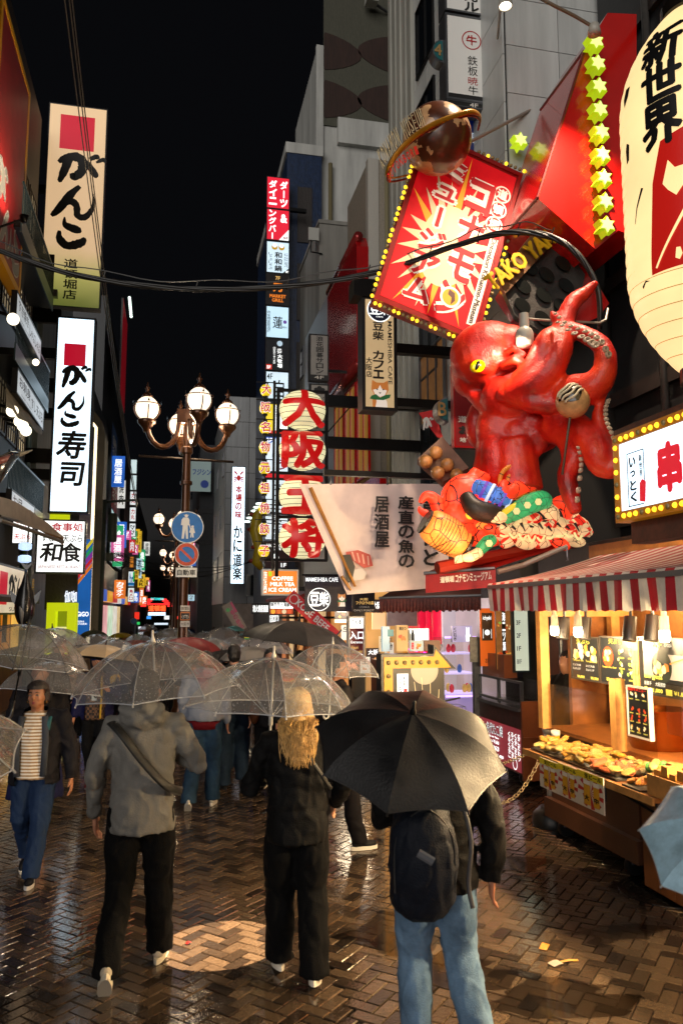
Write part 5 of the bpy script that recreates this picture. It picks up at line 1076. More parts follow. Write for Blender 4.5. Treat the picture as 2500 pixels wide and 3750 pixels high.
# takoyaki pan board
t = thing('griddle_sign', 'black griddle-shaped board with round moulds and yellow lettering, behind the octopus', 'signboard', P(1990, 1050, 9.1))
A_ = [P(x, y, 9.15) for x, y in ((1842, 1060), (2042, 862), (2142, 1005), (2112, 1130), (2018, 1235), (1885, 1155))]
mn = MB(); k = len(A_); mn.add(A_ + [q + V((.05, .15, 0)) for q in A_], [tuple(range(k)), tuple(range(2 * k - 1, k - 1, -1))] + [(i, i + k, (i + 1) % k + k, (i + 1) % k) for i in range(k)])
ob('plate', mn, M('griddle_grey', '#3a3836', .35, .3, var=.6, vs=5, bump=.4, bs=60), t)
for px, py in ((1940, 980), (2000, 1005), (1915, 1048), (1990, 1080), (2072, 1045), (2060, 965), (1912, 1118), (1985, 1165), (2055, 1120)):
 c = P(px, py, 9.12); rr = 31 * K(9.1); uu = V((.62, 0, .78)); vv = V((.78, 0, -.62)); mp = []; mi_ = []
 ptsu = [(1.25 * rr * math.cos(q), .85 * rr * math.sin(q)) for q in [2 * math.pi * j / 20 for j in range(20)]]
 ob('mould', MB().prism(ptsu, (c, vv, uu, V((0, -1, 0))), 0, .012), M('mould_dark', '#141614', .25, .3), t)
wb = [P(x, y, 9.05) for x, y in ((1818, 1020), (1990, 800), (2045, 868), (1850, 1075))]
ob('wooden_band', MB().add(wb + [q + V((0, .06, 0)) for q in wb], [(0, 1, 2, 3), (7, 6, 5, 4), (0, 4, 5, 1), (1, 5, 6, 2), (2, 6, 7, 3), (3, 7, 4, 0)]), M('band_wood', '#6a4a2c', .4, var=.5, vs=8), t)
a, b = P(1808, 1072, 9.0), P(2048, 880, 9.0); uu = (b - a); ww = uu.length; uu.normalize(); vv = V((-uu.z, 0, uu.x)); ss = S(t, a, uu, vv, ww, .24); ss.n = V((0, -1, 0))
txt(ss, 'TAKO YAKI', (0, 0, 1, 1), M('pan_yellow', '#c8a010', .4), .04, lift=.03, thick=.02)
redf = [P(x, y, 9.4) for x, y in ((1830, 1060), (1890, 1150), (2020, 1240), (2190, 1160), (2230, 1110), (2150, 980), (2050, 850))]
ob('red_back', MB().add(redf + [q + V((.05, .3, 0)) for q in redf], [tuple(range(7)), tuple(range(13, 6, -1))] + [(i, i + 7, (i + 1) % 7 + 7, (i + 1) % 7) for i in range(7)]), red_box, t)
# octopus
YO = lambda px: 9.0 - (px - 1660) / 590 * 1.35
def O(px, py, d=0): return P(px, py, YO(px) - d)
oc = thing('octopus_sculpture', 'giant glossy red octopus sculpture with yellow eye and curling suckered arms', 'sculpture', O(1900, 1500))
mb = MB(); kk = K(8.6)
mb.ell(O(1790, 1302, .15), (162 * kk, 125 * kk, 140 * kk), 24, 16, rot=Matrix.Rotation(R(-12), 3, 'Y'))
mb.ell(O(1722, 1375, .12), (78 * kk, 85 * kk, 92 * kk), 18, 12)
mb.ell(O(1860, 1265, .12), (105 * kk, 90 * kk, 82 * kk), 18, 12)
mb.ell(O(1760, 1340, .42), (52 * kk, 40 * kk, 42 * kk), 14, 10)
mb.tube([O(1835, 1345, .4), O(1885, 1318, .45), O(1930, 1340, .42)], [.05, .075, .05], 10)
mb.tube([O(1838, 1300, .36), O(1880, 1275, .42), O(1925, 1300, .4)], [.03, .045, .03], 10)
mb.ell(O(1900, 1460, .05), (160 * kk, 110 * kk, 110 * kk), 20, 14)
mb.ell(O(1860, 1580, .0), (135 * kk, 95 * kk, 140 * kk), 20, 14)
mb.ell(O(1990, 1540, -.05), (125 * kk, 80 * kk, 100 * kk), 20, 14)
def arm(pts, rad, **k): mb.tube(spl([O(*p) for p in pts], 5), [r_ * kk for r_ in resample(rad, (len(pts) - 1) * 5 + 1)], 14, **k)
def resample(r_, n):
 o = []
 for i in range(n):
  x = i / (n - 1) * (len(r_) - 1); j = min(int(x), len(r_) - 2); o.append(r_[j] + (r_[j + 1] - r_[j]) * (x - j))
 return o
arm([(1880, 1440, .35), (1950, 1410, .42), (2005, 1360, .45), (2045, 1280, .4), (2060, 1200, .3), (2095, 1110, .2), (2145, 1070, .12), (2185, 1030, .1)], [60, 66, 60, 52, 42, 34, 26, 10])
arm([(1905, 1400, .42), (1955, 1345, .48), (1985, 1285, .5), (2005, 1240, .45), (2025, 1215, .35)], [48, 46, 44, 40, 26])
arm([(2000, 1470, .2), (2090, 1440, .3), (2170, 1415, .35), (2215, 1350, .35), (2205, 1270, .32), (2140, 1225, .3), (2070, 1195, .32), (2030, 1160, .34), (2020, 1135, .34)], [80, 70, 58, 44, 36, 32, 26, 18, 6])
arm([(2030, 1540, .1), (2110, 1570, .2), (2165, 1630, .3), (2195, 1700, .35), (2240, 1712, .35), (2240, 1640, .32), (2205, 1575, .3), (2188, 1510, .3), (2215, 1450, .28)], [74, 60, 52, 42, 38, 34, 28, 20, 7])
arm([(2010, 1560, .05), (2075, 1600, .15), (2100, 1680, .2), (2075, 1740, .22), (2090, 1820, .2), (2110, 1880, .2)], [64, 50, 44, 36, 34, 22])
arm([(1810, 1600, .1), (1795, 1700, .1), (1775, 1780, .1)], [70, 66, 70]); arm([(1880, 1620, .1), (1890, 1720, .1), (1900, 1800, .1)], [90, 90, 95]); arm([(1960, 1600, .05), (1975, 1640, .05), (1950, 1640, .05)], [60, 30, 20])
mb.ell(O(1865, 1680, .08), (120 * kk, 75 * kk, 160 * kk), 18, 12); mb.ell(O(1930, 1440, .2), (110 * kk, 80 * kk, 70 * kk), 18, 12); mb.ell(O(1940, 1590, .0), (130 * kk, 75 * kk, 80 * kk), 18, 12)
arm([(1790, 1470, -.15), (1745, 1530, -.2), (1745, 1600, -.15), (1790, 1640, -.05)], [50, 44, 40, 30])
arm([(1700, 1420, .12), (1760, 1470, .2), (1830, 1540, .2), (1850, 1660, .15)], [22, 34, 36, 30]); arm([(1830, 1440, .4), (1950, 1470, .42), (2060, 1480, .3)], [30, 44, 40])
def octo_mat():
 m = M('octopus_red', '#c01a10', .42, bump=.4, bs=55, coat=.22, spec=.5); N = m.node_tree.nodes; L = m.node_tree.links; b = N['Principled BSDF']
 tc = N.new('ShaderNodeTexCoord'); nz = N.new('ShaderNodeTexNoise'); nz.inputs['Scale'].default_value = 2.4; nz.inputs['Detail'].default_value = 6; L.new(tc.outputs['Object'], nz.inputs[0])
 r = N.new('ShaderNodeValToRGB'); e = r.color_ramp.elements; e[0].position = .3; e[0].color = (*hx('#7a120a'), 1); e[1].position = .72; e[1].color = (*hx('#e8441a'), 1); k_ = e.new(.47); k_.color = (*hx('#cc1e10'), 1)
 L.new(nz.outputs[0], r.inputs[0]); L.new(r.outputs[0], b.inputs['Base Color']); return m
remesh('body', mb, octo_mat(), oc, .02, 8, .004, (5, 5, 5))
c = O(1748, 1341, .56); ey = ob('eye', MB().ell(c, (32 * kk, .05, 25 * kk), 20, 12, rot=Matrix.Rotation(R(-25), 3, 'Y')), M('eye_yellow', '#f0dc00', .15, coat=.8), oc, True)
ob('pupil', MB().ell(c + V((-.015, -.035, .0)), (9 * kk, .03, 20 * kk), 12, 8, rot=Matrix.Rotation(R(20), 3, 'Y')), M('pupil', '#06080c', .1), ey, True)
skm = M('sucker_white', '#b8a894', .4, var=.2); skd = M('sucker_dark', '#5a2018', .5)
def suckers(pts, n, r0, r1, off):
 c_ = spl([O(*p) for p in pts], 8)
 for k in range(n):
  f_ = k / (n - 1); i = min(int(f_ * (len(c_) - 1)), len(c_) - 2); p = c_[i].lerp(c_[i + 1], f_ * (len(c_) - 1) - i); tg = (c_[i + 1] - c_[i]).normalized(); r_ = (r0 + (r1 - r0) * f_) * kk
  nrm = V(off).normalized(); q = Matrix((tg, nrm.cross(tg).normalized(), nrm)).transposed()
  sk = ob('sucker', MB().add([p + q @ V((r_ * a * math.cos(t_), r_ * a * math.sin(t_), z)) for a, z in ((1, 0), (1.02, .02), (.8, .035), (.55, .03), (.5, .012)) for t_ in [2 * math.pi * j / 12 for j in range(12)]], [(i_ * 12 + j, i_ * 12 + (j + 1) % 12, i_ * 12 + 12 + (j + 1) % 12, i_ * 12 + 12 + j) for i_ in range(4) for j in range(12)] + [tuple(48 + j for j in range(12))]), skm, oc, True)
  ob('sucker_centre', MB().lathe([(r_ * .35, 0), (.0, .01)], 8, p + nrm * .014), skd, sk)
suckers([(2030, 1150, .52), (2075, 1190, .55), (2140, 1215, .58), (2190, 1245, .58), (2224, 1300, .5)], 11, 6, 13, (.15, -1, .2))
suckers([(2040, 1180, .55), (2085, 1212, .62), (2140, 1240, .66), (2175, 1262, .64)], 8, 8, 15, (0, -1, -.1))
suckers([(2222, 1468, .42), (2212, 1500, .45), (2216, 1545, .48), (2236, 1590, .52), (2256, 1640, .5)], 12, 6, 10, (.5, -1, .2))
suckers([(2112, 1640, .4), (2122, 1690, .4), (2118, 1740, .38), (2108, 1830, .38)], 8, 7, 12, (.8, -.9, 0))
# octopus ball on a skewer
c = P(2096, 1471, 7.35); t = thing('takoyaki_ball', 'round dumpling model with dark sauce stripes on a skewer held by the octopus', 'food model', c)
rb_ = 69 * K(7.35); bo = ob('ball', MB().ell(c, rb_, 24, 16), M('ball_batter', '#c89c68', .4, var=.3, vs=12, bump=.3, bs=25), t, True)
e1, e2, e3 = V((-.55, -.7, .45)).normalized(), V((.75, -.2, .6)).normalized(), V((-.3, -.6, -.74)).normalized(); e2 = (e2 - e1 * e2.dot(e1)).normalized(); e3 = e1.cross(e2)
sp_ = lambda a, r_: c + (e1 * math.cos(a) + (e2 * math.cos(r_) + e3 * math.sin(r_)) * math.sin(a))
def on_ball(x, y, h_): n_ = (e1 + e2 * x + e3 * y).normalized(); return c + n_ * (rb_ + h_)
pts_ = [on_ball((.95 + .22 * math.sin(5 * q) + .1 * math.sin(9 * q)) * math.cos(q), (.8 + .2 * math.cos(4 * q)) * math.sin(q), .006) for q in [2 * math.pi * j_ / 40 for j_ in range(40)]]
mid_ = [on_ball(.5 * math.cos(q), .45 * math.sin(q), .012) for q in [2 * math.pi * j_ / 40 for j_ in range(40)]]
ob('sauce', MB().add(pts_ + mid_ + [on_ball(0, 0, .014)], [(i_, (i_ + 1) % 40, 40 + (i_ + 1) % 40, 40 + i_) for i_ in range(40)] + [(40 + i_, 40 + (i_ + 1) % 40, 80) for i_ in range(40)]), M('ball_sauce', '#150b07', .2, coat=.5), bo, True)
for k in range(4): ob('mayonnaise', MB().tube([on_ball(-.85 + .17 * i_, -.45 + .3 * k + .08 * math.sin(i_), .016) for i_ in range(11)], .012, 6), M('mayo', '#cfc4a8', .4), bo, True)
ob('skewer', MB().tube([P(2086, 1530, 7.35), P(2074, 1620, 7.4), P(2058, 1738, 7.5)], .013, 6), M('skewer', '#4a3a28', .5), t)
# lamp that lights the octopus
c = P(1920, 1240, 7.85); t = thing('spotlight', 'white lamp head on a long arm in front of the octopus', 'lamp', c)
ob('head', MB().lathe([(.0, .3), (.05, .29), (.055, .13), (.085, .1), (.1, .06), (.1, -.06), (.085, -.09), (.0, -.1)], 18, c), M('lamp_white', '#a8a49a', .4), t, 40)
ob('arm', MB().tube([P(1932, 1166, 7.85), P(2000, 1172, 7.85), P(2195, 1182, 7.8), P(2218, 1170, 7.8), P(2225, 1130, 7.9)], .014, 8), M('arm_pale'), t)
t2 = thing('spotlight', 'bell-shaped lit spotlight hanging at the top edge above the globe', 'lamp', P(1850, 15, 8.8)); c = P(1850, 22, 8.8)
ob('shade', MB().lathe([(.03, .3), (.07, .28), (.09, .05), (.095, .0), (.085, .0), (.06, .2), (.0, .25)], 18, c), M('lamp_white'), t2, 40); ob('bulb', MB().ell(c + V((0, 0, .01)), (.075, .075, .02), 14, 6), lit('bulb_white', '#fff8e0', 6), t2, True); ob('arm', MB().tube([c + V((0, 0, .28)), c + V((0, 0, .6)), (4.6, 10.2, c.z + .7)], .02, 8), M('arm_pale'), t2)
light('spot', 'SPOT', c + V((0, 0, -.08)), 330, (1, .86, .68), t2, .06, P(1600, 500, 9.1), 46, .7)
t3 = thing('spotlight', 'rusty conduit lamp arm reaching from the top right towards the stars', 'lamp', P(2050, 40, 7.9)); a = [P(x, y, 7.8) for x, y in ((1975, -10), (2030, 20), (2100, 55), (2160, 90), (2175, 112))]
ob('arm', MB().tube(a, .02, 8), M('rust', '#6a5642', .6, var=.4), t3, True); ob('head', MB().lathe([(.02, .1), (.06, .08), (.08, -.04), (.0, -.05)], 14, a[-1]), M('lamp_white'), t3, True)
light('beam', 'SPOT', c + V((-.05, -.05, -.12)), 62000, (1, .72, .44), t2, .004, P(812, 3458, Z=0), 3.8, .0)
light('spot', 'SPOT', P(2170, 125, 7.5), 1400, (1, .76, .54), t3, .05, P(2010, 1000, 8.5), 105, .8)
light('spot', 'SPOT', P(1905, 1250, 7.75), 110, (1, .72, .5), t, .08, P(1860, 1560, 8.6), 140, .6)
# tray of dumplings
t = thing('dumpling_tray', 'tilted wooden tray of round dumpling models left of the float', 'food model', P(1620, 1690, 9.2))
cn = [P(x, y, 9.2) for x, y in ((1528, 1680), (1618, 1598), (1716, 1712), (1620, 1765))]
ob('tray', MB().add(cn + [q + V((.03, .1, -.05)) for q in cn], [(0, 1, 2, 3), (7, 6, 5, 4), (0, 4, 5, 1), (1, 5, 6, 2), (2, 6, 7, 3), (3, 7, 4, 0)]), M('tray_tan', '#8a6a58', .6, var=.3), t)
for px, py in ((1595, 1658), (1558, 1690), (1637, 1702), (1602, 1732), (1672, 1740)): ob('dumpling', MB().ell(P(px, py, 9.08), 27 * K(9.1), 16, 10), M('dumpling', '#b8824a', .4, var=.5, vs=9, coat=.3), t, True)
# lantern float
def paper(name, c, s=.9, grid=9, line='#1c0a08', dark=.55):
 m = bpy.data.materials.new(name); m.use_nodes = True; N = m.node_tree.nodes; L = m.node_tree.links; b = N['Principled BSDF']; cc = hx(c)
 tc = N.new('ShaderNodeTexCoord'); sp = N.new('ShaderNodeTexVoronoi'); sp.feature = 'DISTANCE_TO_EDGE'; sp.inputs['Scale'].default_value = grid; L.new(tc.outputs['Object'], sp.inputs['Vector'])
 nz = N.new('ShaderNodeTexNoise'); nz.inputs['Scale'].default_value = 5; nz.inputs['Detail'].default_value = 4; L.new(tc.outputs['Object'], nz.inputs[0])
 r0 = N.new('ShaderNodeValToRGB'); r0.color_ramp.elements[0].position = .3; r0.color_ramp.elements[0].color = (*[x * dark for x in cc], 1); r0.color_ramp.elements[1].position = .7; r0.color_ramp.elements[1].color = (*[min(1, x * 1.1) for x in cc], 1); L.new(nz.outputs[0], r0.inputs[0])
 r1 = N.new('ShaderNodeValToRGB'); r1.color_ramp.elements[0].position = .012; r1.color_ramp.elements[1].position = .03; L.new(sp.outputs['Distance'], r1.inputs[0])
 mx = N.new('ShaderNodeMix'); mx.data_type = 'RGBA'; mx.inputs['A'].default_value = (*hx(line), 1); L.new(r1.outputs[0], mx.inputs['Factor']); L.new(r0.outputs[0], mx.inputs['B'])
 L.new(mx.outputs['Result'], b.inputs['Base Color']); L.new(mx.outputs['Result'], b.inputs['Emission Color']); b.inputs['Emission Strength'].default_value = s; b.inputs['Roughness'].default_value = .5; return m
pr = paper('paper_red', '#f43a1c', 1.25, 4, dark=.4); po_ = paper('paper_orange', '#f88a38', 1.2, 5, dark=.45); pg_ = paper('paper_green', '#30a060', .8, 12); pbl = paper('paper_blue', '#4a78c8', .8, 8); pbr = paper('paper_brown', '#b86a20', .55, 4, dark=.7); pcr = paper('paper_cream', '#f0c890', .75, 9); pbk = paper('paper_black', '#2a241c', .3, 7); ppl = paper('paper_plaid', '#e04030', .9, 8, '#f0dcc0')
fl_ = thing('lantern_float', 'glowing paper lantern float of a red octopus, shell and patterned robes', 'lantern float', P(1850, 2000, 8.3)); kf = K(8.3)
G = lambda px, py, d=0: P(px, py, 8.35 - d)
def fe_(name, px, py, rx, ry, rz, m_, d=0, rot=0): return ob(name, MB().ell(G(px, py, d), (rx * kf, ry * kf, rz * kf), 20, 14, rot=Matrix.Rotation(R(rot), 3, 'Y')), m_, fl_, True)
def ft_(name, pts, rad, m_, n=12): return ob(name, MB().tube(spl([G(*p) for p in pts], 5), [r_ * kf for r_ in resample(rad, (len(pts) - 1) * 5 + 1)], n), m_, fl_, True)
def frem(name, build, m_, vox=.02, wr=.006): 
 mb_ = MB(); build(mb_); return remesh(name, mb_, m_, fl_, vox, 3, wr, (8, 8, 8))
def plaid_paper():
 m = paper('paper_plaid2', '#e03a28', .62, 9, '#2a0c08'); N = m.node_tree.nodes; L = m.node_tree.links; b = N['Principled BSDF']; tc = N.new('ShaderNodeTexCoord'); mp = N.new('ShaderNodeMapping'); mp.inputs['Rotation'].default_value = (.4, .6, .3); L.new(tc.outputs['Object'], mp.inputs[0]); ck = N.new('ShaderNodeTexChecker'); ck.inputs['Scale'].default_value = 8.5; ck.inputs[1].default_value = (*hx('#e0b888'), 1); ck.inputs[2].default_value = (*hx('#d42a1c'), 1); L.new(mp.outputs[0], ck.inputs[0])
 mx = [n_ for n_ in N if n_.type == 'MIX'][0]; L.new(ck.outputs[0], mx.inputs['B']); return m
ppl = plaid_paper()
def head_(b):
 b.ell(G(1712, 1840), (112 * kf, 80 * kf, 115 * kf), 20, 14); b.ell(G(1690, 1910, .1), (85 * kf, 60 * kf, 75 * kf), 18, 12); b.ell(G(1770, 1960, .08), (95 * kf, 55 * kf, 50 * kf), 18, 12); b.tube([G(1705, 1935, .2), G(1690, 1965, .28), G(1685, 1985, .3)], [40 * kf, 30 * kf, 18 * kf], 10)
 b.tube([G(1720, 1770), G(1740, 1730), G(1760, 1745), G(1790, 1750)], [34 * kf, 26 * kf, 24 * kf, 18 * kf], 10)
frem('octopus_head', head_, pr)
e_ = fe_('octopus_eye', 1721, 1884, 19, 12, 19, lit('eye_glow', '#f0c838', .9), .28); ob('pupil', MB().ell(G(1721, 1884, .33), (11 * kf, .01, 6 * kf), 12, 8), BLACK, e_)
ft_('octopus_arm', [(1610, 1880, 0), (1590, 1830, 0), (1560, 1815, .02), (1540, 1838, .03), (1536, 1842, .03)], [30, 26, 18, 10, 5], pr)
ft_('octopus_arm', [(1600, 1905, .05), (1565, 1885, .05), (1540, 1870, .05), (1535, 1855, .05)], [22, 18, 12, 4], pr)
ft_('octopus_arm', [(1950, 1770, .1), (1890, 1790, .22), (1860, 1810, .3), (1840, 1795, .3), (1845, 1770, .26), (1870, 1775, .24)], [26, 30, 28, 24, 16, 6], pr)
ft_('octopus_arm', [(2030, 1850, .0), (2060, 1840, .05), (2085, 1880, .05), (2080, 1930, .05)], [24, 30, 28, 16], pr)
sh = fe_('shell', 1900, 1762, 95, 60, 78, pbr, -.05, 15)
ft_('shell_coil', [(1890 + 75 * math.cos(a) * (1 - a / 16), 1765 - 70 * math.sin(a) * (1 - a / 16), .16) for a in [q * .52 for q in range(21)]], [9] * 21, pbr, 8)
ft_('blue_sleeve', [(1738, 1778, .2), (1780, 1795, .28), (1830, 1820, .3), (1865, 1838, .28)], [26, 34, 30, 16], pbl)
ft_('black_collar', [(1705, 1815, .2), (1735, 1860, .3), (1790, 1880, .34), (1850, 1890, .3)], [26, 40, 40, 26], pbk)
ft_('green_sleeve', [(1845, 1905, .34), (1880, 1880, .4), (1930, 1850, .42), (1985, 1832, .36), (2000, 1850, .3)], [20, 32, 40, 38, 20], pg_)
ft_('green_cuff', [(1755, 2015, .32), (1785, 1985, .34), (1805, 1975, .32)], [22, 26, 20], pg_)
ft_('yellow_trim', [(1835, 1885, .38), (1870, 1862, .44), (1900, 1845, .44)], [12, 14, 10], lit('trim_yellow', '#d8c028', .8))
def robe(b):
 b.ell(G(1930, 1940, .12), (110 * kf, 60 * kf, 50 * kf), 18, 12); b.ell(G(2060, 1945, .08), (85 * kf, 50 * kf, 52 * kf), 18, 12, rot=Matrix.Rotation(R(-10), 3, 'Y')); b.ell(G(1850, 1955, .14), (80 * kf, 50 * kf, 36 * kf), 16, 10); b.tube([G(2080, 1900, .05), G(2130, 1930, .05), G(2165, 1960, .05)], [40 * kf, 36 * kf, 14 * kf], 10)
frem('plaid_robe', robe, ppl)
ft_('cream_sash', [(1830, 1930, .3), (1880, 1945, .36), (1950, 1935, .34), (2030, 1955, .3), (2110, 1975, .25)], [16, 22, 20, 24, 12], pcr); ft_('cream_sash', [(1985, 1850, .2), (2020, 1880, .26), (2030, 1910, .26)], [24, 30, 16], pcr)
ft_('hand', [(1790, 1900, .36), (1830, 1895, .4), (1850, 1900, .4)], [14, 24, 14], pcr); ft_('hand', [(1680, 2045, .34), (1720, 2040, .36), (1755, 2022, .34)], [8, 20, 20], pcr)
for k in range(4): ft_('finger', [(1690, 2036 + 6 * k, .36), (1675, 2040 + 6 * k, .38), (1664, 2046 + 5 * k, .38)], [6, 5, 3], pcr, 8)
for k in range(6): f_ = k / 5; ft_('sleeve_band', [(1742 + 118 * f_, 1780 + 54 * f_, .24 + .06 * math.sin(3 * f_)), (1752 + 118 * f_, 1785 + 54 * f_, .25 + .06 * math.sin(3 * f_))], [31 + 8 * math.sin(3.1 * f_)] * 2, (pbl, lit('band_violet', '#7048b8', .8), lit('band_white', '#d8e4f0', .9))[k % 3], 14)
for k, (x, y) in enumerate(((1890, 1872), (1930, 1850), (1970, 1838), (1790, 1990))): ob('medallion', MB().prism([(14 * kf * math.cos(q), 14 * kf * math.sin(q)) for q in [R(60 * j) for j in range(6)]], (G(x, y, .56 if k < 3 else .45), X_, Z_, -Y_), 0, .01), lit('medal_gold', '#e8d890', .9), fl_)
for k, (x, y, r_, m_) in enumerate(((1900, 1915, 34, pcr), (1950, 1895, 30, ppl), (2000, 1925, 36, ppl), (2050, 1915, 34, pcr), (2095, 1935, 32, ppl), (1860, 1985, 30, ppl), (1920, 1990, 34, pcr), (1985, 1985, 36, ppl), (2050, 1990, 34, pr), (2110, 1985, 30, pcr), (2140, 1950, 24, ppl), (1800, 1940, 26, pr), (1760, 1925, 22, po_))): fe_('robe_fold', x, y, r_ * 1.3, r_ * .7, r_ * .7, m_, .22 + .04 * (k % 3), (k * 37) % 60 - 30)
for k in range(9): ft_('gold_cord', [(1830 + 34 * k, 1960 - 10 * math.sin(k), .4), (1845 + 34 * k, 1975 - 10 * math.cos(k), .42), (1858 + 34 * k, 1962, .4)], [4, 5, 4], lit('medal_gold', ''), 6); ft_('ink_edge', [(1840 + 33 * k, 1915 + 12 * (k % 2), .4), (1856 + 33 * k, 1930 + 8 * (k % 3), .42)], [6, 2], BLACK, 6)
a, b = G(1560, 1912, .2), G(1702, 2000, .2); ax = (b - a); lt = ob('paper_lantern', MB().tube([a + ax * q for q in (0, .03, .08, .2, .35, .5, .65, .8, .92, .97, 1)], [r_ * kf for r_ in (34, 52, 60, 66, 69, 70, 69, 66, 60, 52, 34)], 24), po_, fl_, True)
rg = MB()
for k in range(13):
 c = a + ax * (.08 + .07 * k); r_ = 71 * kf * (1 - .18 * ((k - 6) / 6) ** 2); e1 = ax.normalized(); e2 = e1.orthogonal().normalized(); e3 = e1.cross(e2); rg.tube([c + e2 * (r_ * math.cos(q)) + e3 * (r_ * math.sin(q)) for q in [2 * math.pi * j / 20 for j in range(21)]], .004, 4, cap=False)
ob('lantern_hoop', rg, wire, lt)
for q, nm in ((0, 'lantern_cap'), (1, 'lantern_cap')): ob(nm, MB().tube([a + ax * (q + (-.05 if q == 0 else 0)), a + ax * (q + (0 if q == 0 else .05))], [r_ * kf for r_ in (50, 50)], 18), M('cap_black', '#16120e', .4), lt)
ob('float_base', MB().tube([G(1600, 2080, .1), G(1850, 2030, 0), G(2110, 1985, -.1)], .07, 8), M('base_red', '#8a2010', .4), fl_)
light('lantern_light', 'POINT', G(1800, 2000, .75), 14, (1, .35, .18), fl_, .3)
# red awning under the float
t = thing('red_awning', 'red awning with white kana banner beneath the lantern float', 'awning', P(1690, 2110, 8.2))
tp = [P(1552, 2100, 8.6), P(1812, 2080, 8.1), P(2110, 1985, 8.3), P(1700, 2035, 9.6)]
ob('top_cloth', MB().add(tp, [(0, 1, 2, 3)]), M('awning_red', '#8a1814', .4, var=.25, bump=.2, bs=8), t)
s = S(t, P(1558, 2172, 8.6), (P(1815, 2150, 8.1) - P(1558, 2172, 8.6)).normalized(), Z_.copy(), (P(1815, 2150, 8.1) - P(1558, 2172, 8.6)).length, .21)
ob('valance', MB().fbox(s.F, 0, s.w, 0, s.h, -.012, 0), M('awning_red', ''), t); txt(s, '道頓堀', (.22, .2, .42, .55), wht, .04); txt(s, 'コナモンミュージアム', (.44, .15, .95, .6), wht, .03)
ob('frame_bar', MB().tube([tp[0], tp[1]], .02, 6), steel, t); ob('folding_arm', MB().tube([P(1822, 2095, 8.1), P(1915, 2070, 8.1), P(2075, 2000, 8.0)], .03, 8), M('arm_pale'), t); ob('hook', MB().tube([P(2075, 2005, 7.9), P(2076, 2040, 7.9), P(2080, 2052, 7.9), P(2072, 2054, 7.9)], .008, 6), steel, t)
# dark scalloped awning behind
t = thing('brown_awning', 'dark maroon awning with gathered fringe left of the striped awning', 'awning', P(1570, 2220, 10.4))
pts = [P(1388, 2190, 10.8), P(1560, 2190, 10.5), P(1760, 2180, 9.9)]; gm = MB(); n = 60
for k in range(n):
 f0, f1 = k / n, (k + 1) / n; q = lambda f: pts[0].lerp(pts[2], f); z0 = .2 + .012 * math.sin(k * 1.7); a, b = q(f0), q(f1); dd = .02 * (k % 2); gm.add([a + V((0, -dd, -z0)), b + V((0, dd - .02, -z0)), b, a], [(0, 1, 2, 3)])
ob('fringe', gm, M('fringe_maroon', '#4c1c18', .5, var=.6, vs=25), t); ob('top_cloth', MB().add([pts[0], pts[2], pts[2] + V((.4, .9, .45)), pts[0] + V((.9, .5, .45))], [(0, 1, 2, 3)]), M('cloth_maroon', '#3a1614', .5, var=.3), t)
ob('front_bar', MB().tube([pts[0], pts[2]], .018, 6), steel, t)
# izakaya cloth sign
t = thing('cloth_sign', 'large pale hanging cloth sign with black brush characters and sushi picture', 'banner', P(1350, 1960, 10.6))
C4 = [P(x, y, 10.6) for x, y in ((1095, 1772), (1640, 1772), (1640, 2150), (1270, 2178))]
gm = MB(); nu, nv = 16, 10
for j in range(nv + 1):
 for i in range(nu + 1):
  a = C4[0].lerp(C4[1], i / nu); b = C4[3].lerp(C4[2], i / nu); q = a.lerp(b, j / nv); gm.v.append(q + V((0, .015 * math.sin(i * .9 + j * .4), 0)))
gm.f = [(j * (nu + 1) + i, (j + 1) * (nu + 1) + i, (j + 1) * (nu + 1) + i + 1, j * (nu + 1) + i + 1) for j in range(nv) for i in range(nu)]; gm.m = [0] * len(gm.f)
ob('cloth', gm, M('cloth_pale', '#dcc6be', .6, var=.15, vs=2), t, True)
s = S(t, P(1095, 2178, 10.56), X_.copy(), Z_.copy(), P(1640, 2000, 10.55).x - P(1095, 2000, 10.55).x, P(1300, 1772, 10.55).z - P(1300, 2178, 10.55).z)
txt(s, '居酒屋', (.49, .1, .59, .58), BLACK, .03, True, .035); txt(s, '産直の魚の', (.65, .09, .76, .76), BLACK, .03, True, .035); txt(s, '旨寿司と、', (.82, .09, .93, .9), BLACK, .03, True, .035)
wod = M('chopstick', '#a8702c', .5, var=.4, vs=5); ob('chopstick', MB().tube([P(1136, 1786, 10.5), P(1300, 2148, 10.5)], [.03, .018], 6), wod, t); ob('chopstick', MB().tube([P(1250, 2110, 10.5), P(1285, 2162, 10.5)], [.025, .014], 6), wod, t)
poly(s, [(.3, .62), (.38, .6), (.46, .64), (.48, .74), (.42, .76), (.35, .7), (.3, .72)], M('prawn_red', '#b8483c', .5), .034, 'prawn'); poly(s, [(.26, .65), (.33, .64), (.36, .75), (.34, .88), (.3, .9), (.29, .76)], M('nori', '#2c2824', .5), .036, 'nori'); poly(s, [(.33, .78), (.4, .76), (.44, .8), (.42, .86), (.34, .88)], M('rice', '#c8bcb4', .5), .035, 'rice')
for k in range(4): poly(s, [(.335 + .035 * k, .615 + .012 * k), (.345 + .035 * k, .615 + .012 * k), (.365 + .03 * k, .70 + .012 * k), (.355 + .03 * k, .70 + .012 * k)], M('prawn_pale', '#d8a898', .5), .036, 'prawn_stripe')
ob('beam', MB().box(P(1185, 1735, 10.7).x, 4.7, 10.65, 10.75, P(1300, 1745, 10.7).z, P(1300, 1725, 10.7).z), blackm, t)
for px in (1210, 1418): ob('hanger', MB().tube([P(px, 1745, 10.65), P(px + 2, 1758, 10.65), P(px, 1774, 10.6)], .012, 5), steel, t)
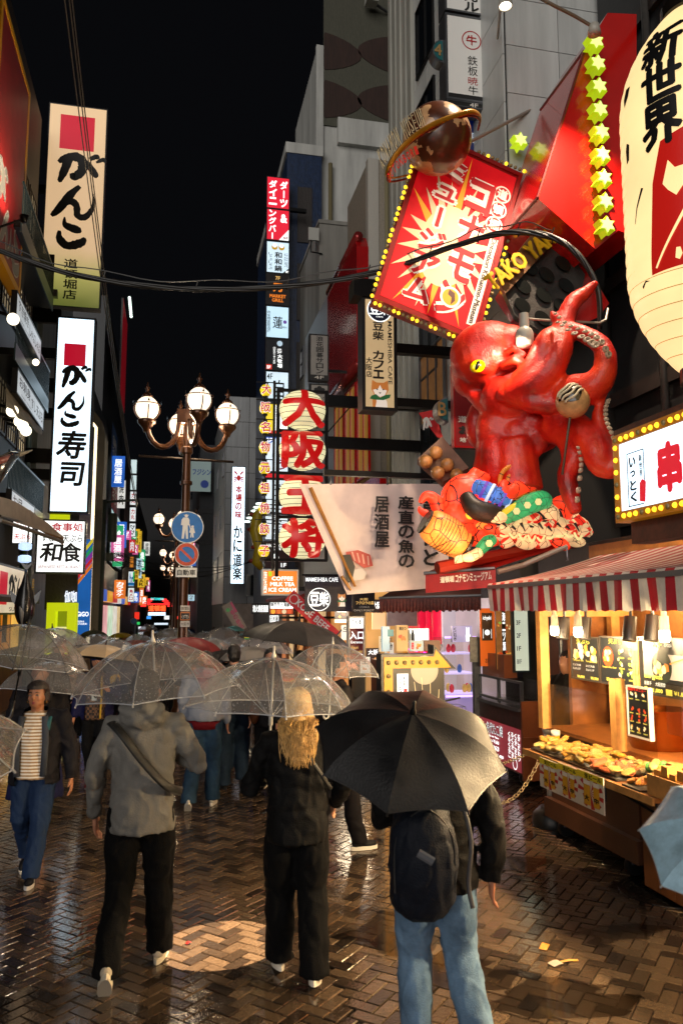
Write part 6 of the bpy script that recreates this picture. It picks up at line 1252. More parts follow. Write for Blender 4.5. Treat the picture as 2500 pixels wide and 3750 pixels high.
# floor roundels and steak sign
s = sign('upright_sign', 'tall pale sign with red round crest and black characters high on the right', 'sign', rectY(1632, 62, 1828, 372, 10.9), M('steak_panel', '#e0e0dc', .4), steel, depth=.3, border=.03)
crd = M('crest_red', '#a8141c', .4); disc(s, .48, .28, .18, crd, .007, r2=.16); txt(s, '牛', (.38, .22, .58, .34), crd, .02); txt(s, '鉄板', (.4, .46, .58, .7), BLACK, .0, True); txt(s, '暁', (.4, .71, .58, .81), crd, .0, True); txt(s, '牛', (.4, .82, .58, .92), BLACK, .0)
rect(s, (.0, .93, 1, 1.0), BLACK, .008); s2 = sign('upright_sign', 'cut-off white sign with bold black kana at the top edge', 'sign', rectY(1628, -60, 1826, 50, 10.9), M('steak_panel'), steel, depth=.3, border=.03); txt(s2, '元', (.35, .3, .6, .6), BLACK, .03); txt(s2, 'ル', (.35, .62, .62, .93), BLACK, .03)
s2 = sign('floor_plate', 'dark strip with a floor number below the red crest sign', 'sign', rectY(1636, 376, 1830, 395, 10.9), BLACK, steel, depth=.3, border=.01); txt(s2, '4F', (.42, .1, .58, .9), wht, .02)
s3 = sign('bar_sign', 'dark blue ornate bar sign half hidden behind the globe', 'sign', rectY(1690, 378, 1832, 560, 11.3), M('bar_blue', '#0c1c4c', .4, emit=.12, ecol='#102a80', var=.6, vs=3), blackm, depth=.2, border=.03); txt(s3, 'BAR', (.25, .62, .78, .82), M('bar_white', '#c0ccd8', .4, emit=.3), .0); txt(s3, '❦ ❧', (.3, .3, .95, .55), M('bar_white'), .0)
for lab, px, py, ch, Y in (('round teal floor marker with a gold digit near the crest sign', 1594, 215, '4', 11.2), ('round teal floor marker with a gold letter left of the octopus', 1608, 1512, 'B', 10.4)):
 c = P(px, py, Y); t = thing('floor_marker', lab, 'sign', c); r_ = 46 * K(Y)
 ob('casing', MB().prism([(r_ * math.sin(q), r_ * 1.1 * math.cos(q)) if q <= math.pi else (0, 0) for q in [math.pi * j / 14 for j in range(15)]][::-1] + [], (c + V((.06, 0, 0)), -X_, Z_, Y_), -.2, 0), steel, t)
 ob('face', MB().prism([(r_ * .85 * math.sin(q), r_ * .95 * math.cos(q)) for q in [math.pi * j / 14 for j in range(15)]][::-1], (c + V((.05, -.002, 0)), -X_, Z_, Y_), -.21, -.2), M('teal_face', '#1c5a5c', .4), t)
 s = S(t, c + V((-.11, -.012 + .2 - .41, -.1)), X_.copy(), Z_.copy(), .14, .2); s.o.y = c.y - .222; txt(s, ch, (.1, 0, 1, 1), M('gold_flat', '#9a7a4a', .4), .02, lift=.0); s.o.y = c.y - .222
t = thing('pennant', 'small red pennant with white brush strokes beside the teal marker', 'flag', P(1560, 1560, 10.8)); q = [P(x, y, 10.8) for x, y in ((1533, 1512), (1588, 1500), (1625, 1612), (1600, 1600))]
ob('cloth', MB().add(q + [p + V((0, .01, 0)) for p in q], [(0, 1, 2, 3), (7, 6, 5, 4)]), M('flag_red'), t); brush(S(t, q[0] + V((.02, -.01, -.3)), X_.copy(), Z_.copy(), .2, .3), (.2, .2, .95, .85), GA, wht, .0); ob('rod', MB().tube([P(1526, 1507, 10.8), P(1600, 1497, 10.8)], .008, 5), steel, t)
s = sign('red_wall_sign', 'dark red wall sign with white characters half hidden behind the octopus', 'sign', rectY(1660, 1340, 1790, 1640, 10.0), M('wallsign_red', '#7a1016', .4), redp, depth=.1, border=.02); txt(s, '道', (.12, .62, .35, .7), wht, .02); txt(s, 'お', (.12, .74, .5, .84), BLACK, .05); txt(s, '地下', (.15, .88, .5, .94), wht, .02)
# ================================================================ GIANT LANTERN
LC = P(2568, 700, 5.35); LC.z = 0; t = thing('giant_lantern', 'giant cream paper lantern with black brush characters and red crest at the right edge', 'lantern', LC + V((0, 0, 3.6)))
zb, zt = P(2560, 1290, 5.0).z, 7.1; lr = .60; prof = []; NR = 26
for k in range(NR * 4 + 1):
 f_ = k / (NR * 4); e = abs(2 * f_ - 1); env = (1 - max(0, (e - .42) / .58) ** 2.2 * .62); prof.append((lr * env * (1 + .014 * abs(math.sin(f_ * NR * math.pi))), zb + (zt - zb) * f_))
def lant_mat():
 m = lit('giant_paper', '#ffdd9c', 1.1, .15); return m
bd_ = ob('paper_body', MB().lathe(prof, 64, LC), lant_mat(), t, True)
def wrap(strokes_or_text, kind, ang, zc, wd, ht, mat, bold=.05, name='brush_lettering'):
 mb = MB()
 if kind == 't':
  for vs, fs in lay(strokes_or_text, (-wd / 2, -ht / 2, wd / 2, ht / 2), bold): mb.add([(q.x, q.y, q.z * 2) for q in vs], fs)
 else:
  mb.add([(x * wd - wd / 2, ht / 2 - y * ht, 0) for x, y in strokes_or_text], [tuple(range(len(strokes_or_text)))])
 mb = tess(mb, .045)
 for v_ in mb.v:
  x, z, dz = v_.x, v_.y, v_.z; zz = zc + z; f_ = min(1, max(0, (zz - zb) / (zt - zb))); e = abs(2 * f_ - 1); env = (1 - max(0, (e - .42) / .58) ** 2.2 * .62); r_ = lr * env * 1.014 + .006 + dz
  a = ang + x / r_; v_.x = LC.x + r_ * math.sin(a); v_.y = LC.y - r_ * math.cos(a); v_.z = zz
 return ob(name, mb, mat, bd_)
g0 = -math.atan2(LC.x, LC.y); lz = lambda y: P(2430, y, LC.y - .42).z
la = lambda px: g0 + math.asin(max(-.97, min(.97, (px - 2568) / 328)))
for ch, px, y0, y1 in (('新', 2432, 12, 188), ('世', 2436, 178, 318), ('界', 2430, 318, 492)): wrap(ch, 't', la(px), (lz(y0) + lz(y1)) / 2, .34, lz(y0) - lz(y1), BLACK, .045)
redk = lit('lantern_crest', '#c81c14', .6); cw = lit('giant_paper', '')
crest = wrap([(.3, 0), (1.0, -.08), (1.0, 1.0), (.0, 1.0), (.03, .8), (.12, .3)], 'p', la(2470), (lz(470) + lz(945)) / 2, .46, lz(470) - lz(945), redk, name='red_crest')
def push(o, k):
 for v_ in o.data.vertices: v_.co += V((-.55, -.83, 0)) * k
for pts, px, y0, y1, wd_ in (([(.1, .6), (.35, .05), (.6, .3), (.95, .3), (1, .7), (.6, 1), (.3, .8)], 2465, 545, 690, .2), ([(.0, .98), (.04, 1.0), (1.0, .05), (.94, .0)], 2450, 720, 930, .3), ([(.3, .0), (.8, .05), (1, .6), (.6, 1), (.1, .8)], 2470, 880, 925, .06)): push(wrap(pts, 'p', la(px), (lz(y0) + lz(y1)) / 2, wd_, lz(y0) - lz(y1), cw, name='crest_mark'), .008)
for px, y0, y1, wdt, pl in ((2290, 175, 245, .1, [(.3, 0), (1, .1), (.8, .6), (.2, 1), (0, .5)]), (2288, 385, 465, .07, [(.3, 0), (.9, .2), (.7, .9), (.1, 1), (0, .3)]), (2325, 600, 720, .12, [(.8, 0), (1, .05), (.35, .55), (.05, 1), (0, .97), (.25, .5)]), (2330, 950, 975, .1, [(0, .6), (.5, 0), (1, .4), (.5, .3), (.1, 1)])): wrap(pl, 'p', la(px), (lz(y0) + lz(y1)) / 2, wdt, lz(y0) - lz(y1), BLACK)
hp_ = MB()
for k in range(1, NR):
 f_ = k / NR; e = abs(2 * f_ - 1); r_ = lr * (1 - max(0, (e - .42) / .58) ** 2.2 * .62) * 1.001; hp_.tube([LC + V((r_ * math.cos(q), r_ * math.sin(q), zb + (zt - zb) * f_ + .05 * math.sin(q + .6))) for q in [2 * math.pi * j / 48 for j in range(49)]], .0035, 4, cap=False)
ob('hoop', hp_, lit('hoop_tan', '#c89850', .55), bd_)
ob('bottom_ring', MB().lathe([(.2, -.12), (.24, -.1), (.24, .02), (.2, .04)], 30, LC + V((0, 0, zb))), M('ring_black', '#14100c', .3), t); ob('top_ring', MB().lathe([(.2, 0), (.24, .02), (.24, .12), (.2, .14)], 30, LC + V((0, 0, zt))), M('ring_black'), t)
ob('hanger', MB().tube([LC + V((0, 0, zt)), LC + V((0, 0, zt + .6)), (4.8, LC.y, zt + .6)], .05, 8), blackm, t)
# ================================================================ STALL FRONT, RIGHT
wood = M('warm_wood', '#8a5424', .45, var=.35, vs=7, bump=.1); wood2 = M('pale_wood', '#b07c40', .5, var=.3, vs=8); dkwood = M('brown_board', '#4a2c1c', .4, var=.25, vs=3)
# skewer sign
s = sign('skewer_sign', 'white lit sign with a big red character framed in amber bulbs', 'sign', (V((3.3, P(2253, 1750, X=3.3).y, P(2253, 1915, X=3.3).z)), -Y_, Z_.copy(), 2.3, P(2253, 1599, X=3.3).z - P(2253, 1915, X=3.3).z), lit('white_cool', ''), M('amber_frame', '#a8660c', .35, emit=.3, ecol='#b87010'), depth=.16, border=.075)  # frame glows itself, in place of the bulbs' light falling on it
txt(s, '串', (.235, .26, .355, .80), lit('skewer_red', '#e0142c', .85), .06)
txt(s, 'か', (.42, .26, .55, .80), lit('skewer_red', ''), .06); txt(s, 'つ', (.6, .3, .73, .78), lit('skewer_red', ''), .06)
for b in ((.075, .25, .08, .86), (.165, .25, .17, .78), (.075, .25, .17, .262), (.075, .845, .16, .857)): rect(s, b, M('crest_navy', '#1c2440', .4), .008, 'crest_frame')
txt(s, '新世界', (.143, .3, .16, .56), BLACK, .02, True); txt(s, 'いっとく', (.088, .3, .125, .82), BLACK, .05, True); poly(s, [(.143, .62), (.158, .58), (.178, .62), (.17, .84), (.14, .82)], lit('skewer_red', ''), .012, 'red_tag')
n = 30
for k in range(n):
 for z in (.038, s.h - .038): ob('bulb', MB().ell(s.o + s.u * (.04 + (s.w - .08) * k / (n - 1)) + s.v * z + s.n * .015, .02, 8, 6), on if k % 4 else off, s.root, True)
for k in range(1, 7): ob('bulb', MB().ell(s.o + s.u * .038 + s.v * (s.h * k / 7) + s.n * .015, .02, 8, 6), on if k != 3 else off, s.root, True)
ob('rusty_box', MB().fbox(s.F, .1, 2.3, -.17, -.01, -.2, -.05), M('rust_brown', '#5a2c1c', .55, var=.5, vs=9), s.root); ob('top_cap', MB().fbox(s.F, .0, 2.3, s.h, s.h + .05, -.2, .0), M('rust_brown'), s.root)
ob('support', MB().box(3.4, 4.75, 5.0, 5.08, 2.75, 2.83), blackm, s.root)
# striped awning
AX0, AX1, AY0, AY1 = 3.3, 4.6, 2.9, P(1790, 2200, X=3.3).y
t = thing('striped_awning', 'red and white striped awning over the food stall', 'awning', (3.9, 5.5, 2.4))
rs, ws = M('stripe_red', '#b8182a', .45, var=.2, vs=6), M('stripe_white', '#e6dccf', .5, var=.2, vs=6)
n = int((AY1 - AY0) / .105); dy = (AY1 - AY0) / n; va = MB(); to = MB()
for k in range(n):
 y0, y1 = AY1 - k * dy, AY1 - (k + 1) * dy; m_ = k % 2
 for j in range(2):
  ya, yb = y0 - dy * j / 2, y0 - dy * (j + 1) / 2; w_ = lambda y: .012 * math.sin(y * 9) + .008 * math.sin(y * 23)
  va.add([(AX0 + w_(ya), ya, 2.155 + .006 * math.sin(ya * 40)), (AX0 + w_(yb), yb, 2.155 + .006 * math.sin(yb * 40)), (AX0 - .01, yb, 2.385), (AX0 - .01, ya, 2.385)], [(0, 1, 2, 3)], m_)
 pr_ = [AX0 + (AX1 - AX0) * q / 5 for q in range(6)]; zz = lambda x: 2.44 + .32 * ((x - AX0) / (AX1 - AX0)) - .03 * math.sin(math.pi * (x - AX0) / (AX1 - AX0))
 for q in range(5): to.add([(pr_[q], y0, zz(pr_[q])), (pr_[q], y1, zz(pr_[q])), (pr_[q + 1], y1, zz(pr_[q + 1])), (pr_[q + 1], y0, zz(pr_[q + 1]))], [(0, 1, 2, 3)], m_)
 to.add([(AX0 - .012, y0, 2.425), (AX0 - .012, y1, 2.425), (AX0, y1, 2.445), (AX0, y0, 2.445)], [(0, 1, 2, 3)], m_)
ob('valance', va, [ws, rs], t, True); ob('top_cloth', to, [ws, rs], t)
ob('front_bar', MB().box(AX0 - .02, AX0 + .03, AY0, AY1, 2.385, 2.425), M('bar_alu', '#8a8c8c', .3, .6), t)
for y in (AY1 - .02, 6.5, 4.6): ob('folding_arm', MB().tube([(AX0 + .02, y, 2.4), (4.0, y - .3, 2.5), (4.7, y - .05, 2.72)], .025, 8), M('arm_pale'), t)
# stall: cart body, posts, shelf
t = thing('food_stall', 'wooden food stall with folding shelf under the striped awning', 'stall', (4.0, 6.0, 0))
ob('cart_body', MB().box(3.72, 4.45, 5.95, 7.45, .22, .98), dkwood, t); ob('kick_board', MB().box(3.66, 4.5, 5.9, 7.5, .16, .34), dkwood, t)
ob('plank_cabinet', MB().box(3.68, 4.5, 3.0, 5.85, .03, .98), M('plank_wood', '#6a3c1a', .45, var=.5, vs=3, streak=.5), t)
for k in range(14): ob('plank', MB().box(3.655, 3.68, 3.02 + k * .2, 3.21 + k * .2, .05, .95), M('plank_wood'), t)
for y in (6.15, 7.3):
 wh = ob('caster', MB().lathe([(.02, -.03), (.075, -.03), (.085, 0), (.075, .03), (.02, .03)], 16, (3.78, y, .085), ax='y'), M('caster_black', '#121212', .3), t, 40); ob('fork', MB().box(3.74, 3.82, y - .045, y + .045, .1, .18), steel, wh)
ob('shelf', MB().box(3.0, 3.78, 4.62, 6.5, .955, .985), wood, t); ob('shelf_edge', MB().box(2.985, 3.0, 4.62, 6.5, .94, .99), wood2, t); ob('worktop', MB().box(3.7, 4.5, 3.0, 7.5, .985, 1.02), wood, t)
for y in (4.8, 5.6, 6.35): ob('shelf_bracket', MB().tube([(3.1, y, .95), (3.66, y, .62)], .012, 6).tube([(3.66, y, .95), (3.66, y, .55)], .012, 6), blackm, t)
for x, y, z in ((3.62, 6.03, 1.6), (3.62, 7.35, 2.45), (4.4, 7.35, 2.45), (3.62, 3.4, 2.45)): ob('post', MB().box(x - .045, x + .045, y - .045, y + .045, 1.02, z), wood2, t)
ob('beam', MB().box(3.56, 3.68, 3.0, 7.45, 2.22, 2.34), wood2, t); ob('beam', MB().box(3.6, 4.6, 7.3, 7.4, 2.1, 2.2), wood2, t)
for k in range(6): ob('rafter', MB().tube([(3.62, 3.6 + k * .75, 2.2), (4.1, 3.9 + k * .75, 2.5)], .03, 4), wood2, t)
glassm = bpy.data.materials.new('acrylic'); glassm.use_nodes = True; N = glassm.node_tree.nodes; L = glassm.node_tree.links; N.clear()
o_ = N.new('ShaderNodeOutputMaterial'); mx = N.new('ShaderNodeMixShader'); tr = N.new('ShaderNodeBsdfTransparent'); tr.inputs[0].default_value = (.92, .9, .86, 1); gl = N.new('ShaderNodeBsdfGlossy'); gl.inputs['Roughness'].default_value = .12
lw = N.new('ShaderNodeLayerWeight'); lw.inputs[0].default_value = .15; mf = N.new('ShaderNodeMath'); mf.operation = 'MULTIPLY_ADD'; mf.inputs[1].default_value = .5; mf.inputs[2].default_value = .03; L.new(lw.outputs['Facing'], mf.inputs[0]); L.new(mf.outputs[0], mx.inputs[0]); L.new(tr.outputs[0], mx.inputs[1]); L.new(gl.outputs[0], mx.inputs[2]); L.new(mx.outputs[0], o_.inputs[0])
ob('acrylic_screen', MB().box(3.64, 3.65, 5.55, 7.3, 1.02, 1.45), glassm, t); ob('acrylic_screen', MB().box(3.64, 3.65, 3.5, 5.4, 1.25, 1.62), glassm, t)
ob('steel_griddle', MB().box(3.75, 4.35, 4.2, 5.0, 1.02, 1.16), M('griddle_steel', '#8c8278', .25, .9), t); ob('copper_pot', MB().lathe([(.0, 0), (.24, 0), (.26, .05), (.26, .3), (.27, .32), (.24, .32), (.24, .05), (0, .04)], 24, (4.05, 6.1, 1.02)), M('copper', '#a8581c', .25, .9), t, 40)
ob('perforated_guard', MB().box(3.7, 3.72, 3.9, 4.75, 1.02, 1.2), M('griddle_steel'), t)
for k in range(7): ob('slot', MB().box(3.695, 3.7, 4.0 + k * .1, 4.02 + k * .1, 1.06, 1.16), BLACK, t)
def bulbs(label, x, y, z, power, col_=(1, .72, .38)):
 t = thing('led_bulb', label, 'lamp', (x, y, z), 'bare bulbs under the striped awning')
 ob('socket', MB().lathe([(.02, .22), (.02, .1), (.03, .1), (.035, .0)], 12, (x, y, z)), M('socket_white', '#b8a890', .4), t); ob('glass', MB().lathe([(.035, 0), (.04, -.05), (.03, -.08), (.0, -.085)], 14, (x, y, z)), lit('bulb_hot', '#fff2d8', 8), t, True)
 light('bulb_light', 'POINT', (x - .02, y, z - .13), power, col_, t, .05)
for lab, px, pw_ in (('bare bulb at the far end of the striped awning', 2030, 90), ('second bare bulb left of the lit menu boards', 2116, 90), ('bare bulb over the dumpling menu board', 2432, 48)):
 q = P(px, 2315, X=3.36); bulbs(lab, q.x, q.y, 2.02, pw_)
bulbs('bare bulb of the stall nearest the viewer', 3.36, 4.3, 2.02, 480); bulbs('last bare bulb of the stall beyond the right edge', 3.36, 3.2, 2.02, 480)
for lab, px, py in (('black cylinder spotlight next to the first bare bulb', 2062, 2308), ('black cylinder spotlight next to the second bare bulb', 2140, 2308), ('left black cylinder spotlight above the dumpling board', 2305, 2310), ('right black cylinder spotlight above the dumpling board', 2385, 2308)):
 c = P(px, py, X=3.5); t = thing('cylinder_spotlight', lab, 'spotlight', c, 'black cylinder spotlights under the awning'); d = V((-.2, -.1, -1)).normalized()
 ob('can', MB().tube([c - d * .11, c + d * .08], [.05, .055], 16), M('can_black', '#121010', .35), t, 40); ob('stem', MB().tube([c - d * .1, c - d * .1 + V((0, 0, .12))], .012, 6), M('can_black'), t)
# menu boards
yel = lit('menu_yellow', '#e8e060', .8); mw = lit('menu_white', '#d8e0dc', .7); mbk = M('menu_black', '#101418', .3, emit=.04, ecol='#304048')
foodc = [lit('food' + c, c, .7) for c in ('#f0d8a0', '#e8a848', '#c87028', '#8ab848', '#f4ecd0', '#c84820')]
def food(s, cx, cy, r_, n, seed, cs=(0, 1, 4)):
 g_ = random.Random(seed)
 for k in range(n):
  x, y = cx + g_.uniform(-r_, r_), cy + g_.uniform(-r_, r_) * s.w / s.h * .7; q = [(x + r_ * .5 * g_.uniform(.6, 1.1) * math.cos(a), y + r_ * .5 * g_.uniform(.6, 1.1) * math.sin(a) * s.w / s.h) for a in [2 * math.pi * j / 9 for j in range(9)]]
  poly(s, q, foodc[g_.choice(cs)], .008 + .0006 * k, 'food_picture')
def menu(label, px0, y0, y1, px1, X=3.78):
 return sign('menu_board', label, 'menu', rectX(px0, y0, px1, y1, X), mbk, M('menu_frame', '#2a2420', .4), depth=.05, border=.012)
s = menu('lit black tempura menu board with two heaps of food, far left of the stall', 2090, 2330, 2482, 2192)
txt(s, '天ぷら', (.22, .05, .7, .17), yel, .02); food(s, .28, .36, .16, 9, 1); food(s, .72, .36, .16, 9, 2)
for x in (.06, .54): txt(s, 'Tempura set', (x, .53, x + .4, .59), yel, .01); txt(s, 'エビ天盛', (x, .64, x + .3, .69), mw, .01); txt(s, '天ぷら三種', (x, .73, x + .3, .78), mw, .01); txt(s, '¥4,000' if x < .3 else '¥5,500', (x + .16, .9, x + .42, .97), yel, .02)
s = menu('lit black tempura menu board with a rice bowl picture, middle of the stall', 2196, 2330, 2500, 2322)
txt(s, '天ぷら', (.28, .04, .66, .15), yel, .02); disc(s, .24, .42, .16, foodc[5]); food(s, .24, .38, .1, 8, 3, (0, 3, 4)); txt(s, 'Tempura Rice Bowl', (.06, .62, .48, .67), yel, .01); txt(s, '¥3,000', (.18, .86, .44, .95), yel, .02)
for i in range(3):
 for j in range(2): food(s, .62 + .26 * j, .3 + .22 * i, .07, 4, 10 + i * 2 + j, (0, 3, 4)); txt(s, '¥800', (.56 + .26 * j, .4 + .22 * i, .72 + .26 * j, .44 + .22 * i), yel, .01)
s = menu('lit dumpling menu board with large picture and yen prices, right of the stall', 2336, 2332, 2535, 2520, 3.74)
txt(s, '餃子', (.3, .05, .5, .18), yel, .02); txt(s, 'GYOZA', (.55, .1, .7, .15), mw, .01); rect(s, (.02, .28, .98, .7), lit('gyoza_photo', '#a8a098', .55, .3), .007, 'photo'); disc(s, .48, .5, .2, M('bowl_dark', '#1c2420', .3), .008); food(s, .48, .48, .12, 10, 5, (0, 1, 2)); poly(s, [(.66, .42), (.98, .3), (.98, .325), (.67, .445)], foodc[2], .02, 'chopsticks')
txt(s, 'Osaka gyoza', (.04, .63, .5, .74), yel, .02, lift=.016); txt(s, '大阪餃子', (.06, .77, .26, .84), mw, .01); txt(s, '大阪煎饺', (.34, .77, .54, .84), mw, .01); txt(s, '¥1,000', (.22, .88, .48, .96), yel, .02); txt(s, '¥1,800', (.7, .88, .97, .96), yel, .02); rect(s, (.05, .87, .16, .97), yel); rect(s, (.54, .87, .66, .97), yel)
s = sign('wooden_tag_board', 'narrow wooden board of paper price tags between two menu boards', 'menu', rectX(2312, 2345, 2335, 2530, 3.6), wood2, depth=.04, border=0)
for i in range(3):
 for j in range(2): rect(s, (.1 + .45 * j, .2 + .25 * i, .45 + .45 * j, .4 + .25 * i), M('paper_tan', '#c89a58', .6), .006, 'price_tag')
s = sign('hanging_menu', 'long black price list hanging on the stall post', 'menu', rectX(2296, 2510, 2376, 2690, 3.5), mbk, M('frame_white'), depth=.02, border=.01)
txt(s, '国産牛メニュー', (.08, .03, .9, .09), lit('tile_red', ''), .02)
for i, (y, cs) in enumerate(((.17, (0, 1, 4)), (.45, (5,)), (.62, (5,)), (.82, (0, 1)))):
 for j in range(3): food(s, .2 + .3 * j, y, .09, 3, 30 + i * 3 + j, cs); txt(s, '¥800', (.1 + .3 * j, y + .07, .28 + .3 * j, y + .095), yel, .01)
# beer posters
for k, (px0, y0, px1) in enumerate(((1976, 2772, 2042), (2043, 2792, 2114), (2115, 2815, 2208))):
 s = sign('beer_poster', ('left', 'middle', 'right')[k] + ' beer poster with red sunburst hung from the stall shelf edge', 'poster', rectX(px0, y0, px1, y0 + 105 + k * 11, 2.97), M('poster_white', '#c8bca8', .5), depth=.006, border=0, group='beer posters on the stall shelf')
 for j in range(10): a0, a1 = j * .628, j * .628 + .3; poly(s, [(.5, .55), (.5 + .5 * math.cos(a0), .55 + .44 * math.sin(a0)), (.5 + .5 * math.cos(a1), .55 + .44 * math.sin(a1))], M('poster_red', '#a8201c', .5), .005, 'ray')
 rect(s, (.0, .0, 1, .2), M('poster_yellow', '#d8c020', .5), .006, 'banner_strip'); txt(s, '生ビール', (.3, .03, .95, .16), BLACK, .03)
 for x, ch, r_ in ((.38, '大', 1), (.74, '中', .85)): rect(s, (x - .13 * r_, .3, x + .13 * r_, .9), M('beer_gold', '#c89018', .4), .008, 'beer_glass'); rect(s, (x - .13 * r_, .22, x + .13 * r_, .34), M('beer_foam', '#d8d0c0', .5), .009, 'beer_foam'); txt(s, ch, (x - .09, .62, x + .09, .78), BLACK, .04, lift=.011)
 disc(s, .14, .78, .12, M('poster_white'), .01)
# food on shelf
g_ = random.Random(5)
def heap(name, label, y0, y1, n, cs, x0=3.05, x1=3.4, z=.99, size=.036, ln=1.7):
 t = thing(name, label, 'food', ((x0 + x1) / 2, (y0 + y1) / 2, z)); ob('tray', MB().box(x0 - .02, x1 + .02, y0 - .01, y1 + .01, z, z + .012), M('tray_black', '#181410', .4), t)
 mb = MB().ell((0, 0, 0), (1, 1, 1), 12, 8)
 for v_ in mb.v: v_ *= 1 + .4 * noise.noise(v_ * 1.7) + .25 * noise.noise(v_ * 4)
 mes = []
 for c_ in cs:
  me = bpy.data.meshes.new('fried_piece'); me.from_pydata([tuple(q) for q in mb.v], [], mb.f); me.materials.append(M('fried' + c_, c_, .5, var=.4, vs=3, bump=.6, bs=6)); me.polygons.foreach_set('use_smooth', [True] * len(me.polygons)); mes.append(me)
 for k in range(n):
  o = link(bpy.data.objects.new('fried_piece', g_.choice(mes)), t); o.location = V((g_.uniform(x0, x1), g_.uniform(y0, y1), z + .03 + g_.uniform(0, .06))) - ORG[t.name]; o.scale = (size * ln * g_.uniform(.7, 1.2), size * g_.uniform(.6, 1), size * .55 * g_.uniform(.8, 1.2)); o.rotation_euler = (g_.uniform(-.4, .4), g_.uniform(-.4, .4), g_.uniform(0, 3.1))
heap('tempura_tray', 'long tray heaped with golden tempura along the stall shelf', 5.55, 6.42, 95, ('#d8a040', '#c88828', '#e0c070'))
heap('prawn_tray', 'tray of pale prawn tempura in the middle of the shelf', 5.12, 5.52, 45, ('#e0b860', '#e8c888', '#c86838'))
heap('skewer_tray', 'small tray of fried skewers beside the wooden box', 4.78, 4.98, 12, ('#d89838', '#c87828'), 3.02, 3.3)
c = V((3.32, 5.02, .99)); t = thing('tempura_bowl', 'dark bowl of tempura standing upright on the shelf', 'food', c)
ob('bowl', MB().lathe([(.04, 0), (.1, .02), (.15, .07), (.14, .07), (.09, .03), (0, .025)], 24, c), M('bowl_black', '#14100e', .2, coat=.5), t, True)
for k in range(9): a = k * .7; ob('fried_piece', MB().ell(c + V((.07 * math.cos(a), .07 * math.sin(a), .09 + .01 * (k % 3))), (.04, .025, .035), 8, 6), M('fried' + ('#d8a040', '#4c8038', '#e0c070')[k % 3], ('#d8a040', '#4c8038', '#e0c070')[k % 3], .5, bump=.5), t, True)
t = thing('wooden_crate', 'pale wooden crate holding rows of fried tofu blocks', 'crate', (3.25, 4.45, .99)); F = (V((3.03, 4.72, .99)), -Y_, Z_, -X_)
for b in ((0, .62, 0, .13, 0, .012), (0, .62, 0, .13, -.42, -.408), (0, .012, 0, .13, -.408, 0), (.608, .62, 0, .13, -.408, 0), (0.012, .608, 0, .012, -.408, 0)): ob('board', MB().fbox(F, *b), wood2, t)
for i in range(7):
 for j in range(4): ob('tofu_block', MB().fbox(F, .03 + i * .08, .095 + i * .08, .1 + .035 * ((i + j) % 2), .16 + .035 * ((i + j) % 2), -.1 - j * .09, -.02 - j * .09), M('tofu_fried', '#b87c30', .55, var=.3, vs=9), t)
t = thing('beer_mug', 'mug of beer with white foam at the shelf corner', 'mug', (3.28, 6.45, .99)); ob('beer', MB().lathe([(.035, 0), (.038, .1)], 16, (3.28, 6.47, .99)), M('beer', '#c8861c', .1), t, True); ob('foam', MB().lathe([(.038, .1), (.04, .14), (0, .15)], 16, (3.28, 6.47, .99)), M('foam', '#d8d0c0', .6), t, True); ob('handle', MB().tube([(3.24, 6.47, 1.08), (3.2, 6.47, 1.06), (3.2, 6.47, 1.02), (3.24, 6.47, 1.0)], .007, 6), glassm, t)
# chain barrier post
q = P(2022, 3025, Z=0); t = thing('barrier_post', 'white barrier post with ball top in a black rubber base', 'barrier post', q)
ob('base', MB().lathe([(.19, 0), (.2, .03), (.19, .12), (.12, .19), (.05, .2)], 24, q), M('rubber_black', '#0e0e0e', .45), t, 40); ob('pole', MB().tube([q + V((0, 0, .15)), q + V((-.02, 0, .9))], .04, 12), M('pole_white', '#a8a298', .4), t, True); ob('ball', MB().ell(q + V((-.02, 0, .95)), .055, 14, 10), M('pole_white'), t, True)
top = q + V((-.02, 0, .86)); chm = M('chain_cream', '#b09870', .4)
for lab, e in (('upper pale plastic chain running to the barrier post', P(1800, 2800, Y=8.6)), ('lower pale plastic chain hanging in a loop from the barrier post', P(1782, 2938, Y=7.0))):
 t = thing('plastic_chain', lab, 'chain', e); ln_ = sag(top, e, .06 if 'upper' in lab else .22, 26)
 lk = MB()
 for i in range(26):
  a, b = ln_[i], ln_[i + 1]; d = (b - a); m_ = (a + b) / 2; e1 = d.normalized(); e2 = (V((0, 0, 1)) if i % 2 else V((1, 0, 0))); e2 = (e2 - e1 * e2.dot(e1)).normalized(); hl = d.length * .62
  ob('link', MB().tube([m_ + e1 * (hl * math.cos(u_)) + e2 * (.016 * math.sin(u_)) for u_ in [2 * math.pi * j / 10 for j in range(11)]], .005, 5, cap=False), chm, t, True)
# ---- takoyaki cart behind
t = thing('dumpling_cart', 'brown food cart with glass counter and glowing red price panel', 'cart', (4.45, 10, 0))
ob('body', MB().box(4.28, 4.7, 9.3, 10.7, .15, .92), dkwood, t); ob('end_panel', MB().box(4.26, 4.72, 9.26, 9.3, .1, 1.05), M('end_brown', '#8a4a28', .35, var=.2, coat=.2), t); ob('end_moulding', MB().box(4.26, 4.72, 9.24, 9.262, .6, .62), M('end_brown'), t)
ob('counter', MB().box(4.22, 4.72, 9.3, 10.7, .92, .96), steel, t); ob('glass_case', MB().box(4.3, 4.66, 9.28, 10.7, 1.0, 1.27), glassm, t)
for z in (1.0, 1.27): ob('rail', MB().box(4.26, 4.3, 9.28, 10.7, z - .015, z + .015), steel, t)
for y in (9.3, 10.0, 10.65): ob('upright', MB().box(4.26, 4.3, y - .015, y + .015, .96, 1.28), steel, t)
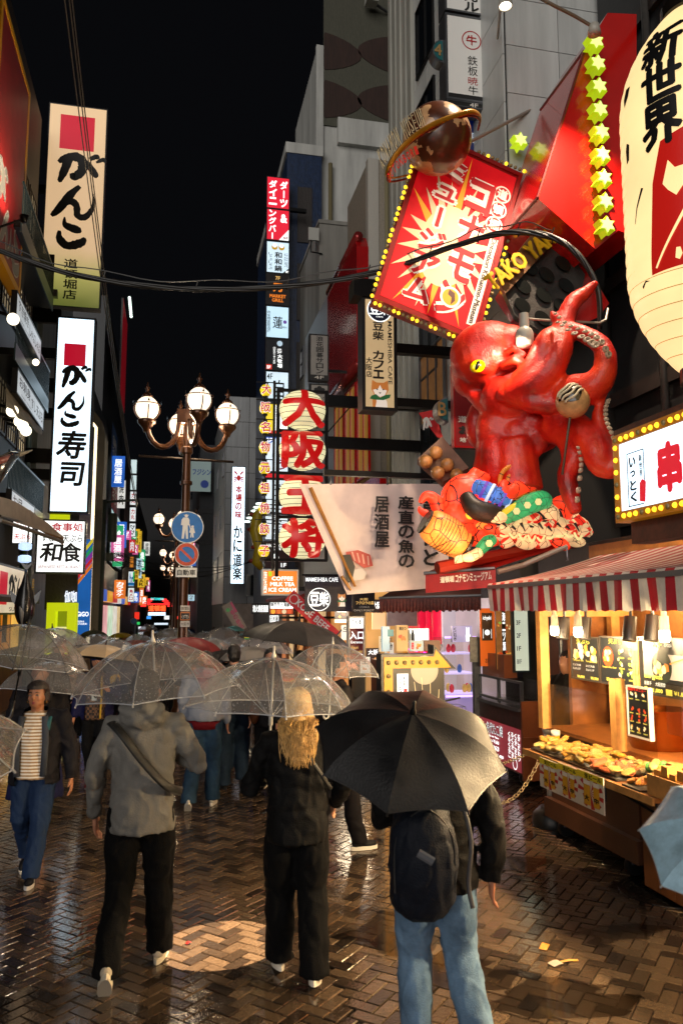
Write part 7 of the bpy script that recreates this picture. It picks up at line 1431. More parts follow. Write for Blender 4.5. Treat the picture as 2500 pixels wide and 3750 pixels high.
ob('brown_box', MB().box(4.32, 4.5, 9.9, 10.65, 1.28, 1.58), M('end_brown'), t); ob('switch_panel', MB().box(4.2, 4.3, 10.66, 10.74, .5, 1.75), steel, t); ob('notice_sheet', MB().box(4.12, 4.3, 10.6, 10.61, 1.45, 1.8), M('paper_grey', '#8a8478', .6, var=.3, vs=20), t)
for y in (9.5, 10.5): ob('caster', MB().lathe([(.02, -.03), (.08, -.03), (.09, 0), (.08, .03), (.02, .03)], 14, (4.4, y, .09), ax='y'), M('caster_black'), t, 40)
s = S(t, V((4.27, 10.68, .18)), -Y_, Z_.copy(), 1.36, .52); s2 = s
rect(s, (0, 0, 1, 1), lit('price_red', '#9a3840', .75, .3), .005, 'price_panel'); txt(s, '名代たこ焼', (.2, .06, .6, .34), BLACK, .05, lift=.009); txt(s, '名代たこ焼', (.2, .06, .6, .34), wl, .01, lift=.011); txt(s, 'Big cut Tako', (.25, .37, .5, .43), wl, .02); txt(s, 'Tako-Yaki', (.18, .46, .5, .55), wl, .02); txt(s, '¥963', (.28, .6, .5, .72), wl, .03); txt(s, '¥1,186', (.16, .78, .36, .87), wl, .03); txt(s, '¥1,408', (.42, .78, .6, .87), wl, .03)
for k in range(4): txt(s, 'くるくるこだわり'[k:k + 5] , (.72 + .07 * k, .12, .77 + .07 * k, .75), wl, .02, True)
disc(s, .86, .85, .05, wl, .008, r2=.04)
s = S(t, V((4.27, 10.68, .72)), -Y_, Z_.copy(), 1.36, .19); rect(s, (0, 0, 1, 1), M('menu_maroon', '#3c1a18', .4, var=.7, vs=14), .003, 'menu_strip')
# ---- shops behind carts
t = thing('arcade_shop', 'bright shop front with pink-red wall and lit showcases behind the carts', 'shopfront', (4.6, 13, 0))
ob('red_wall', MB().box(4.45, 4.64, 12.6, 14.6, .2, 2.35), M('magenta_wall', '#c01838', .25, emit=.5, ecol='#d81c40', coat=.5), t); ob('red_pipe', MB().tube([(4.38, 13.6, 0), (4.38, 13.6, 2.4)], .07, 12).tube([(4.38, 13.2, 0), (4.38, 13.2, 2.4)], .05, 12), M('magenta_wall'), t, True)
ob('white_frame', MB().box(4.4, 4.64, 12.5, 12.58, 0, 2.4), lit('frame_glow', '#d8c8d0', .6), t); ob('back_glow', MB().box(4.6, 4.64, 10.6, 12.45, 0, 2.35), lit('shop_glow', '#c8b4b8', .6, .4), t)
ob('neon_tube', MB().tube([(4.4, 14.6, 1.45), (4.4, 12.6, 1.42)], .015, 6), lit('neon_pink', '#ff40c0', 2), t)
t = thing('showcase', 'glass showcase with violet edge lights in the bright shop', 'showcase', (4.2, 11.8, 0)); a, b = P(1612, 2460, 11.8), P(1745, 2330, 11.8)
for z in (.9, 1.2, 1.5): ob('shelf', MB().box(a.x, b.x, 11.6, 12.1, z, z + .02), lit('shelf_light', '#d8c8ff', .9), t)
ob('glass', MB().box(a.x, b.x, 11.58, 12.12, .85, 1.75), glassm, t); ob('base', MB().box(a.x, b.x, 11.6, 12.1, 0, .85), lit('case_base', '#a894c8', .5), t); ob('edge_light', MB().tube([(a.x, 11.57, 1.76), (b.x, 11.57, 1.76)], .015, 6).tube([(a.x, 11.57, .88), (b.x, 11.57, .88)], .015, 6), lit('violet', '#c8a0ff', 2.2), t)
g_ = random.Random(9)
for k in range(16): x = g_.uniform(a.x + .05, b.x - .05); z = g_.choice((.92, 1.22, 1.52)); cc = g_.choice(('#c83040', '#d8d0c8', '#406ab0', '#d8b050')); ob('toy', MB().ell((x, 11.8 + g_.uniform(-.1, .1), z + .06), (.04, .04, .07), 8, 6), M('toy' + cc, cc, .4, emit=.2, ecol=cc), t, True)
s = sign('machine_poster', 'pastel poster with a white rabbit shape on the lit machine', 'poster', rectY(1655, 2292, 1728, 2352, 11.45), lit('pastel', '#c8b8d8', .75, .3), depth=.05, border=0); poly(s, [(.68, .95), (.66, .6), (.7, .45), (.68, .1), (.74, .1), (.77, .4), (.8, .1), (.86, .1), (.84, .45), (.9, .6), (.88, .95)], wl, .008, 'rabbit_shape'); txt(s, 'くじ引き', (.05, .1, .2, .9), BLACK, .03, True)
s = sign('orange_panel', 'orange upright panel with a dark fork and spoon emblem', 'sign', rectY(1757, 2228, 1812, 2440, 10.45), lit('panel_orange', '#e0641c', .6), depth=.08, border=0); rect(s, (.12, .08, .82, .56), M('emblem_dark', '#4a3420', .5), .007); txt(s, 'ichyaki', (.2, .13, .75, .22), wl, .01, lift=.01); disc(s, .47, .42, .17, wl, .01); txt(s, 'お好み焼き', (.3, .86, .98, .95), BLACK, .02)
for x in (.2, .74): rect(s, (x - .012, .36, x + .012, .52), wl, .01, 'fork')
s = sign('food_banner', 'upright food photo banner beside the orange panel', 'banner', rectY(1816, 2230, 1872, 2452, 10.12), M('foodbanner', '#7a4a2c', .4, emit=.4, ecol='#b87838', var=.8, vs=9), depth=.03, border=0); rect(s, (.38, .0, .62, 1), M('strip_black', '#1c1614', .5), .006); txt(s, '海ニツ葉', (.4, .05, .6, .7), wl, .02, True)
food(s, .2, .25, .16, 6, 77, (1, 3, 5)); food(s, .8, .3, .16, 6, 78, (2, 5, 0)); food(s, .25, .75, .2, 6, 79, (5, 2)); food(s, .78, .75, .18, 6, 80, (5, 1))
s = sign('floor_guide', 'pale green lit floor guide with storey numbers beside the food banner', 'sign', rectY(1878, 2225, 1938, 2462, 9.86), lit('guide_pale', '#d4dcc4', .75, .2), M('guide_frame', '#2c3a3c', .3, .5), depth=.06, border=.02)
for k, f_ in enumerate(('3F', '2F', '1F', 'B1F')): txt(s, f_, (.2, .2 + .2 * k, .45, .27 + .2 * k), BLACK, .02)
t = thing('dark_doorway', 'dark doorway with steel rails between the floor guide and the stall', 'doorway', (4.6, 9.0, 0)); ob('door_panel', MB().box(4.66, 4.74, 7.6, 9.6, 0, 2.4), M('door_brown', '#6a4030', .4, var=.3), t)
for y in (8.2, 8.5, 8.9, 9.3): ob('steel_rail', MB().tube([(4.62, y, 0), (4.62, y, 2.3)], .025, 8), steel, t)
# yellow arrow sign
a, b = P(1397, 2700, 8.7), P(1648, 2700, 8.7); zt_ = P(1500, 2396, 8.7).z
t = thing('arrow_sign', 'yellow arrow-shaped standing sign with bulbs and a fried skewer picture', 'standing sign', ((a.x + b.x) / 2, 8.7, 0)); w_ = b.x - a.x - .06
Fa = (V((a.x, 8.7, 0)), X_, Z_, -Y_); ym = M('arrow_yellow', '#e8a010', .35, coat=.3)
ob('cabinet', MB().prism([(0, .05), (w_, .05), (w_, zt_ - .17), (w_ + .14, zt_ - .17), (w_ - .12, zt_ + .1), (w_ - .12, zt_), (0, zt_)], Fa, -.22, 0), M('cabinet_black', '#181614', .4), t)
ob('yellow_face', MB().prism([(.03, .1), (.13, .1), (.13, zt_ - .155), (w_ + .08, zt_ - .155), (w_ - .1, zt_ + .05), (w_ - .12, zt_ - .03), (.03, zt_ - .03)], Fa, 0, .012), ym, t)
for k in range(7): q = Fa[0] + X_ * (.08 + .095 * k) + Z_ * (zt_ - .092) - Y_ * .015; ob('bulb', MB().ell(q, .026, 10, 8), off, t, True)
for k in range(5): q = Fa[0] + X_ * .08 + Z_ * (zt_ - .24 - .17 * k) - Y_ * .015; ob('bulb', MB().ell(q, .026, 10, 8), off, t, True)
s = S(t, Fa[0] + X_ * .17 + Z_ * (zt_ - 1.08) - Y_ * .001, X_.copy(), Z_.copy(), w_ - .2, .9); rect(s, (0, 0, 1, 1), M('skewer_photo', '#201814', .4, var=.5, vs=4), .004, 'picture'); disc(s, .62, .0, .3, M('bowl_pale', '#b0a898', .4), .006)
for k, (x, y) in enumerate(((.3, .55), (.45, .5), (.58, .45), (.74, .52), (.9, .6), (.5, .68), (.66, .7))): poly(s, [(x + .085 * math.cos(q) * (1 + .2 * math.sin(3 * q)), y + .14 * math.sin(q)) for q in [2 * math.pi * j / 12 for j in range(12)]], lit('fried_lit', '#d08020', .6), .008 + .001 * k, 'fried_skewer'); poly(s, [(x - .006, y - .1), (x + .006, y - .1), (x + .03 * (k - 3) + .006, y - .36), (x + .03 * (k - 3) - .006, y - .36)], foodc[0], .007, 'stick')
rect(s, (.02, .04, .26, .34), wl, .009, 'logo_tile'); txt(s, 'いっとく', (.05, .07, .12, .3), BLACK, .05, True, lift=.012); txt(s, '新世界', (.15, .07, .2, .2), BLACK, .02, True, lift=.012); poly(s, [(.16, .22), (.24, .22), (.22, .34), (.15, .33)], lit('skewer_red', ''), .012, 'red_tag'); txt(s, '道頓堀', (.04, .37, .26, .46), wl, .03); txt(s, '戎橋店', (.04, .47, .26, .56), wl, .03)
# counter with bottles, small lit poster stand
t = thing('drink_counter', 'takeaway counter with lit menu cards behind the arrow sign', 'counter', (3.6, 10.3, 0)); a, b = P(1392, 2400, 10.3), P(1570, 2400, 10.3)
ob('body', MB().box(a.x, b.x, 10.3, 10.8, 0, 1.5), M('end_brown'), t); ob('lit_card', MB().box(a.x + .01, a.x + .11, 10.22, 10.29, P(0, 2400, 10.3).z, P(0, 2300, 10.3).z), lit('card_blue', '#b8d4dc', .7, .3), t); ob('lit_card', MB().box(P(1425, 0, 10.3).x, P(1462, 0, 10.3).x, 10.2, 10.26, P(0, 2400, 10.3).z, P(0, 2295, 10.3).z), lit('card_amber', '#d0a060', .8, .5), t); ob('lit_card', MB().box(P(1470, 0, 10.3).x, P(1512, 0, 10.3).x, 10.2, 10.26, P(0, 2400, 10.3).z, P(0, 2358, 10.3).z), lit('card_white', '#c4ccc0', .7, .3), t); ob('tan_box', MB().box(P(1513, 0, 10.3).x, P(1566, 0, 10.3).x, 10.18, 10.3, P(0, 2400, 10.3).z, P(0, 2357, 10.3).z), M('box_tan', '#8a6a58', .6), t); ob('white_screen', MB().box(P(1465, 0, 10.6).x, P(1538, 0, 10.6).x, 10.6, 10.65, P(0, 2360, 10.6).z, P(0, 2310, 10.6).z), lit('white_neutral', ''), t)
sc1 = S(t, V((P(1425, 0, 10.3).x, 10.2, P(0, 2400, 10.3).z)), X_.copy(), Z_.copy(), P(1462, 0, 10.3).x - P(1425, 0, 10.3).x, P(0, 2295, 10.3).z - P(0, 2400, 10.3).z); food(sc1, .5, .5, .3, 9, 91, (1, 2, 5)); txt(sc1, '串かつ', (.2, .05, .8, .2), BLACK, .03, lift=.02)
sc1 = S(t, V((P(1470, 0, 10.3).x, 10.2, P(0, 2400, 10.3).z)), X_.copy(), Z_.copy(), P(1512, 0, 10.3).x - P(1470, 0, 10.3).x, P(0, 2358, 10.3).z - P(0, 2400, 10.3).z); txt(sc1, '串', (.05, .1, .25, .9), lit('skewer_red', ''), .04); food(sc1, .6, .5, .22, 6, 92, (1, 2))
sc1 = S(t, V((P(1392, 0, 10.3).x + .01, 10.22, P(0, 2400, 10.3).z)), X_.copy(), Z_.copy(), .1, P(0, 2300, 10.3).z - P(0, 2400, 10.3).z); rect(sc1, (.1, .12, .9, .4), lit('card_teal', '#3a8a90', .6), .006); txt(sc1, '生ビール', (.3, .45, .7, .95), BLACK, .02, True)
for k, (px, c) in enumerate(((1497, '#8a8a80'), (1511, '#1c1a18'))):
 q = P(px, 2352, 10.35); t = thing('bottle', ('clear' if k == 0 else 'dark') + ' plastic bottle standing on the takeaway counter', 'bottle', q); ob('body', MB().lathe([(.022, 0), (.024, .01), (.024, .1), (.012, .14), (.012, .155)], 14, q), M('bottle' + c, c, .1, coat=.5), t, True); ob('cap', MB().lathe([(.013, .155), (.013, .17)], 12, q), M('cap_w', '#b0b0a8', .4), t)
t = thing('warm_shop', 'warm lit shop interior with clamp lamp between the entrance sign and red wall', 'shopfront', (4.3, 15, 0)); a, b = P(1340, 2300, 15.2), P(1500, 2300, 15.2)
ob('glow_wall', MB().box(a.x, 4.66, 15.2, 15.3, .2, 2.6), lit('warm_wall', '#c89858', .75, .5), t); ob('hanging_sheet', MB().box(P(1400, 0, 13.5).x, P(1500, 0, 13.5).x, 13.5, 13.52, 1.9, 2.45), M('sheet_grey', '#5a524c', .5, var=.4), t)
ob('lit_poster', MB().box(P(1352, 0, 14.5).x, P(1395, 0, 14.5).x, 14.5, 14.55, P(0, 2312, 14.5).z, P(0, 2245, 14.5).z), lit('warm_poster', '#f0c890', .9), t); ob('bright_bulb_row', MB().box(P(1230, 0, 15).x, P(1280, 0, 15).x, 15, 15.1, P(0, 2285, 15).z, P(0, 2272, 15).z), lit('bulb_row', '#ffe0b0', 2), t)
g_ = random.Random(55)
for k in range(14):
 x_, z_ = 3.0 + .125 * k, g_.uniform(.9, 2.2); sw = S(t, V((x_, 15.15 - .02 * (k % 3), z_)), X_.copy(), Z_.copy(), g_.uniform(.16, .32), g_.uniform(.2, .42)); c_ = g_.choice(('#a82020', '#e8d8b0', '#2c2420', '#d89030', '#406080', '#f0f0e0')); rect(sw, (0, 0, 1, 1), lit('ws' + c_, c_, .6, .3), .0, 'poster'); txt(sw, g_.choice(('たこ焼', '名物', '大阪', '生')), (.15, .1, .85, .45), BLACK if c_ in ('#e8d8b0', '#f0f0e0', '#d89030') else wl, .02, lift=.006); food(sw, .5, .7, .2, 3, k, (1, 2, 5))
light('shop_light', 'POINT', (3.6, 12.6, 2.0), 40, (1, .75, .75), t, .2); light('shop_light', 'POINT', (3.4, 14.6, 2.2), 40, (1, .8, .55), t, .2)  # points without a fixture, added for the glow of the shops
# bicycle behind the arrow sign
q = P(1700, 2620, Z=.0) ; q = V((3.55, 10.0, 0)); t = thing('bicycle', 'parked bicycle with wire basket beside the arrow sign', 'bicycle', q)
for dy_ in (0, .95):
 wh = ob('wheel', MB().tube([(q.x, q.y + dy_ + .3 * math.cos(a), .31 + .3 * math.sin(a)) for a in [2 * math.pi * j / 24 for j in range(25)]], .018, 6, cap=False), M('tyre', '#101010', .5), t); sp = MB()
 for k in range(10): a = k * .628; sp.tube([(q.x, q.y + dy_, .31), (q.x, q.y + dy_ + .29 * math.cos(a), .31 + .29 * math.sin(a))], .002, 3)
 ob('spoke', sp, steel, wh)
ob('frame', MB().tube([(q.x, q.y, .31), (q.x, q.y + .12, .85), (q.x, q.y + .5, .3), (q.x, q.y + .65, .8)], .02, 8).tube([(q.x, q.y + .5, .3), (q.x, q.y + .95, .31), (q.x, q.y + .65, .75)], .014, 8), M('bike_green', '#7a9a20', .3, coat=.4), t, True)
ob('handlebar', MB().tube([(q.x - .25, q.y + .25, 1.0), (q.x - .22, q.y + .1, 1.02), (q.x, q.y + .1, .98), (q.x + .22, q.y + .1, 1.02), (q.x + .25, q.y + .25, 1.0)], .013, 8), steel, t, True); ob('saddle', MB().ell((q.x, q.y + .68, .85), (.08, .14, .04), 12, 8), M('tyre'), t, True)
bk = MB(); 
for k in range(6):
 z = .72 + .045 * k; x0, x1, y0, y1 = q.x - .17, q.x + .17, q.y - .25, q.y + .05; bk.tube([(x0, y0, z), (x1, y0, z), (x1, y1, z), (x0, y1, z), (x0, y0, z)], .004, 4, cap=False)
for k in range(8): bk.tube([(q.x - .17 + .048 * k, q.y - .25, .72), (q.x - .17 + .048 * k, q.y - .25, .95)], .003, 3)
ob('basket', bk, steel, t)

t = thing('strip_light', 'warm strip light under the roof inside the food stall', 'lamp', (4.2, 5.5, 2.3)); ob('tube', MB().tube([(4.15, 3.6, 2.28), (4.15, 7.0, 2.28)], .025, 8), lit('tube_warm', '#ffd8a0', 5), t); ob('holder', MB().box(4.1, 4.2, 3.5, 7.1, 2.31, 2.35), M('socket_white'), t)
for y in (4.2, 5.4, 6.6): light('tube_light', 'POINT', (4.15, y, 2.2), 38, (1, .66, .32), t, .1)

t = thing('stall_partition', 'warm timber partition with steel shelf at the back of the food stall', 'partition', (4.3, 7.55, 0)); ob('boards', MB().box(4.0, 4.69, 7.5, 7.56, 1.0, 2.2), wood, t); ob('shelf', MB().box(4.0, 4.69, 7.3, 7.5, 1.5, 1.53), M('griddle_steel'), t)
for k in range(5): ob('jar', MB().lathe([(.04, 0), (.045, .02), (.045, .12), (.03, .14), (.03, .16)], 12, (4.08 + .12 * k, 7.4, 1.53)), M('jar' + str(k), ('#a83020', '#c8a060', '#705030', '#d8d0c0', '#386040')[k], .3), t, True)

pm_ = glassm.copy(); pm_.name = 'puddle_water'; pg = [n_ for n_ in pm_.node_tree.nodes if n_.type == 'BSDF_GLOSSY'][0]; pg.inputs['Roughness'].default_value = .07
for n_ in pm_.node_tree.nodes:
 if n_.type == 'BSDF_TRANSPARENT': n_.inputs[0].default_value = (.62, .6, .58, 1)
g_ = random.Random(13)
for px, py, rx, ry in ((1835, 3165, .34, .3), (1690, 3560, .3, .22), (2050, 3660, .42, .2), (1450, 3420, .3, .3), (2250, 3420, .3, .18)):
 q = P(px, py, Z=0); ph = g_.uniform(0, 6); pts = [(q.x + rx * (1 + .3 * math.sin(3 * a + ph) + .18 * math.sin(7 * a + ph)) * math.cos(a), q.y + ry * (1 + .3 * math.sin(2 * a + ph) + .15 * math.sin(5 * a)) * math.sin(a), .0045) for a in [2 * math.pi * j / 40 for j in range(40)]]
 struct('puddle', MB().add(pts, [tuple(range(40))]), pm_)
# ================================================================ UMBRELLAS
def vinyl(name, tint=(.93, .95, .97), haze=.34):
 m = bpy.data.materials.new(name); m.use_nodes = True; N = m.node_tree.nodes; L = m.node_tree.links; N.clear(); MATS[name] = m
 o = N.new('ShaderNodeOutputMaterial'); tr = N.new('ShaderNodeBsdfTransparent'); tr.inputs[0].default_value = (*tint, 1)
 df = N.new('ShaderNodeBsdfTranslucent'); df.inputs[0].default_value = (.8, .8, .82, 1); d2 = N.new('ShaderNodeBsdfDiffuse'); d2.inputs[0].default_value = (.75, .75, .78, 1); ad = N.new('ShaderNodeMixShader'); L.new(df.outputs[0], ad.inputs[1]); L.new(d2.outputs[0], ad.inputs[2])
 gl = N.new('ShaderNodeBsdfGlossy'); gl.inputs['Roughness'].default_value = .1
 geo = N.new('ShaderNodeNewGeometry'); tc = N.new('ShaderNodeTexCoord')
 vo = N.new('ShaderNodeTexVoronoi'); vo.inputs['Scale'].default_value = 70; L.new(tc.outputs['Object'], vo.inputs['Vector'])
 rp = N.new('ShaderNodeValToRGB'); rp.color_ramp.elements[0].position = .0; rp.color_ramp.elements[0].color = (1, 1, 1, 1); rp.color_ramp.elements[1].position = .3; rp.color_ramp.elements[1].color = (0, 0, 0, 1); L.new(vo.outputs['Distance'], rp.inputs[0])
 nz = N.new('ShaderNodeTexNoise'); nz.inputs['Scale'].default_value = 6; nz.inputs['Detail'].default_value = 4; L.new(tc.outputs['Object'], nz.inputs[0])
 mu_ = N.new('ShaderNodeMath'); mu_.operation = 'MULTIPLY'; L.new(rp.outputs[0], mu_.inputs[0]); L.new(nz.outputs[0], mu_.inputs[1])
 bp = N.new('ShaderNodeBump'); bp.inputs['Strength'].default_value = .5; bp.inputs['Distance'].default_value = .004; L.new(mu_.outputs[0], bp.inputs['Height'])
 n2 = N.new('ShaderNodeTexNoise'); n2.inputs['Scale'].default_value = 9; L.new(tc.outputs['Object'], n2.inputs[0]); bp2 = N.new('ShaderNodeBump'); bp2.inputs['Strength'].default_value = .35; bp2.inputs['Distance'].default_value = .02; L.new(n2.outputs[0], bp2.inputs['Height']); L.new(bp2.outputs[0], bp.inputs['Normal'])
 L.new(bp.outputs[0], gl.inputs['Normal'])
 m1 = N.new('ShaderNodeMixShader'); mh = N.new('ShaderNodeMath'); mh.operation = 'MULTIPLY_ADD'; mh.inputs[1].default_value = haze * 1.6; mh.inputs[2].default_value = haze * .45; L.new(mu_.outputs[0], mh.inputs[0]); L.new(mh.outputs[0], m1.inputs[0]); L.new(tr.outputs[0], m1.inputs[1]); L.new(ad.outputs[0], m1.inputs[2])
 lw = N.new('ShaderNodeLayerWeight'); lw.inputs[0].default_value = .25; L.new(bp.outputs[0], lw.inputs['Normal']); mr = N.new('ShaderNodeMath'); mr.operation = 'MULTIPLY_ADD'; mr.inputs[1].default_value = .55; mr.inputs[2].default_value = .06; L.new(lw.outputs['Facing'], mr.inputs[0])
 m2 = N.new('ShaderNodeMixShader'); L.new(mr.outputs[0], m2.inputs[0]); L.new(m1.outputs[0], m2.inputs[1]); L.new(gl.outputs[0], m2.inputs[2]); L.new(m2.outputs[0], o.inputs[0]); return m
VIN = vinyl('clear_vinyl', haze=.42); VIN2 = vinyl('milky_vinyl', (.9, .92, .94), .8)  # second vinyl: whiter haze mixed in so the crowd's canopies look brighter
ribw = M('rib_white', '#a8a8a8', .35, .3); ribk = M('rib_dark', '#2c2a2a', .35, .5); shw = M('shaft_white', '#b8b4ac', .3, .2); shk = M('shaft_black', '#141414', .3, .4)
def fabric(name, c): return M('fabric_' + name, c, .55, var=.15, vs=4, bump=.15, bs=90, spec=.4, rvar=.15)
_um = {}
def umbrella_proto(key, mat, R_=.5, H_=.29, clear=True, dark=False, inner=None):
 if key in _um: return _um[key]
 t = thing('umbrella', '', '', (0, 0, 0)); n = 8; sub = 6; rad = 9; mb = MB()
 def pt(a, f):
  k = (a / (2 * math.pi) * n) % 1; sag_ = math.sin(math.pi * k) ; th = f * R(66)
  r_ = R_ * math.sin(th) / math.sin(R(66)); z = -H_ * (1 - math.cos(th)) / (1 - math.cos(R(66)))
  r_ *= math.cos(math.pi / n) / math.cos(2 * math.pi / n * (k - .5)) * (1 - .03 * sag_ * f); z += .006 * sag_ * f - .01 * sag_ * math.sin(math.pi * f)
  return V((r_ * math.cos(a), r_ * math.sin(a), z))
 N_ = n * sub
 for i in range(rad + 1):
  for j in range(N_): mb.v.append(pt(2 * math.pi * j / N_, max(i / rad, .02)))
 mb.f = [(i * N_ + j, (i + 1) * N_ + j, (i + 1) * N_ + (j + 1) % N_, i * N_ + (j + 1) % N_) for i in range(rad) for j in range(N_)]; mb.m = [0] * len(mb.f)
 ca = ob('canopy', mb, mat, t, 14)
 if inner:
  m2 = MB(); m2.v = [q * .985 + V((0, 0, -.006)) for q in mb.v]; m2.f = mb.f; m2.m = mb.m; ob('lining', m2, inner, ca, 14)
 rm = ribk if dark else ribw
 for k in range(n):
  a = 2 * math.pi * k / n; rb = ob('rib', MB().tube([pt(a, f / 6) * (.998) + V((0, 0, -.004)) for f in range(7)], .0032, 5), rm, t, True)
  ob('rib_tip', MB().tube([pt(a, .985), pt(a, 1.03)], .005, 6), rm, rb)
  ob('stretcher', MB().tube([pt(a, .5) + V((0, 0, -.006)), V((.012 * math.cos(a), .012 * math.sin(a), -.34))], .0025, 4), rm, rb)
 ob('hem', MB().tube([pt(2 * math.pi * j / N_, 1.0) for j in range(N_ + 1)], .003, 4, cap=False), rm if not clear else M('hem_clear', '#b4b6bc', .3), ca)
 sm = shk if dark else shw
 ob('shaft', MB().tube([(0, 0, .0), (0, 0, -.64)], .0065, 8), sm, t, True); ob('runner', MB().tube([(0, 0, -.31), (0, 0, -.39)], .013, 8), sm, t, True); ob('ferrule', MB().lathe([(.018, -.01), (.014, .015), (.008, .03), (.007, .065), (.0, .07)], 10), sm, t, True)
 ob('handle', MB().tube([(0, 0, -.58), (0, 0, -.69), (0, .012, -.72), (0, .035, -.73), (0, .055, -.715), (0, .06, -.69)], .0115, 8), M('handle' + ('k' if dark else 'w'), '#1a1a1a' if dark else '#c0bcb4', .3), t, True)
 _um[key] = t; t['used'] = 0; return t
def umbrella(key, label, apex, axis=(0, 0, 1), spin=0, scale=1, group='open umbrellas in the crowd', **k):
 p = umbrella_proto(key, **k) if key not in _um else _um[key]
 o = p if not p['used'] else copy_tree(p)
 p['used'] = 1; o['used'] = 1
 o.location = apex; o.scale = (scale,) * 3
 o.rotation_mode = 'QUATERNION'; o.rotation_quaternion = V(axis).normalized().to_track_quat('Z', 'Y') @ Matrix.Rotation(spin, 3, 'Z').to_quaternion()
 return tag(o, label, 'umbrella', group)
# ================================================================ PEOPLE
def skin_m(name, c): return M('skin_' + name, c, .5, var=.08, vs=8)
def cloth(name, c, rough=.8, **k): return M('cloth_' + name, c, rough, var=k.pop('var', .18), vs=6, bump=.25, bs=k.pop('bs', 120), spec=k.pop('spec', .12), **k)
def hand(mb, w_, d, side, grip=False, s=1.0):
 """palm and five fingers from the wrist w_ along d; side = where the thumb sits"""
 d = V(d).normalized(); sd = V(side); sd = (sd - d * sd.dot(d)).normalized(); nn = d.cross(sd)
 mb.tube([w_ - d * .02, w_ + d * .03, w_ + d * .085], [(.024 * s, .018 * s), (.038 * s, .017 * s), (.036 * s, .014 * s)], 10, up=sd)
 for k, (o_, l_) in enumerate(((.028, .072), (.010, .082), (-.010, .076), (-.027, .06))):
  b = w_ + d * .08 * s + sd * o_ * s; c1 = (.5 if not grip else 1.3)
  p1 = b + (d * math.cos(c1 * .5) + nn * math.sin(c1 * .5)) * l_ * .45 * s; p2 = p1 + (d * math.cos(c1 * 1.2) + nn * math.sin(c1 * 1.2)) * l_ * .35 * s; p3 = p2 + (d * math.cos(c1 * 1.8) + nn * math.sin(c1 * 1.8)) * l_ * .25 * s
  mb.tube([b - d * .02, b, p1, p2, p3], [.0095 * s, .0095 * s, .009 * s, .0085 * s, .007 * s], 7)
 b = w_ + d * .025 * s + sd * .028 * s; e = (d * .65 + sd * .7 + nn * (.5 if grip else .2)).normalized(); mb.tube([b, b + e * .035 * s, b + e * .06 * s + d * .012 * s], [.013 * s, .011 * s, .0085 * s], 7)
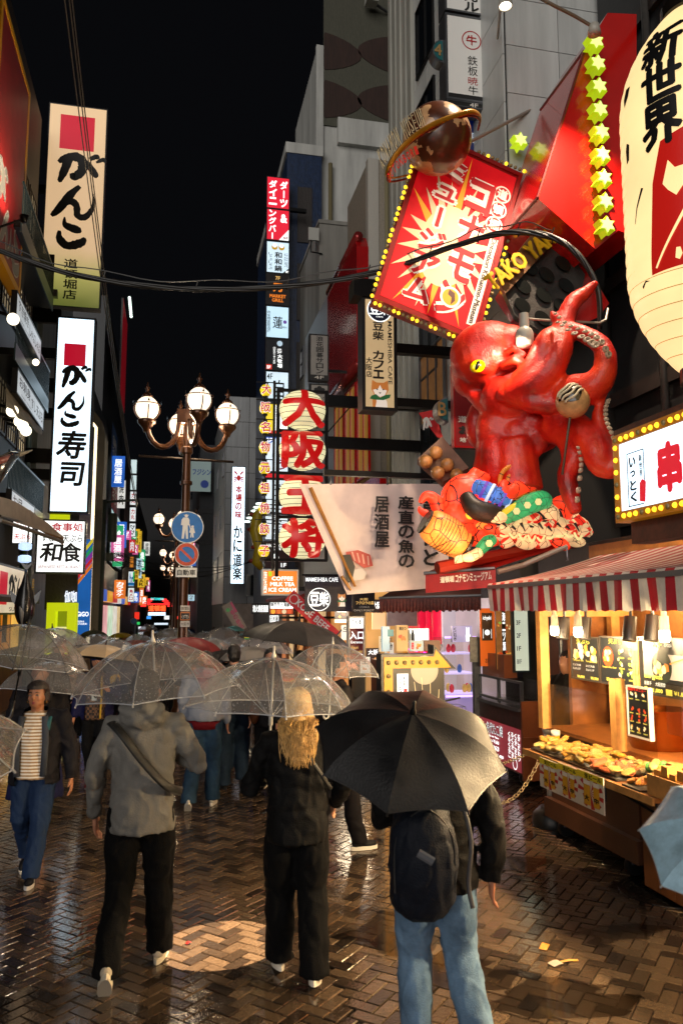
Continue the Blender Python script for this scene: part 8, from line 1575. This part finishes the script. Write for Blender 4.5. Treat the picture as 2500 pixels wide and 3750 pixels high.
def person(label, loc, head, H=1.72, top='#1a1a1c', bottom='#0a0a0b', hem=.84, shoe='#c8c4bc', sole='#d8d4cc', skin='#b07858', hair='#14100e', hair_style='short', arms=None, legs=None, wide=1.0, bulk=1.0, hood=False, vox=.016, top_mat=None, bot_mat=None, look=(0, 1, 0), extra=None, lean=0, simple=False, group=None, open_front=False, shirt=None, grip=(False, False), skirt=False):
 t = thing('person', label, 'person', (0, 0, 0), group); sm = skin_m(skin, skin)
 A = arms or [[(-.24, -.02, 1.14), (-.25, .08, .9)], [(.24, -.02, 1.14), (.25, .08, .9)]]
 Lg = legs or [[(-.1, .1, .5), (-.1, .12, .09), 0], [(.1, -.02, .5), (.1, -.2, .11), .35]]
 sh = [V((-.19 * bulk, 0, 1.42)), V((.19 * bulk, 0, 1.42))]; hp = [V((-.095, 0, .92)), V((.095, 0, .92))]
 hc = V((0, .03 + lean * .6, 1.60)); nb = V((0, lean * .4, 1.44)); fw = V(look).normalized(); rt = fw.cross(Z_).normalized()
 rh = Matrix((rt, fw, Z_)).transposed()
 # --- body: one continuous mesh
 b = MB(); b.ell(hc, (.076, .092, .112), 18, 14, rot=rh); b.ell(hc + fw * .025 - Z_ * .06, (.06, .066, .062), 14, 10, rot=rh); b.tube([nb - Z_ * .04, hc - Z_ * .06 - fw * .01], [.062, .054], 12)
 b.tube([hc + fw * .085 + Z_ * .015, hc + fw * .108 - Z_ * .022, hc + fw * .095 - Z_ * .03], [.009, .0155, .012], 8)
 for sx in (-1, 1):
  b.ell(hc + rt * (.078 * sx) - fw * .005 - Z_ * .012, (.012, .02, .032), 8, 6, rot=rh); b.ell(hc + rt * (.04 * sx) + fw * .062 - Z_ * .03, (.024, .02, .02), 8, 6)
 b.tube([(0, 0, .86), (0, 0, 1.1), (0, lean * .2, 1.3), nb], [(.14, .1), (.13, .095), (.15, .1), (.07, .065)], 14, up=(1, 0, 0))
 for i in (0, 1):
  e, w_ = V(A[i][0]), V(A[i][1]); b.tube([sh[i] * .9 + V((0, 0, .12)), sh[i], e, w_], [.04, .045, .036, .026], 10); hand(b, w_, (w_ - e), V((0, 1, .2)) if abs((w_ - e).normalized().y) < .8 else V((0, 0, 1)), grip[i])
  k_, an = V(Lg[i][0]), V(Lg[i][1]); b.tube([hp[i], k_, an, an - Z_ * .03], [.075, .048, .035, .04], 10)
 remesh('body', b, sm, t, .0085 if not simple else .02, 2, 0)
 # --- trousers
 lm = bot_mat or cloth('b' + bottom, bottom, .85); b = MB(); b.ell((0, -.0, .93), (.15 * bulk, .11 * bulk, .12), 16, 10); b.ell((0, -.035, .86), (.14 * bulk, .08, .1), 14, 10); b.tube([(0, 0, .95), (0, 0, 1.04)], [(.14 * bulk, .1 * bulk), (.135 * bulk, .095 * bulk)], 14, up=(1, 0, 0))
 if skirt: b.tube([(0, 0, .98), (0, 0, .7), (0, 0, .42)], [(.17, .13), (.23, .19), (.27, .22)], 16, up=(1, 0, 0))
 for i in (0, 1):
  k_, an = V(Lg[i][0]), V(Lg[i][1]); md = (k_ + an) / 2
  if not skirt: b.tube([hp[i] + V((0, 0, .02)), (hp[i] + k_) / 2 - V((0, .01, 0)), k_, md - V((0, .02, 0)), an + V((0, 0, .01)), an - V((0, 0, .035))], [.102 * bulk, .093 * wide, .08 * wide, .076 * wide, .073 * wide, .078 * wide], 14)
 remesh('skirt' if skirt else 'trousers', b, lm, t, vox, 2, .009, (7, 7, 4.5), len(label))
 # --- upper garment
 tm = top_mat or cloth('t' + top, top, .7); b = MB(); q = bulk
 b.tube([(0, 0, hem), (0, 0, hem + .06), (0, 0, 1.08), (0, lean * .15, 1.25), (0, lean * .25, 1.36), (0, lean * .35, 1.44), nb + V((0, -.01, .05))], [(.2 * q, .17 * q), (.203 * q, .17 * q), (.19 * q, .15 * q), (.205 * q, .145 * q), (.2 * q, .13 * q), (.13 * q, .105), (.075, .075)], 20, up=(1, 0, 0))
 sl = MB()
 for i in (0, 1):
  e, w_ = V(A[i][0]), V(A[i][1]); s0 = sh[i]; b.tube([s0 * .55 + V((0, 0, .62)), s0 + V((0, 0, -.015)), (s0 + e) / 2, e, (e + w_) / 2, w_ + (w_ - e).normalized() * -.0], [.07 * q, .078 * q, .07 * q, .064 * q, .056 * q, .045 * q], 12)
 if hood: b.ell((0, -.085 + lean * .4, 1.46), (.135, .085, .075), 14, 10); b.tube([(-.11, .0, 1.45), (-.1, -.1, 1.5), (0, -.14, 1.52), (.1, -.1, 1.5), (.11, .0, 1.45)], [.03, .04, .045, .04, .03], 10)
 jk = remesh('jacket' if not simple else 'top', b, tm, t, vox, 2, .011, (7, 7, 6), len(label) * 1.7)
 if open_front:
  me = jk.data; bm = bmesh.new(); bm.from_mesh(me); dl = [f for f in bm.faces if f.calc_center_median().y > .02 and abs(f.calc_center_median().x + .0) < .105 + .05 * (1.4 - f.calc_center_median().z)]
  bmesh.ops.delete(bm, geom=dl, context='FACES'); bm.to_mesh(me); bm.free()
  b = MB(); b.tube([(0, .0, .87), (0, 0, 1.08), (0, 0, 1.25), (0, 0, 1.36), (0, .0, 1.44), nb + V((0, .0, .02))], [(.175 * q, .14 * q), (.165 * q, .135 * q), (.175 * q, .14 * q), (.17 * q, .115 * q), (.11 * q, .09), (.06, .06)], 20, up=(1, 0, 0)); remesh('shirt', b, shirt, t, vox, 3, .006)
 # --- shoes
 for i in (0, 1):
  an = V(Lg[i][1]); tp = Lg[i][2]; mt = Matrix.Translation(an) @ Matrix.Rotation(-tp, 4, 'X') @ Matrix.Rotation(.12 * (1 if i == 0 else -1), 4, 'Z')
  b = MB(); b.ell((0, .0, -.02), (.042, .055, .05), 12, 8); b.ell((0, .09, -.045), (.043, .085, .036), 12, 8); b.ell((0, -.03, -.03), (.038, .045, .045), 12, 8)
  for v_ in b.v: v_.xyz = mt @ v_
  so_ = remesh('shoe', b, cloth('s' + shoe, shoe, .5), t, .012, 2)
  b = MB(); pl = [(.035 * math.sin(a) * (1.1 + .25 * math.cos(a)), .045 + .132 * math.cos(a)) for a in [2 * math.pi * j / 16 for j in range(16)]]; b.prism(pl, (V((0, 0, -.088)), X_, Y_, Z_), 0, .032)
  for v_ in b.v: v_.xyz = mt @ v_
  ob('sole', b, M('sole' + sole, sole, .6), so_, 40)
 # --- hair
 hm = M('hair' + hair, hair, .45, var=.35, vs=30, bump=.6, bs=80); b = MB()
 if hair_style != 'none':
  b.ell(hc - fw * .02 + Z_ * .03, (.086, .095, .1), 16, 12, rot=rh); b.ell(hc - fw * .035 - Z_ * .02, (.08, .075, .085), 14, 10, rot=rh)
  if hair_style == 'bun':
   b.ell(hc - fw * .1 + Z_ * .0, (.06, .06, .06), 10, 8); b.ell(hc - fw * .01 + Z_ * .05, (.1, .1, .085), 14, 10)
   for sx in (-1, 1): b.ell(hc + rt * (.08 * sx) - fw * .03 - Z_ * .02, (.025, .05, .075), 10, 8)
  if hair_style == 'bob': b.tube([hc - fw * .05 + Z_ * .02, hc - fw * .06 - Z_ * .1, hc - fw * .06 - Z_ * .17], [(.088, .07), (.092, .07), (.08, .05)], 12, up=rt)
  hr = remesh('hair', b, hm, t, .011, 1, .005, (40, 40, 18))
  me = hr.data; bm = bmesh.new(); bm.from_mesh(me)   # cut the hair away from the face
  dl = [f for f in bm.faces if (f.calc_center_median() - hc).dot(fw) > .03 and (f.calc_center_median() - hc).z < .052]; bmesh.ops.delete(bm, geom=dl, context='FACES'); bm.to_mesh(me); bm.free()
 if not simple:
  for sx in (-1, 1):
   ec = hc + rt * (.033 * sx) + fw * .08 + Z_ * .004; ey = ob('eye', MB().ell(ec, (.0135, .01, .0075), 10, 8, rot=rh), M('eye_white', '#b8b0a8', .2), t, True); ob('iris', MB().ell(ec + fw * .0075 , (.006, .004, .006), 8, 6, rot=rh), M('iris_dark', '#120a08', .15), ey, True)
   ob('eyebrow', MB().tube([hc + rt * (.014 * sx) + fw * .092 + Z_ * .026, hc + rt * (.033 * sx) + fw * .089 + Z_ * .033, hc + rt * (.052 * sx) + fw * .074 + Z_ * .024], [.003, .0045, .002], 6), hm, t); ob('eyelid', MB().tube([ec + rt * (-.014 * sx) + fw * .008, ec + fw * .0105 + Z_ * .007, ec + rt * (.015 * sx) + fw * .003], .0026, 6), M('lid_dark', '#2a1812', .5), t)
  ob('lips', MB().tube([hc - Z_ * .062 + rt * -.022 + fw * .078, hc - Z_ * .058 + fw * .094, hc - Z_ * .062 + rt * .022 + fw * .078], [.003, .007, .003], 8).tube([hc - Z_ * .066 + rt * -.018 + fw * .08, hc - Z_ * .069 + fw * .094, hc - Z_ * .066 + rt * .018 + fw * .08], [.003, .007, .003], 8), M('lips', '#7a2c30', .35), t, True)
 if extra: extra(t, hc, fw, rt)
 t.location = loc; t.rotation_euler = (0, 0, head); t.scale = (H / 1.72,) * 3
 return t
def strap(t, pts, wd=.022, mat=None, name='strap'): return ob(name, MB().tube(spl([V(p) for p in pts], 4), [(wd, .006)] * ((len(pts) - 1) * 4 + 1), 6, up=(1, 0, 0)), mat or M('strap_black', '#0c0c0d', .6), t, True)
gnd = lambda px, py: P(px, py, Z=0)
# 1 woman in striped shirt
def striped():
 m = bpy.data.materials.new('striped_shirt'); m.use_nodes = True; N = m.node_tree.nodes; L = m.node_tree.links; b = N['Principled BSDF']; tc = N.new('ShaderNodeTexCoord'); sp = N.new('ShaderNodeSeparateXYZ'); L.new(tc.outputs['Object'], sp.inputs[0])
 a = N.new('ShaderNodeMath'); a.operation = 'MULTIPLY'; a.inputs[1].default_value = 35; L.new(sp.outputs[2], a.inputs[0]); f_ = N.new('ShaderNodeMath'); f_.operation = 'FRACT'; L.new(a.outputs[0], f_.inputs[0]); g_ = N.new('ShaderNodeMath'); g_.operation = 'GREATER_THAN'; g_.inputs[1].default_value = .5; L.new(f_.outputs[0], g_.inputs[0])
 mx = N.new('ShaderNodeMix'); mx.data_type = 'RGBA'; mx.inputs['A'].default_value = (*hx('#d8d0c4'), 1); mx.inputs['B'].default_value = (*hx('#9a7a54'), 1); L.new(g_.outputs[0], mx.inputs['Factor']); L.new(mx.outputs['Result'], b.inputs['Base Color']); b.inputs['Roughness'].default_value = .8; return m
def xA(t, hc, fw, rt):
 ob('earring', MB().ell(hc + rt * -.086 - Z_ * .06, (.008, .008, .016), 8, 6), M('gold', '#c88a30', .25, .9), t, True); ob('earring', MB().ell(hc + rt * .086 - Z_ * .06, (.008, .008, .016), 8, 6), M('gold'), t, True)
 strap(t, [(-.13, .13, 1.3), (-.14, .12, 1.38), (-.13, .02, 1.45)], .02, M('strap_teal', '#0c4a50', .6), 'backpack_strap')
 ob('lapel', MB().tube([(.115, .15, .9), (.125, .155, 1.2), (.1, .11, 1.42)], [(.012, .03)] * 3, 8).tube([(-.115, .15, .9), (-.125, .155, 1.2), (-.1, .11, 1.42)], [(.012, .03)] * 3, 8), cloth('lining', '#3c4048', .7), t, True)
q = gnd(110, 3215); WA = q
person('woman in open black jacket and striped shirt with jeans, walking towards the viewer', q, R(172), 1.57, '#16151a', '#1c2c48', .82, '#15161a', '#b8b4b0', '#9a6648', '#1c120e', 'bun',
       arms=[[(-.3, -.02, 1.12), (-.33, .03, .86)], [(.27, .08, 1.12), (.3, .26, 1.27)]], legs=[[(-.09, .1, .5), (-.06, .18, .09), 0], [(.1, .04, .52), (.09, -.2, .16), .5]], bulk=1.13, wide=1.06, vox=.013, open_front=True, shirt=striped(), grip=(False, True), extra=xA, look=(.1, 1, 0))
umbrella('clear_dark', 'clear vinyl umbrella with black ribs held by the striped-shirt woman', P(105, 2288, WA.y - .28), (.14, -.02, 1), .2, 1.05, mat=VIN, dark=True)
# 2 grey jacket man
def xD(t, hc, fw, rt): strap(t, [(-.17, -.1, 1.42), (-.1, -.165, 1.38), (.02, -.175, 1.22), (.15, -.15, 1.08), (.21, -.04, 1.02)], .024); strap(t, [(-.17, -.1, 1.42), (-.12, .1, 1.36), (.0, .16, 1.2), (.15, .13, 1.08), (.21, -.04, 1.02)], .024); ob('watch', MB().ell((0, 0, 1.0), .001), steel, t)
person('man in grey hooded jacket with crossbody strap walking away, left of centre', gnd(500, 3575), R(-4), 1.79, '#6c6a66', '#070708', .80, '#b8ac98', '#cfc4ae', '#a8745c', '#18120f', 'short',
       arms=[[(-.27, -.04, 1.13), (-.27, .06, .87)], [(.33, .02, 1.15), (.16, .26, 1.2)]], legs=[[(-.11, .02, .5), (-.13, -.27, .16), .75], [(.1, .12, .5), (.11, .2, .09), 0]], bulk=.93, wide=1.05, hood=True, vox=.013, extra=None if False else (lambda t, hc, fw, rt: (strap(t, [(-.18, -.1, 1.43), (-.1, -.185, 1.37), (.02, -.195, 1.22), (.15, -.17, 1.08), (.23, -.04, 1.02)], .026))), grip=(False, True))
umbrella('clear_white', 'clear vinyl umbrella with white ribs over the grey jacket man', P(560, 2350, gnd(500, 3575).y + .27), (-.08, -.04, 1), .1, 1.1, mat=VIN)
# 3 blonde woman
def xH(t, hc, fw, rt):
 hm = M('hair_blonde', '#c89c5c', .4, var=.4, vs=25, bump=.4, bs=60); g_ = random.Random(4); b = MB()
 for k in range(650):
  a = g_.uniform(-1.9, 1.9); d = V((math.sin(a), -math.cos(a), 0)); p0 = hc + V((d.x * .07, d.y * .075, g_.uniform(.0, .09))); p1 = hc + V((d.x * .1, d.y * .105, -.06)); l_ = g_.uniform(.06, .3) * (1 - .25 * abs(a) / 1.9); p2 = hc + V((d.x * .1 + g_.uniform(-.03, .03), d.y * .13 - .07, -.06 - l_ * .5)); p3 = hc + V((d.x * .07 + g_.uniform(-.045, .045), d.y * .13 - .12, -.06 - l_)); b.tube(spl([p0, p1, p2, p3], 3), [(.0034, .003)] * 9 + [(.0012, .001)], 4)
 b.ell(hc - fw * .015 + Z_ * .02, (.088, .1, .108), 16, 12); b.ell(hc - fw * .1 - Z_ * .12, (.055, .03, .1), 14, 10); ob('long_hair', b, hm, t, True)
 strap(t, [(-.1, -.13, 1.43), (.02, -.165, 1.36), (.12, -.17, 1.24), (.2, -.1, 1.12)], .014)
person('blonde woman in black jacket and wide black trousers walking away, centre', gnd(1085, 3580), R(-6), 1.68, '#09090a', '#060607', .80, '#c8beae', '#d8d0c0', '#b88468', '#a87c40', 'none',
       arms=[[(-.3, .04, 1.1), (-.13, .25, 1.2)], [(.29, -.02, 1.13), (.25, .14, .98)]], legs=[[(-.1, .1, .5), (-.1, .12, .1), .15], [(.09, .02, .5), (.1, -.12, .1), .25]], bulk=.95, wide=1.18, vox=.013, extra=xH, grip=(True, False))
umbrella('clear_white', 'clear vinyl umbrella with white ribs over the blonde woman', P(1002, 2408, gnd(1085, 3580).y + .25), (.04, .02, 1), .35, 1.1)
# 4 man with black umbrella and backpack
def xJ(t, hc, fw, rt):
 b = MB(); b.ell((-.09, -.24, 1.05), (.17, .13, .27), 18, 14); b.ell((-.09, -.2, 1.2), (.14, .1, .16), 14, 10); b.ell((-.09, -.21, .88), (.165, .12, .14), 14, 10)
 bp_ = remesh('backpack', b, cloth('pack', '#12161f', .6), t, .013, 3, .008); ob('backpack_logo', MB().tube([(-.13, -.372, 1.1), (-.06, -.376, 1.06)], [(.02, .004)] * 2, 6), M('logo_grey', '#4a4c52', .5), bp_); ob('zip', MB().tube(spl([V((-.23, -.3, .9)), V((-.22, -.3, 1.15)), V((-.09, -.32, 1.28)), V((.04, -.3, 1.15)), V((.05, -.3, .9))], 5), .004, 5), M('zip_black', '#060607', .4), bp_)
 strap(t, [(.02, -.16, 1.42), (.1, -.2, 1.3), (.15, -.2, 1.1), (.14, -.16, .9), (.16, -.16, .78)], .012, M('strap_grey', '#3c3c40', .5), 'loose_strap')
denim = lambda n, c: M('denim_' + n, c, .85, var=.45, vs=7, bump=.3, bs=140, spec=.15)
person('man in black jacket with dark backpack and pale jeans under a black umbrella', P(1600, 3900, Z=0), R(-10), 1.68, '#0a090a', '#5a7086', .84, '#2a2a2c', '#888888', '#9a6248', '#120e0c', 'short',
       arms=[[(-.26, .06, 1.14), (-.1, .2, 1.25)], [(.29, -.05, 1.12), (.29, .0, .86)]], legs=[[(-.1, .06, .5), (-.1, -.06, .1), 0], [(.13, .06, .5), (.2, -.12, .1), .2]], bulk=1.06, wide=1.12, vox=.013, extra=xJ, bot_mat=denim('pale', '#5c7690'), grip=(True, False))
umbrella('black_fold', 'black folding umbrella tilted towards the viewer, right foreground', P(1512, 2612, P(1600, 3900, Z=0).y - .2), (-.04, -.55, 1), R(22), 1.02, mat=fabric('black', '#111113'), R_=.46, H_=.20, clear=False, dark=True)
# 5 people in the middle distance
umbrella('clear_dark', 'clear umbrella with dark ribs just behind the striped-shirt woman', P(205, 2425, 8.1), (.1, .1, 1), .5, .98)
person('person in black jacket and navy skirt behind the striped-shirt woman', gnd(120, 3085), R(176), 1.68, '#141216', '#1a1c3c', .86, '#1a1a1a', '#2a2a2a', '#a87860', '#0e0a0a', 'bob', simple=True, vox=.02, skirt=True, arms=[[(-.24, -.02, 1.14), (-.25, .08, .9)], [(.25, .06, 1.12), (.18, .26, 1.2)]])
def xC(t, hc, fw, rt):
 ob('cap', MB().ell(hc + Z_ * .045, (.09, .1, .075), 14, 8), cloth('cap', '#10285c', .7), t, True); ob('name_tag', MB().box(-.03, .03, .165, .17, 1.12, 1.2), M('tag_white', '#a8b0b0', .4), t); ob('yellow_trim', MB().tube([(-.08, .16, .9), (-.09, .165, 1.2), (-.07, .12, 1.42)], .012, 6), M('trim_y', '#b89010', .5), t); ob('yellow_shoulder', MB().ell((-.2, .0, 1.36), (.08, .1, .1), 10, 8), M('trim_y'), t, True)
def plaid():
 m = M('plaid', '#4a3428', .8); N = m.node_tree.nodes; L = m.node_tree.links; b = N['Principled BSDF']; tc = N.new('ShaderNodeTexCoord'); ck = N.new('ShaderNodeTexChecker'); ck.inputs['Scale'].default_value = 30; ck.inputs[1].default_value = (*hx('#6a4a34'), 1); ck.inputs[2].default_value = (*hx('#1c1614'), 1); L.new(tc.outputs['Object'], ck.inputs[0]); L.new(ck.outputs[0], b.inputs['Base Color']); return m
person('person in blue cap, plaid shirt and navy jacket with yellow trim', gnd(345, 2895), R(170), 1.66, '#15163a', '#101012', .88, '#5a1414', '#888888', '#a87458', '#14100e', 'short', simple=True, vox=.02, open_front=True, shirt=plaid(), extra=xC, arms=[[(-.25, .06, 1.14), (-.2, .26, 1.25)], [(.25, .0, 1.12), (.26, .1, .9)]])
umbrella('cream_black', 'beige umbrella with black lining over the person in the blue cap', P(388, 2362, 9.6), (.12, .1, 1), .2, .82, mat=fabric('beige', '#a08c70'), H_=.2, clear=False, dark=True, inner=fabric('lining_black', '#0c0c0c'))
person('person in pale blue hooded jacket and jeans walking away beneath the grey man\'s umbrella edge', gnd(742, 2955), R(-8), 1.70, '#7c8290', '#22344c', .95, '#b8b4ac', '#c8c4bc', '#a87860', '#14100e', 'short', simple=True, vox=.018, hood=True, wide=1.15, bulk=1.05, legs=[[(-.1, -.02, .5), (-.13, -.25, .14), .6], [(.1, .06, .5), (.1, .08, .09), 0]], bot_mat=denim('mid', '#22384e'), extra=lambda t, hc, fw, rt: ob('red_hem', MB().tube([(0, 0, .86), (0, 0, .96)], [(.185, .145), (.19, .15)], 18, up=(1, 0, 0)), cloth('redhem', '#5a1018', .8), t, True))
person('person in black jacket and dark jeans walking away, left of the blonde woman', gnd(850, 2888), R(4), 1.74, '#121114', '#1c2836', .93, '#141416', '#202022', '#a87860', '#100c0a', 'short', simple=True, vox=.02, wide=1.2, bulk=1.1, bot_mat=denim('dark', '#1c2a3c'), legs=[[(-.1, .04, .5), (-.1, -.02, .09), 0], [(.12, .1, .52), (.1, -.12, .16), .5]])
person('person in black coat with brown bag beside the blonde woman', gnd(985, 2900), R(180), 1.7, '#161214', '#141214', .78, '#1c1a1a', '#2c2a2a', '#a87860', '#14100e', 'bob', simple=True, vox=.02, extra=lambda t, hc, fw, rt: ob('brown_bag', MB().ell((.2, .1, .98), (.07, .1, .16), 12, 8), cloth('bag', '#5a3420', .6), t, True))
person('person in dark clothes and black and white sneakers walking right behind the blonde woman', gnd(1225, 3115), R(-75), 1.75, '#171517', '#121013', .84, '#141416', '#c8c4bc', '#a87458', '#100c0a', 'short', simple=True, vox=.018, legs=[[(-.08, .02, .5), (-.09, -.16, .14), .5], [(.09, .12, .5), (.09, .2, .09), 0]], arms=[[(-.24, .08, 1.14), (-.12, .28, 1.22)], [(.24, -.02, 1.14), (.25, .08, .9)]], look=(.5, .8, 0), grip=(True, False))
umbrella('clear_white', 'clear umbrella with white tip right of the blonde woman', P(1218, 2358, 7.2), (.05, 0, 1), .15, .92)
umbrella('black_big', 'large plain black umbrella in the middle, below the hanging banner', P(1095, 2276, 8.9), (.12, -.02, 1), .2, 1.25, mat=fabric('black2', '#131214'), R_=.5, H_=.19, clear=False, dark=True)
person('person in dark coat under the large black umbrella', gnd(1095, 2945), R(0), 1.7, '#141416', '#0e0e10', .8, '#1a1a1a', '#2a2a2a', '#a87860', '#100c0a', 'short', simple=True, vox=.022)
# 6 crowd further down the street
CR = [(192, 2300, 12.6, 'clear_dark', 1.0, 'clear umbrella with dark ribs before the yellow portal', None), (359, 2322, 16.5, 'clear_dark', .85, 'clear umbrella low beside the glowing strip', None), (344, 2308, 21, 'olive', .75, 'small olive green umbrella left of the crowd', '#3c3c20'),
      (442, 2317, 24, 'yellowred', .75, 'yellow and red umbrella in the far crowd', '#a89020'), (513, 2323, 19.5, 'clear_white', .78, 'clear umbrella over a pinkish one left of the post', None), (516, 2345, 16.5, 'pink', .72, 'brownish pink umbrella left of the lamp post', '#7a4a44'), (538, 2287, 36, 'clear_white', .85, 'tiny clear umbrella nearest the far gateway', None),
      (622, 2300, 20.5, 'clear_white', .95, 'clear umbrella just left of the lamp post', None), (640, 2330, 15.6, 'clear_dark', .7, 'clear umbrella in front of the lamp post foot', None), (692, 2334, 12.4, 'red', .98, 'dark red umbrella in front of the lamp post', '#6a0e14'), (743, 2314, 22, 'clear_white', .72, 'clear umbrella just right of the lamp post', None),
      (823, 2298, 20, 'clear_dark', .95, 'tall clear umbrella with dark ribs under the spring flag', None), (865, 2333, 17, 'clear_white', .8, 'low clear umbrella left of the green board', None), (862, 2293, 30, 'cyan', .75, 'small cyan umbrella under the spring flag', '#5a9aa0'), (890, 2318, 26, 'teal', .6, 'small teal umbrella by the green board', '#2a6a78'),
      (912, 2368, 12.6, 'grey', .95, 'pale grey umbrella in front of the large black one', '#6a6662'), (812, 2380, 13.6, 'black_big', .8, 'black umbrella between the red and grey ones', None), (1005, 2412, 10.4, 'navy', .8, 'dark navy umbrella just behind the blonde woman\'s umbrella', '#12131c'), (260, 2335, 14.5, 'clear_white', .9, 'clear umbrella between the yellow portal and the beige umbrella', None), (420, 2340, 14.2, 'clear_white', .85, 'clear umbrella right behind the beige umbrella', None), (575, 2335, 17.5, 'clear_dark', .85, 'clear umbrella with dark ribs left of the lamp post stickers', None), (770, 2335, 15.5, 'clear_white', .9, 'clear umbrella behind the black tilted one', None), (945, 2330, 16, 'clear_white', .9, 'clear umbrella left under the large black one', None), (1000, 2345, 14.5, 'clear_dark', .8, 'clear umbrella right under the large black one', None), (660, 2300, 26, 'clear_white', .9, 'small clear umbrella hidden by the lamp post', None), (580, 2318, 30, 'black_big', .8, 'tiny black umbrella in the far crowd', None), (470, 2330, 28, 'clear_white', .8, 'clear umbrella in the far left crowd', None), (690, 2312, 40, 'grey', .85, 'tiny grey umbrella far beyond the lamp post', None), (775, 2312, 34, 'black_big', .8, 'tiny black umbrella far right of the lamp post', None)]
g_ = random.Random(21); protos = []
for i, (tp_, bt, hr) in enumerate((('#17161a', '#121214', '#100c0a'), ('#3a3c44', '#1a2030', '#1c120c'), ('#5a4a3c', '#18181a', '#100c0a'), ('#1c2a4a', '#202024', '#281a10'))):
 protos.append((tp_, bt, hr))
mades = {}
for k, (px, py, Y, key, sc_, lab, c) in enumerate(CR):
 key = key.replace('clear', 'frost'); kw = {} if key in _um else dict(mat=VIN2, dark='dark' in key) if 'frost' in key else dict(mat=fabric(key, c), clear=False, dark=True, H_=.2)
 a = P(px, py, Y); umbrella(key, lab, a, (g_.uniform(-.15, .15), g_.uniform(-.12, .12), 1), g_.uniform(0, .7), sc_, **kw)
 pi = k % 4; plab = ('dark-coated', 'grey-coated', 'brown-coated', 'navy-coated')[pi] + ' pedestrian under the ' + lab
 hd = R(180) if k % 3 == 0 else R(g_.uniform(-15, 15)); ph = min(1.78, max(1.5, a.z - .1)); pl = V((a.x + .08, Y + .05, 0))
 if pi not in mades:
  tp_, bt, hr = protos[pi]; mades[pi] = person(plab, pl, hd, ph, tp_, bt, .82, '#202022', '#808080', '#a87860', hr, 'short' if pi % 2 == 0 else 'bob', simple=True, vox=.028, group='pedestrians in the far crowd', arms=[[(-.24, -.02, 1.14), (-.25, .08, .9)], [(.25, .06, 1.12), (.1, .24, 1.25)]])
 else:
  o = copy_tree(mades[pi]); o['label'] = plab; o.location = pl; o.rotation_euler = (0, 0, hd); o.scale = (ph / 1.72,) * 3
# umbrellas cut by the picture edge
umbrella('pale_blue', 'pale blue patterned umbrella cutting in at the lower right edge', P(2690, 3005, 2.3), (-.35, -.4, .8), R(0), .6, mat=M('blue_print', '#9cc0d4', .5, var=.35, vs=7), H_=.16, clear=False)
umbrella('clear_white', 'pinkish clear umbrella edge at the far left', P(-440, 2640, 3.4), (-.3, -.3, 1), .4, .95)
o = copy_tree(mades[0]); o['label'] = 'dark-coated pedestrian holding the pale blue umbrella outside the right edge'; q = P(2950, 3000, 2.6); o.location = (q.x, q.y, 0); o.rotation_euler = (0, 0, 0)
o = copy_tree(mades[1]); o['label'] = 'grey-coated pedestrian holding the pinkish umbrella outside the left edge'; q = P(-430, 3000, 3.6); o.location = (q.x, q.y, 0)
# stall worker
q = P(2085, 2600, 8.0); person('stall worker in black T-shirt standing behind the food stall', V((q.x, 8.0, 0)), R(120), 1.72, '#0e0d0e', '#121114', .84, '#1a1a1a', '#2a2a2a', '#9a6a50', '#100c0a', 'short', simple=True, vox=.02)

bpy.data.scenes.remove(TMP)
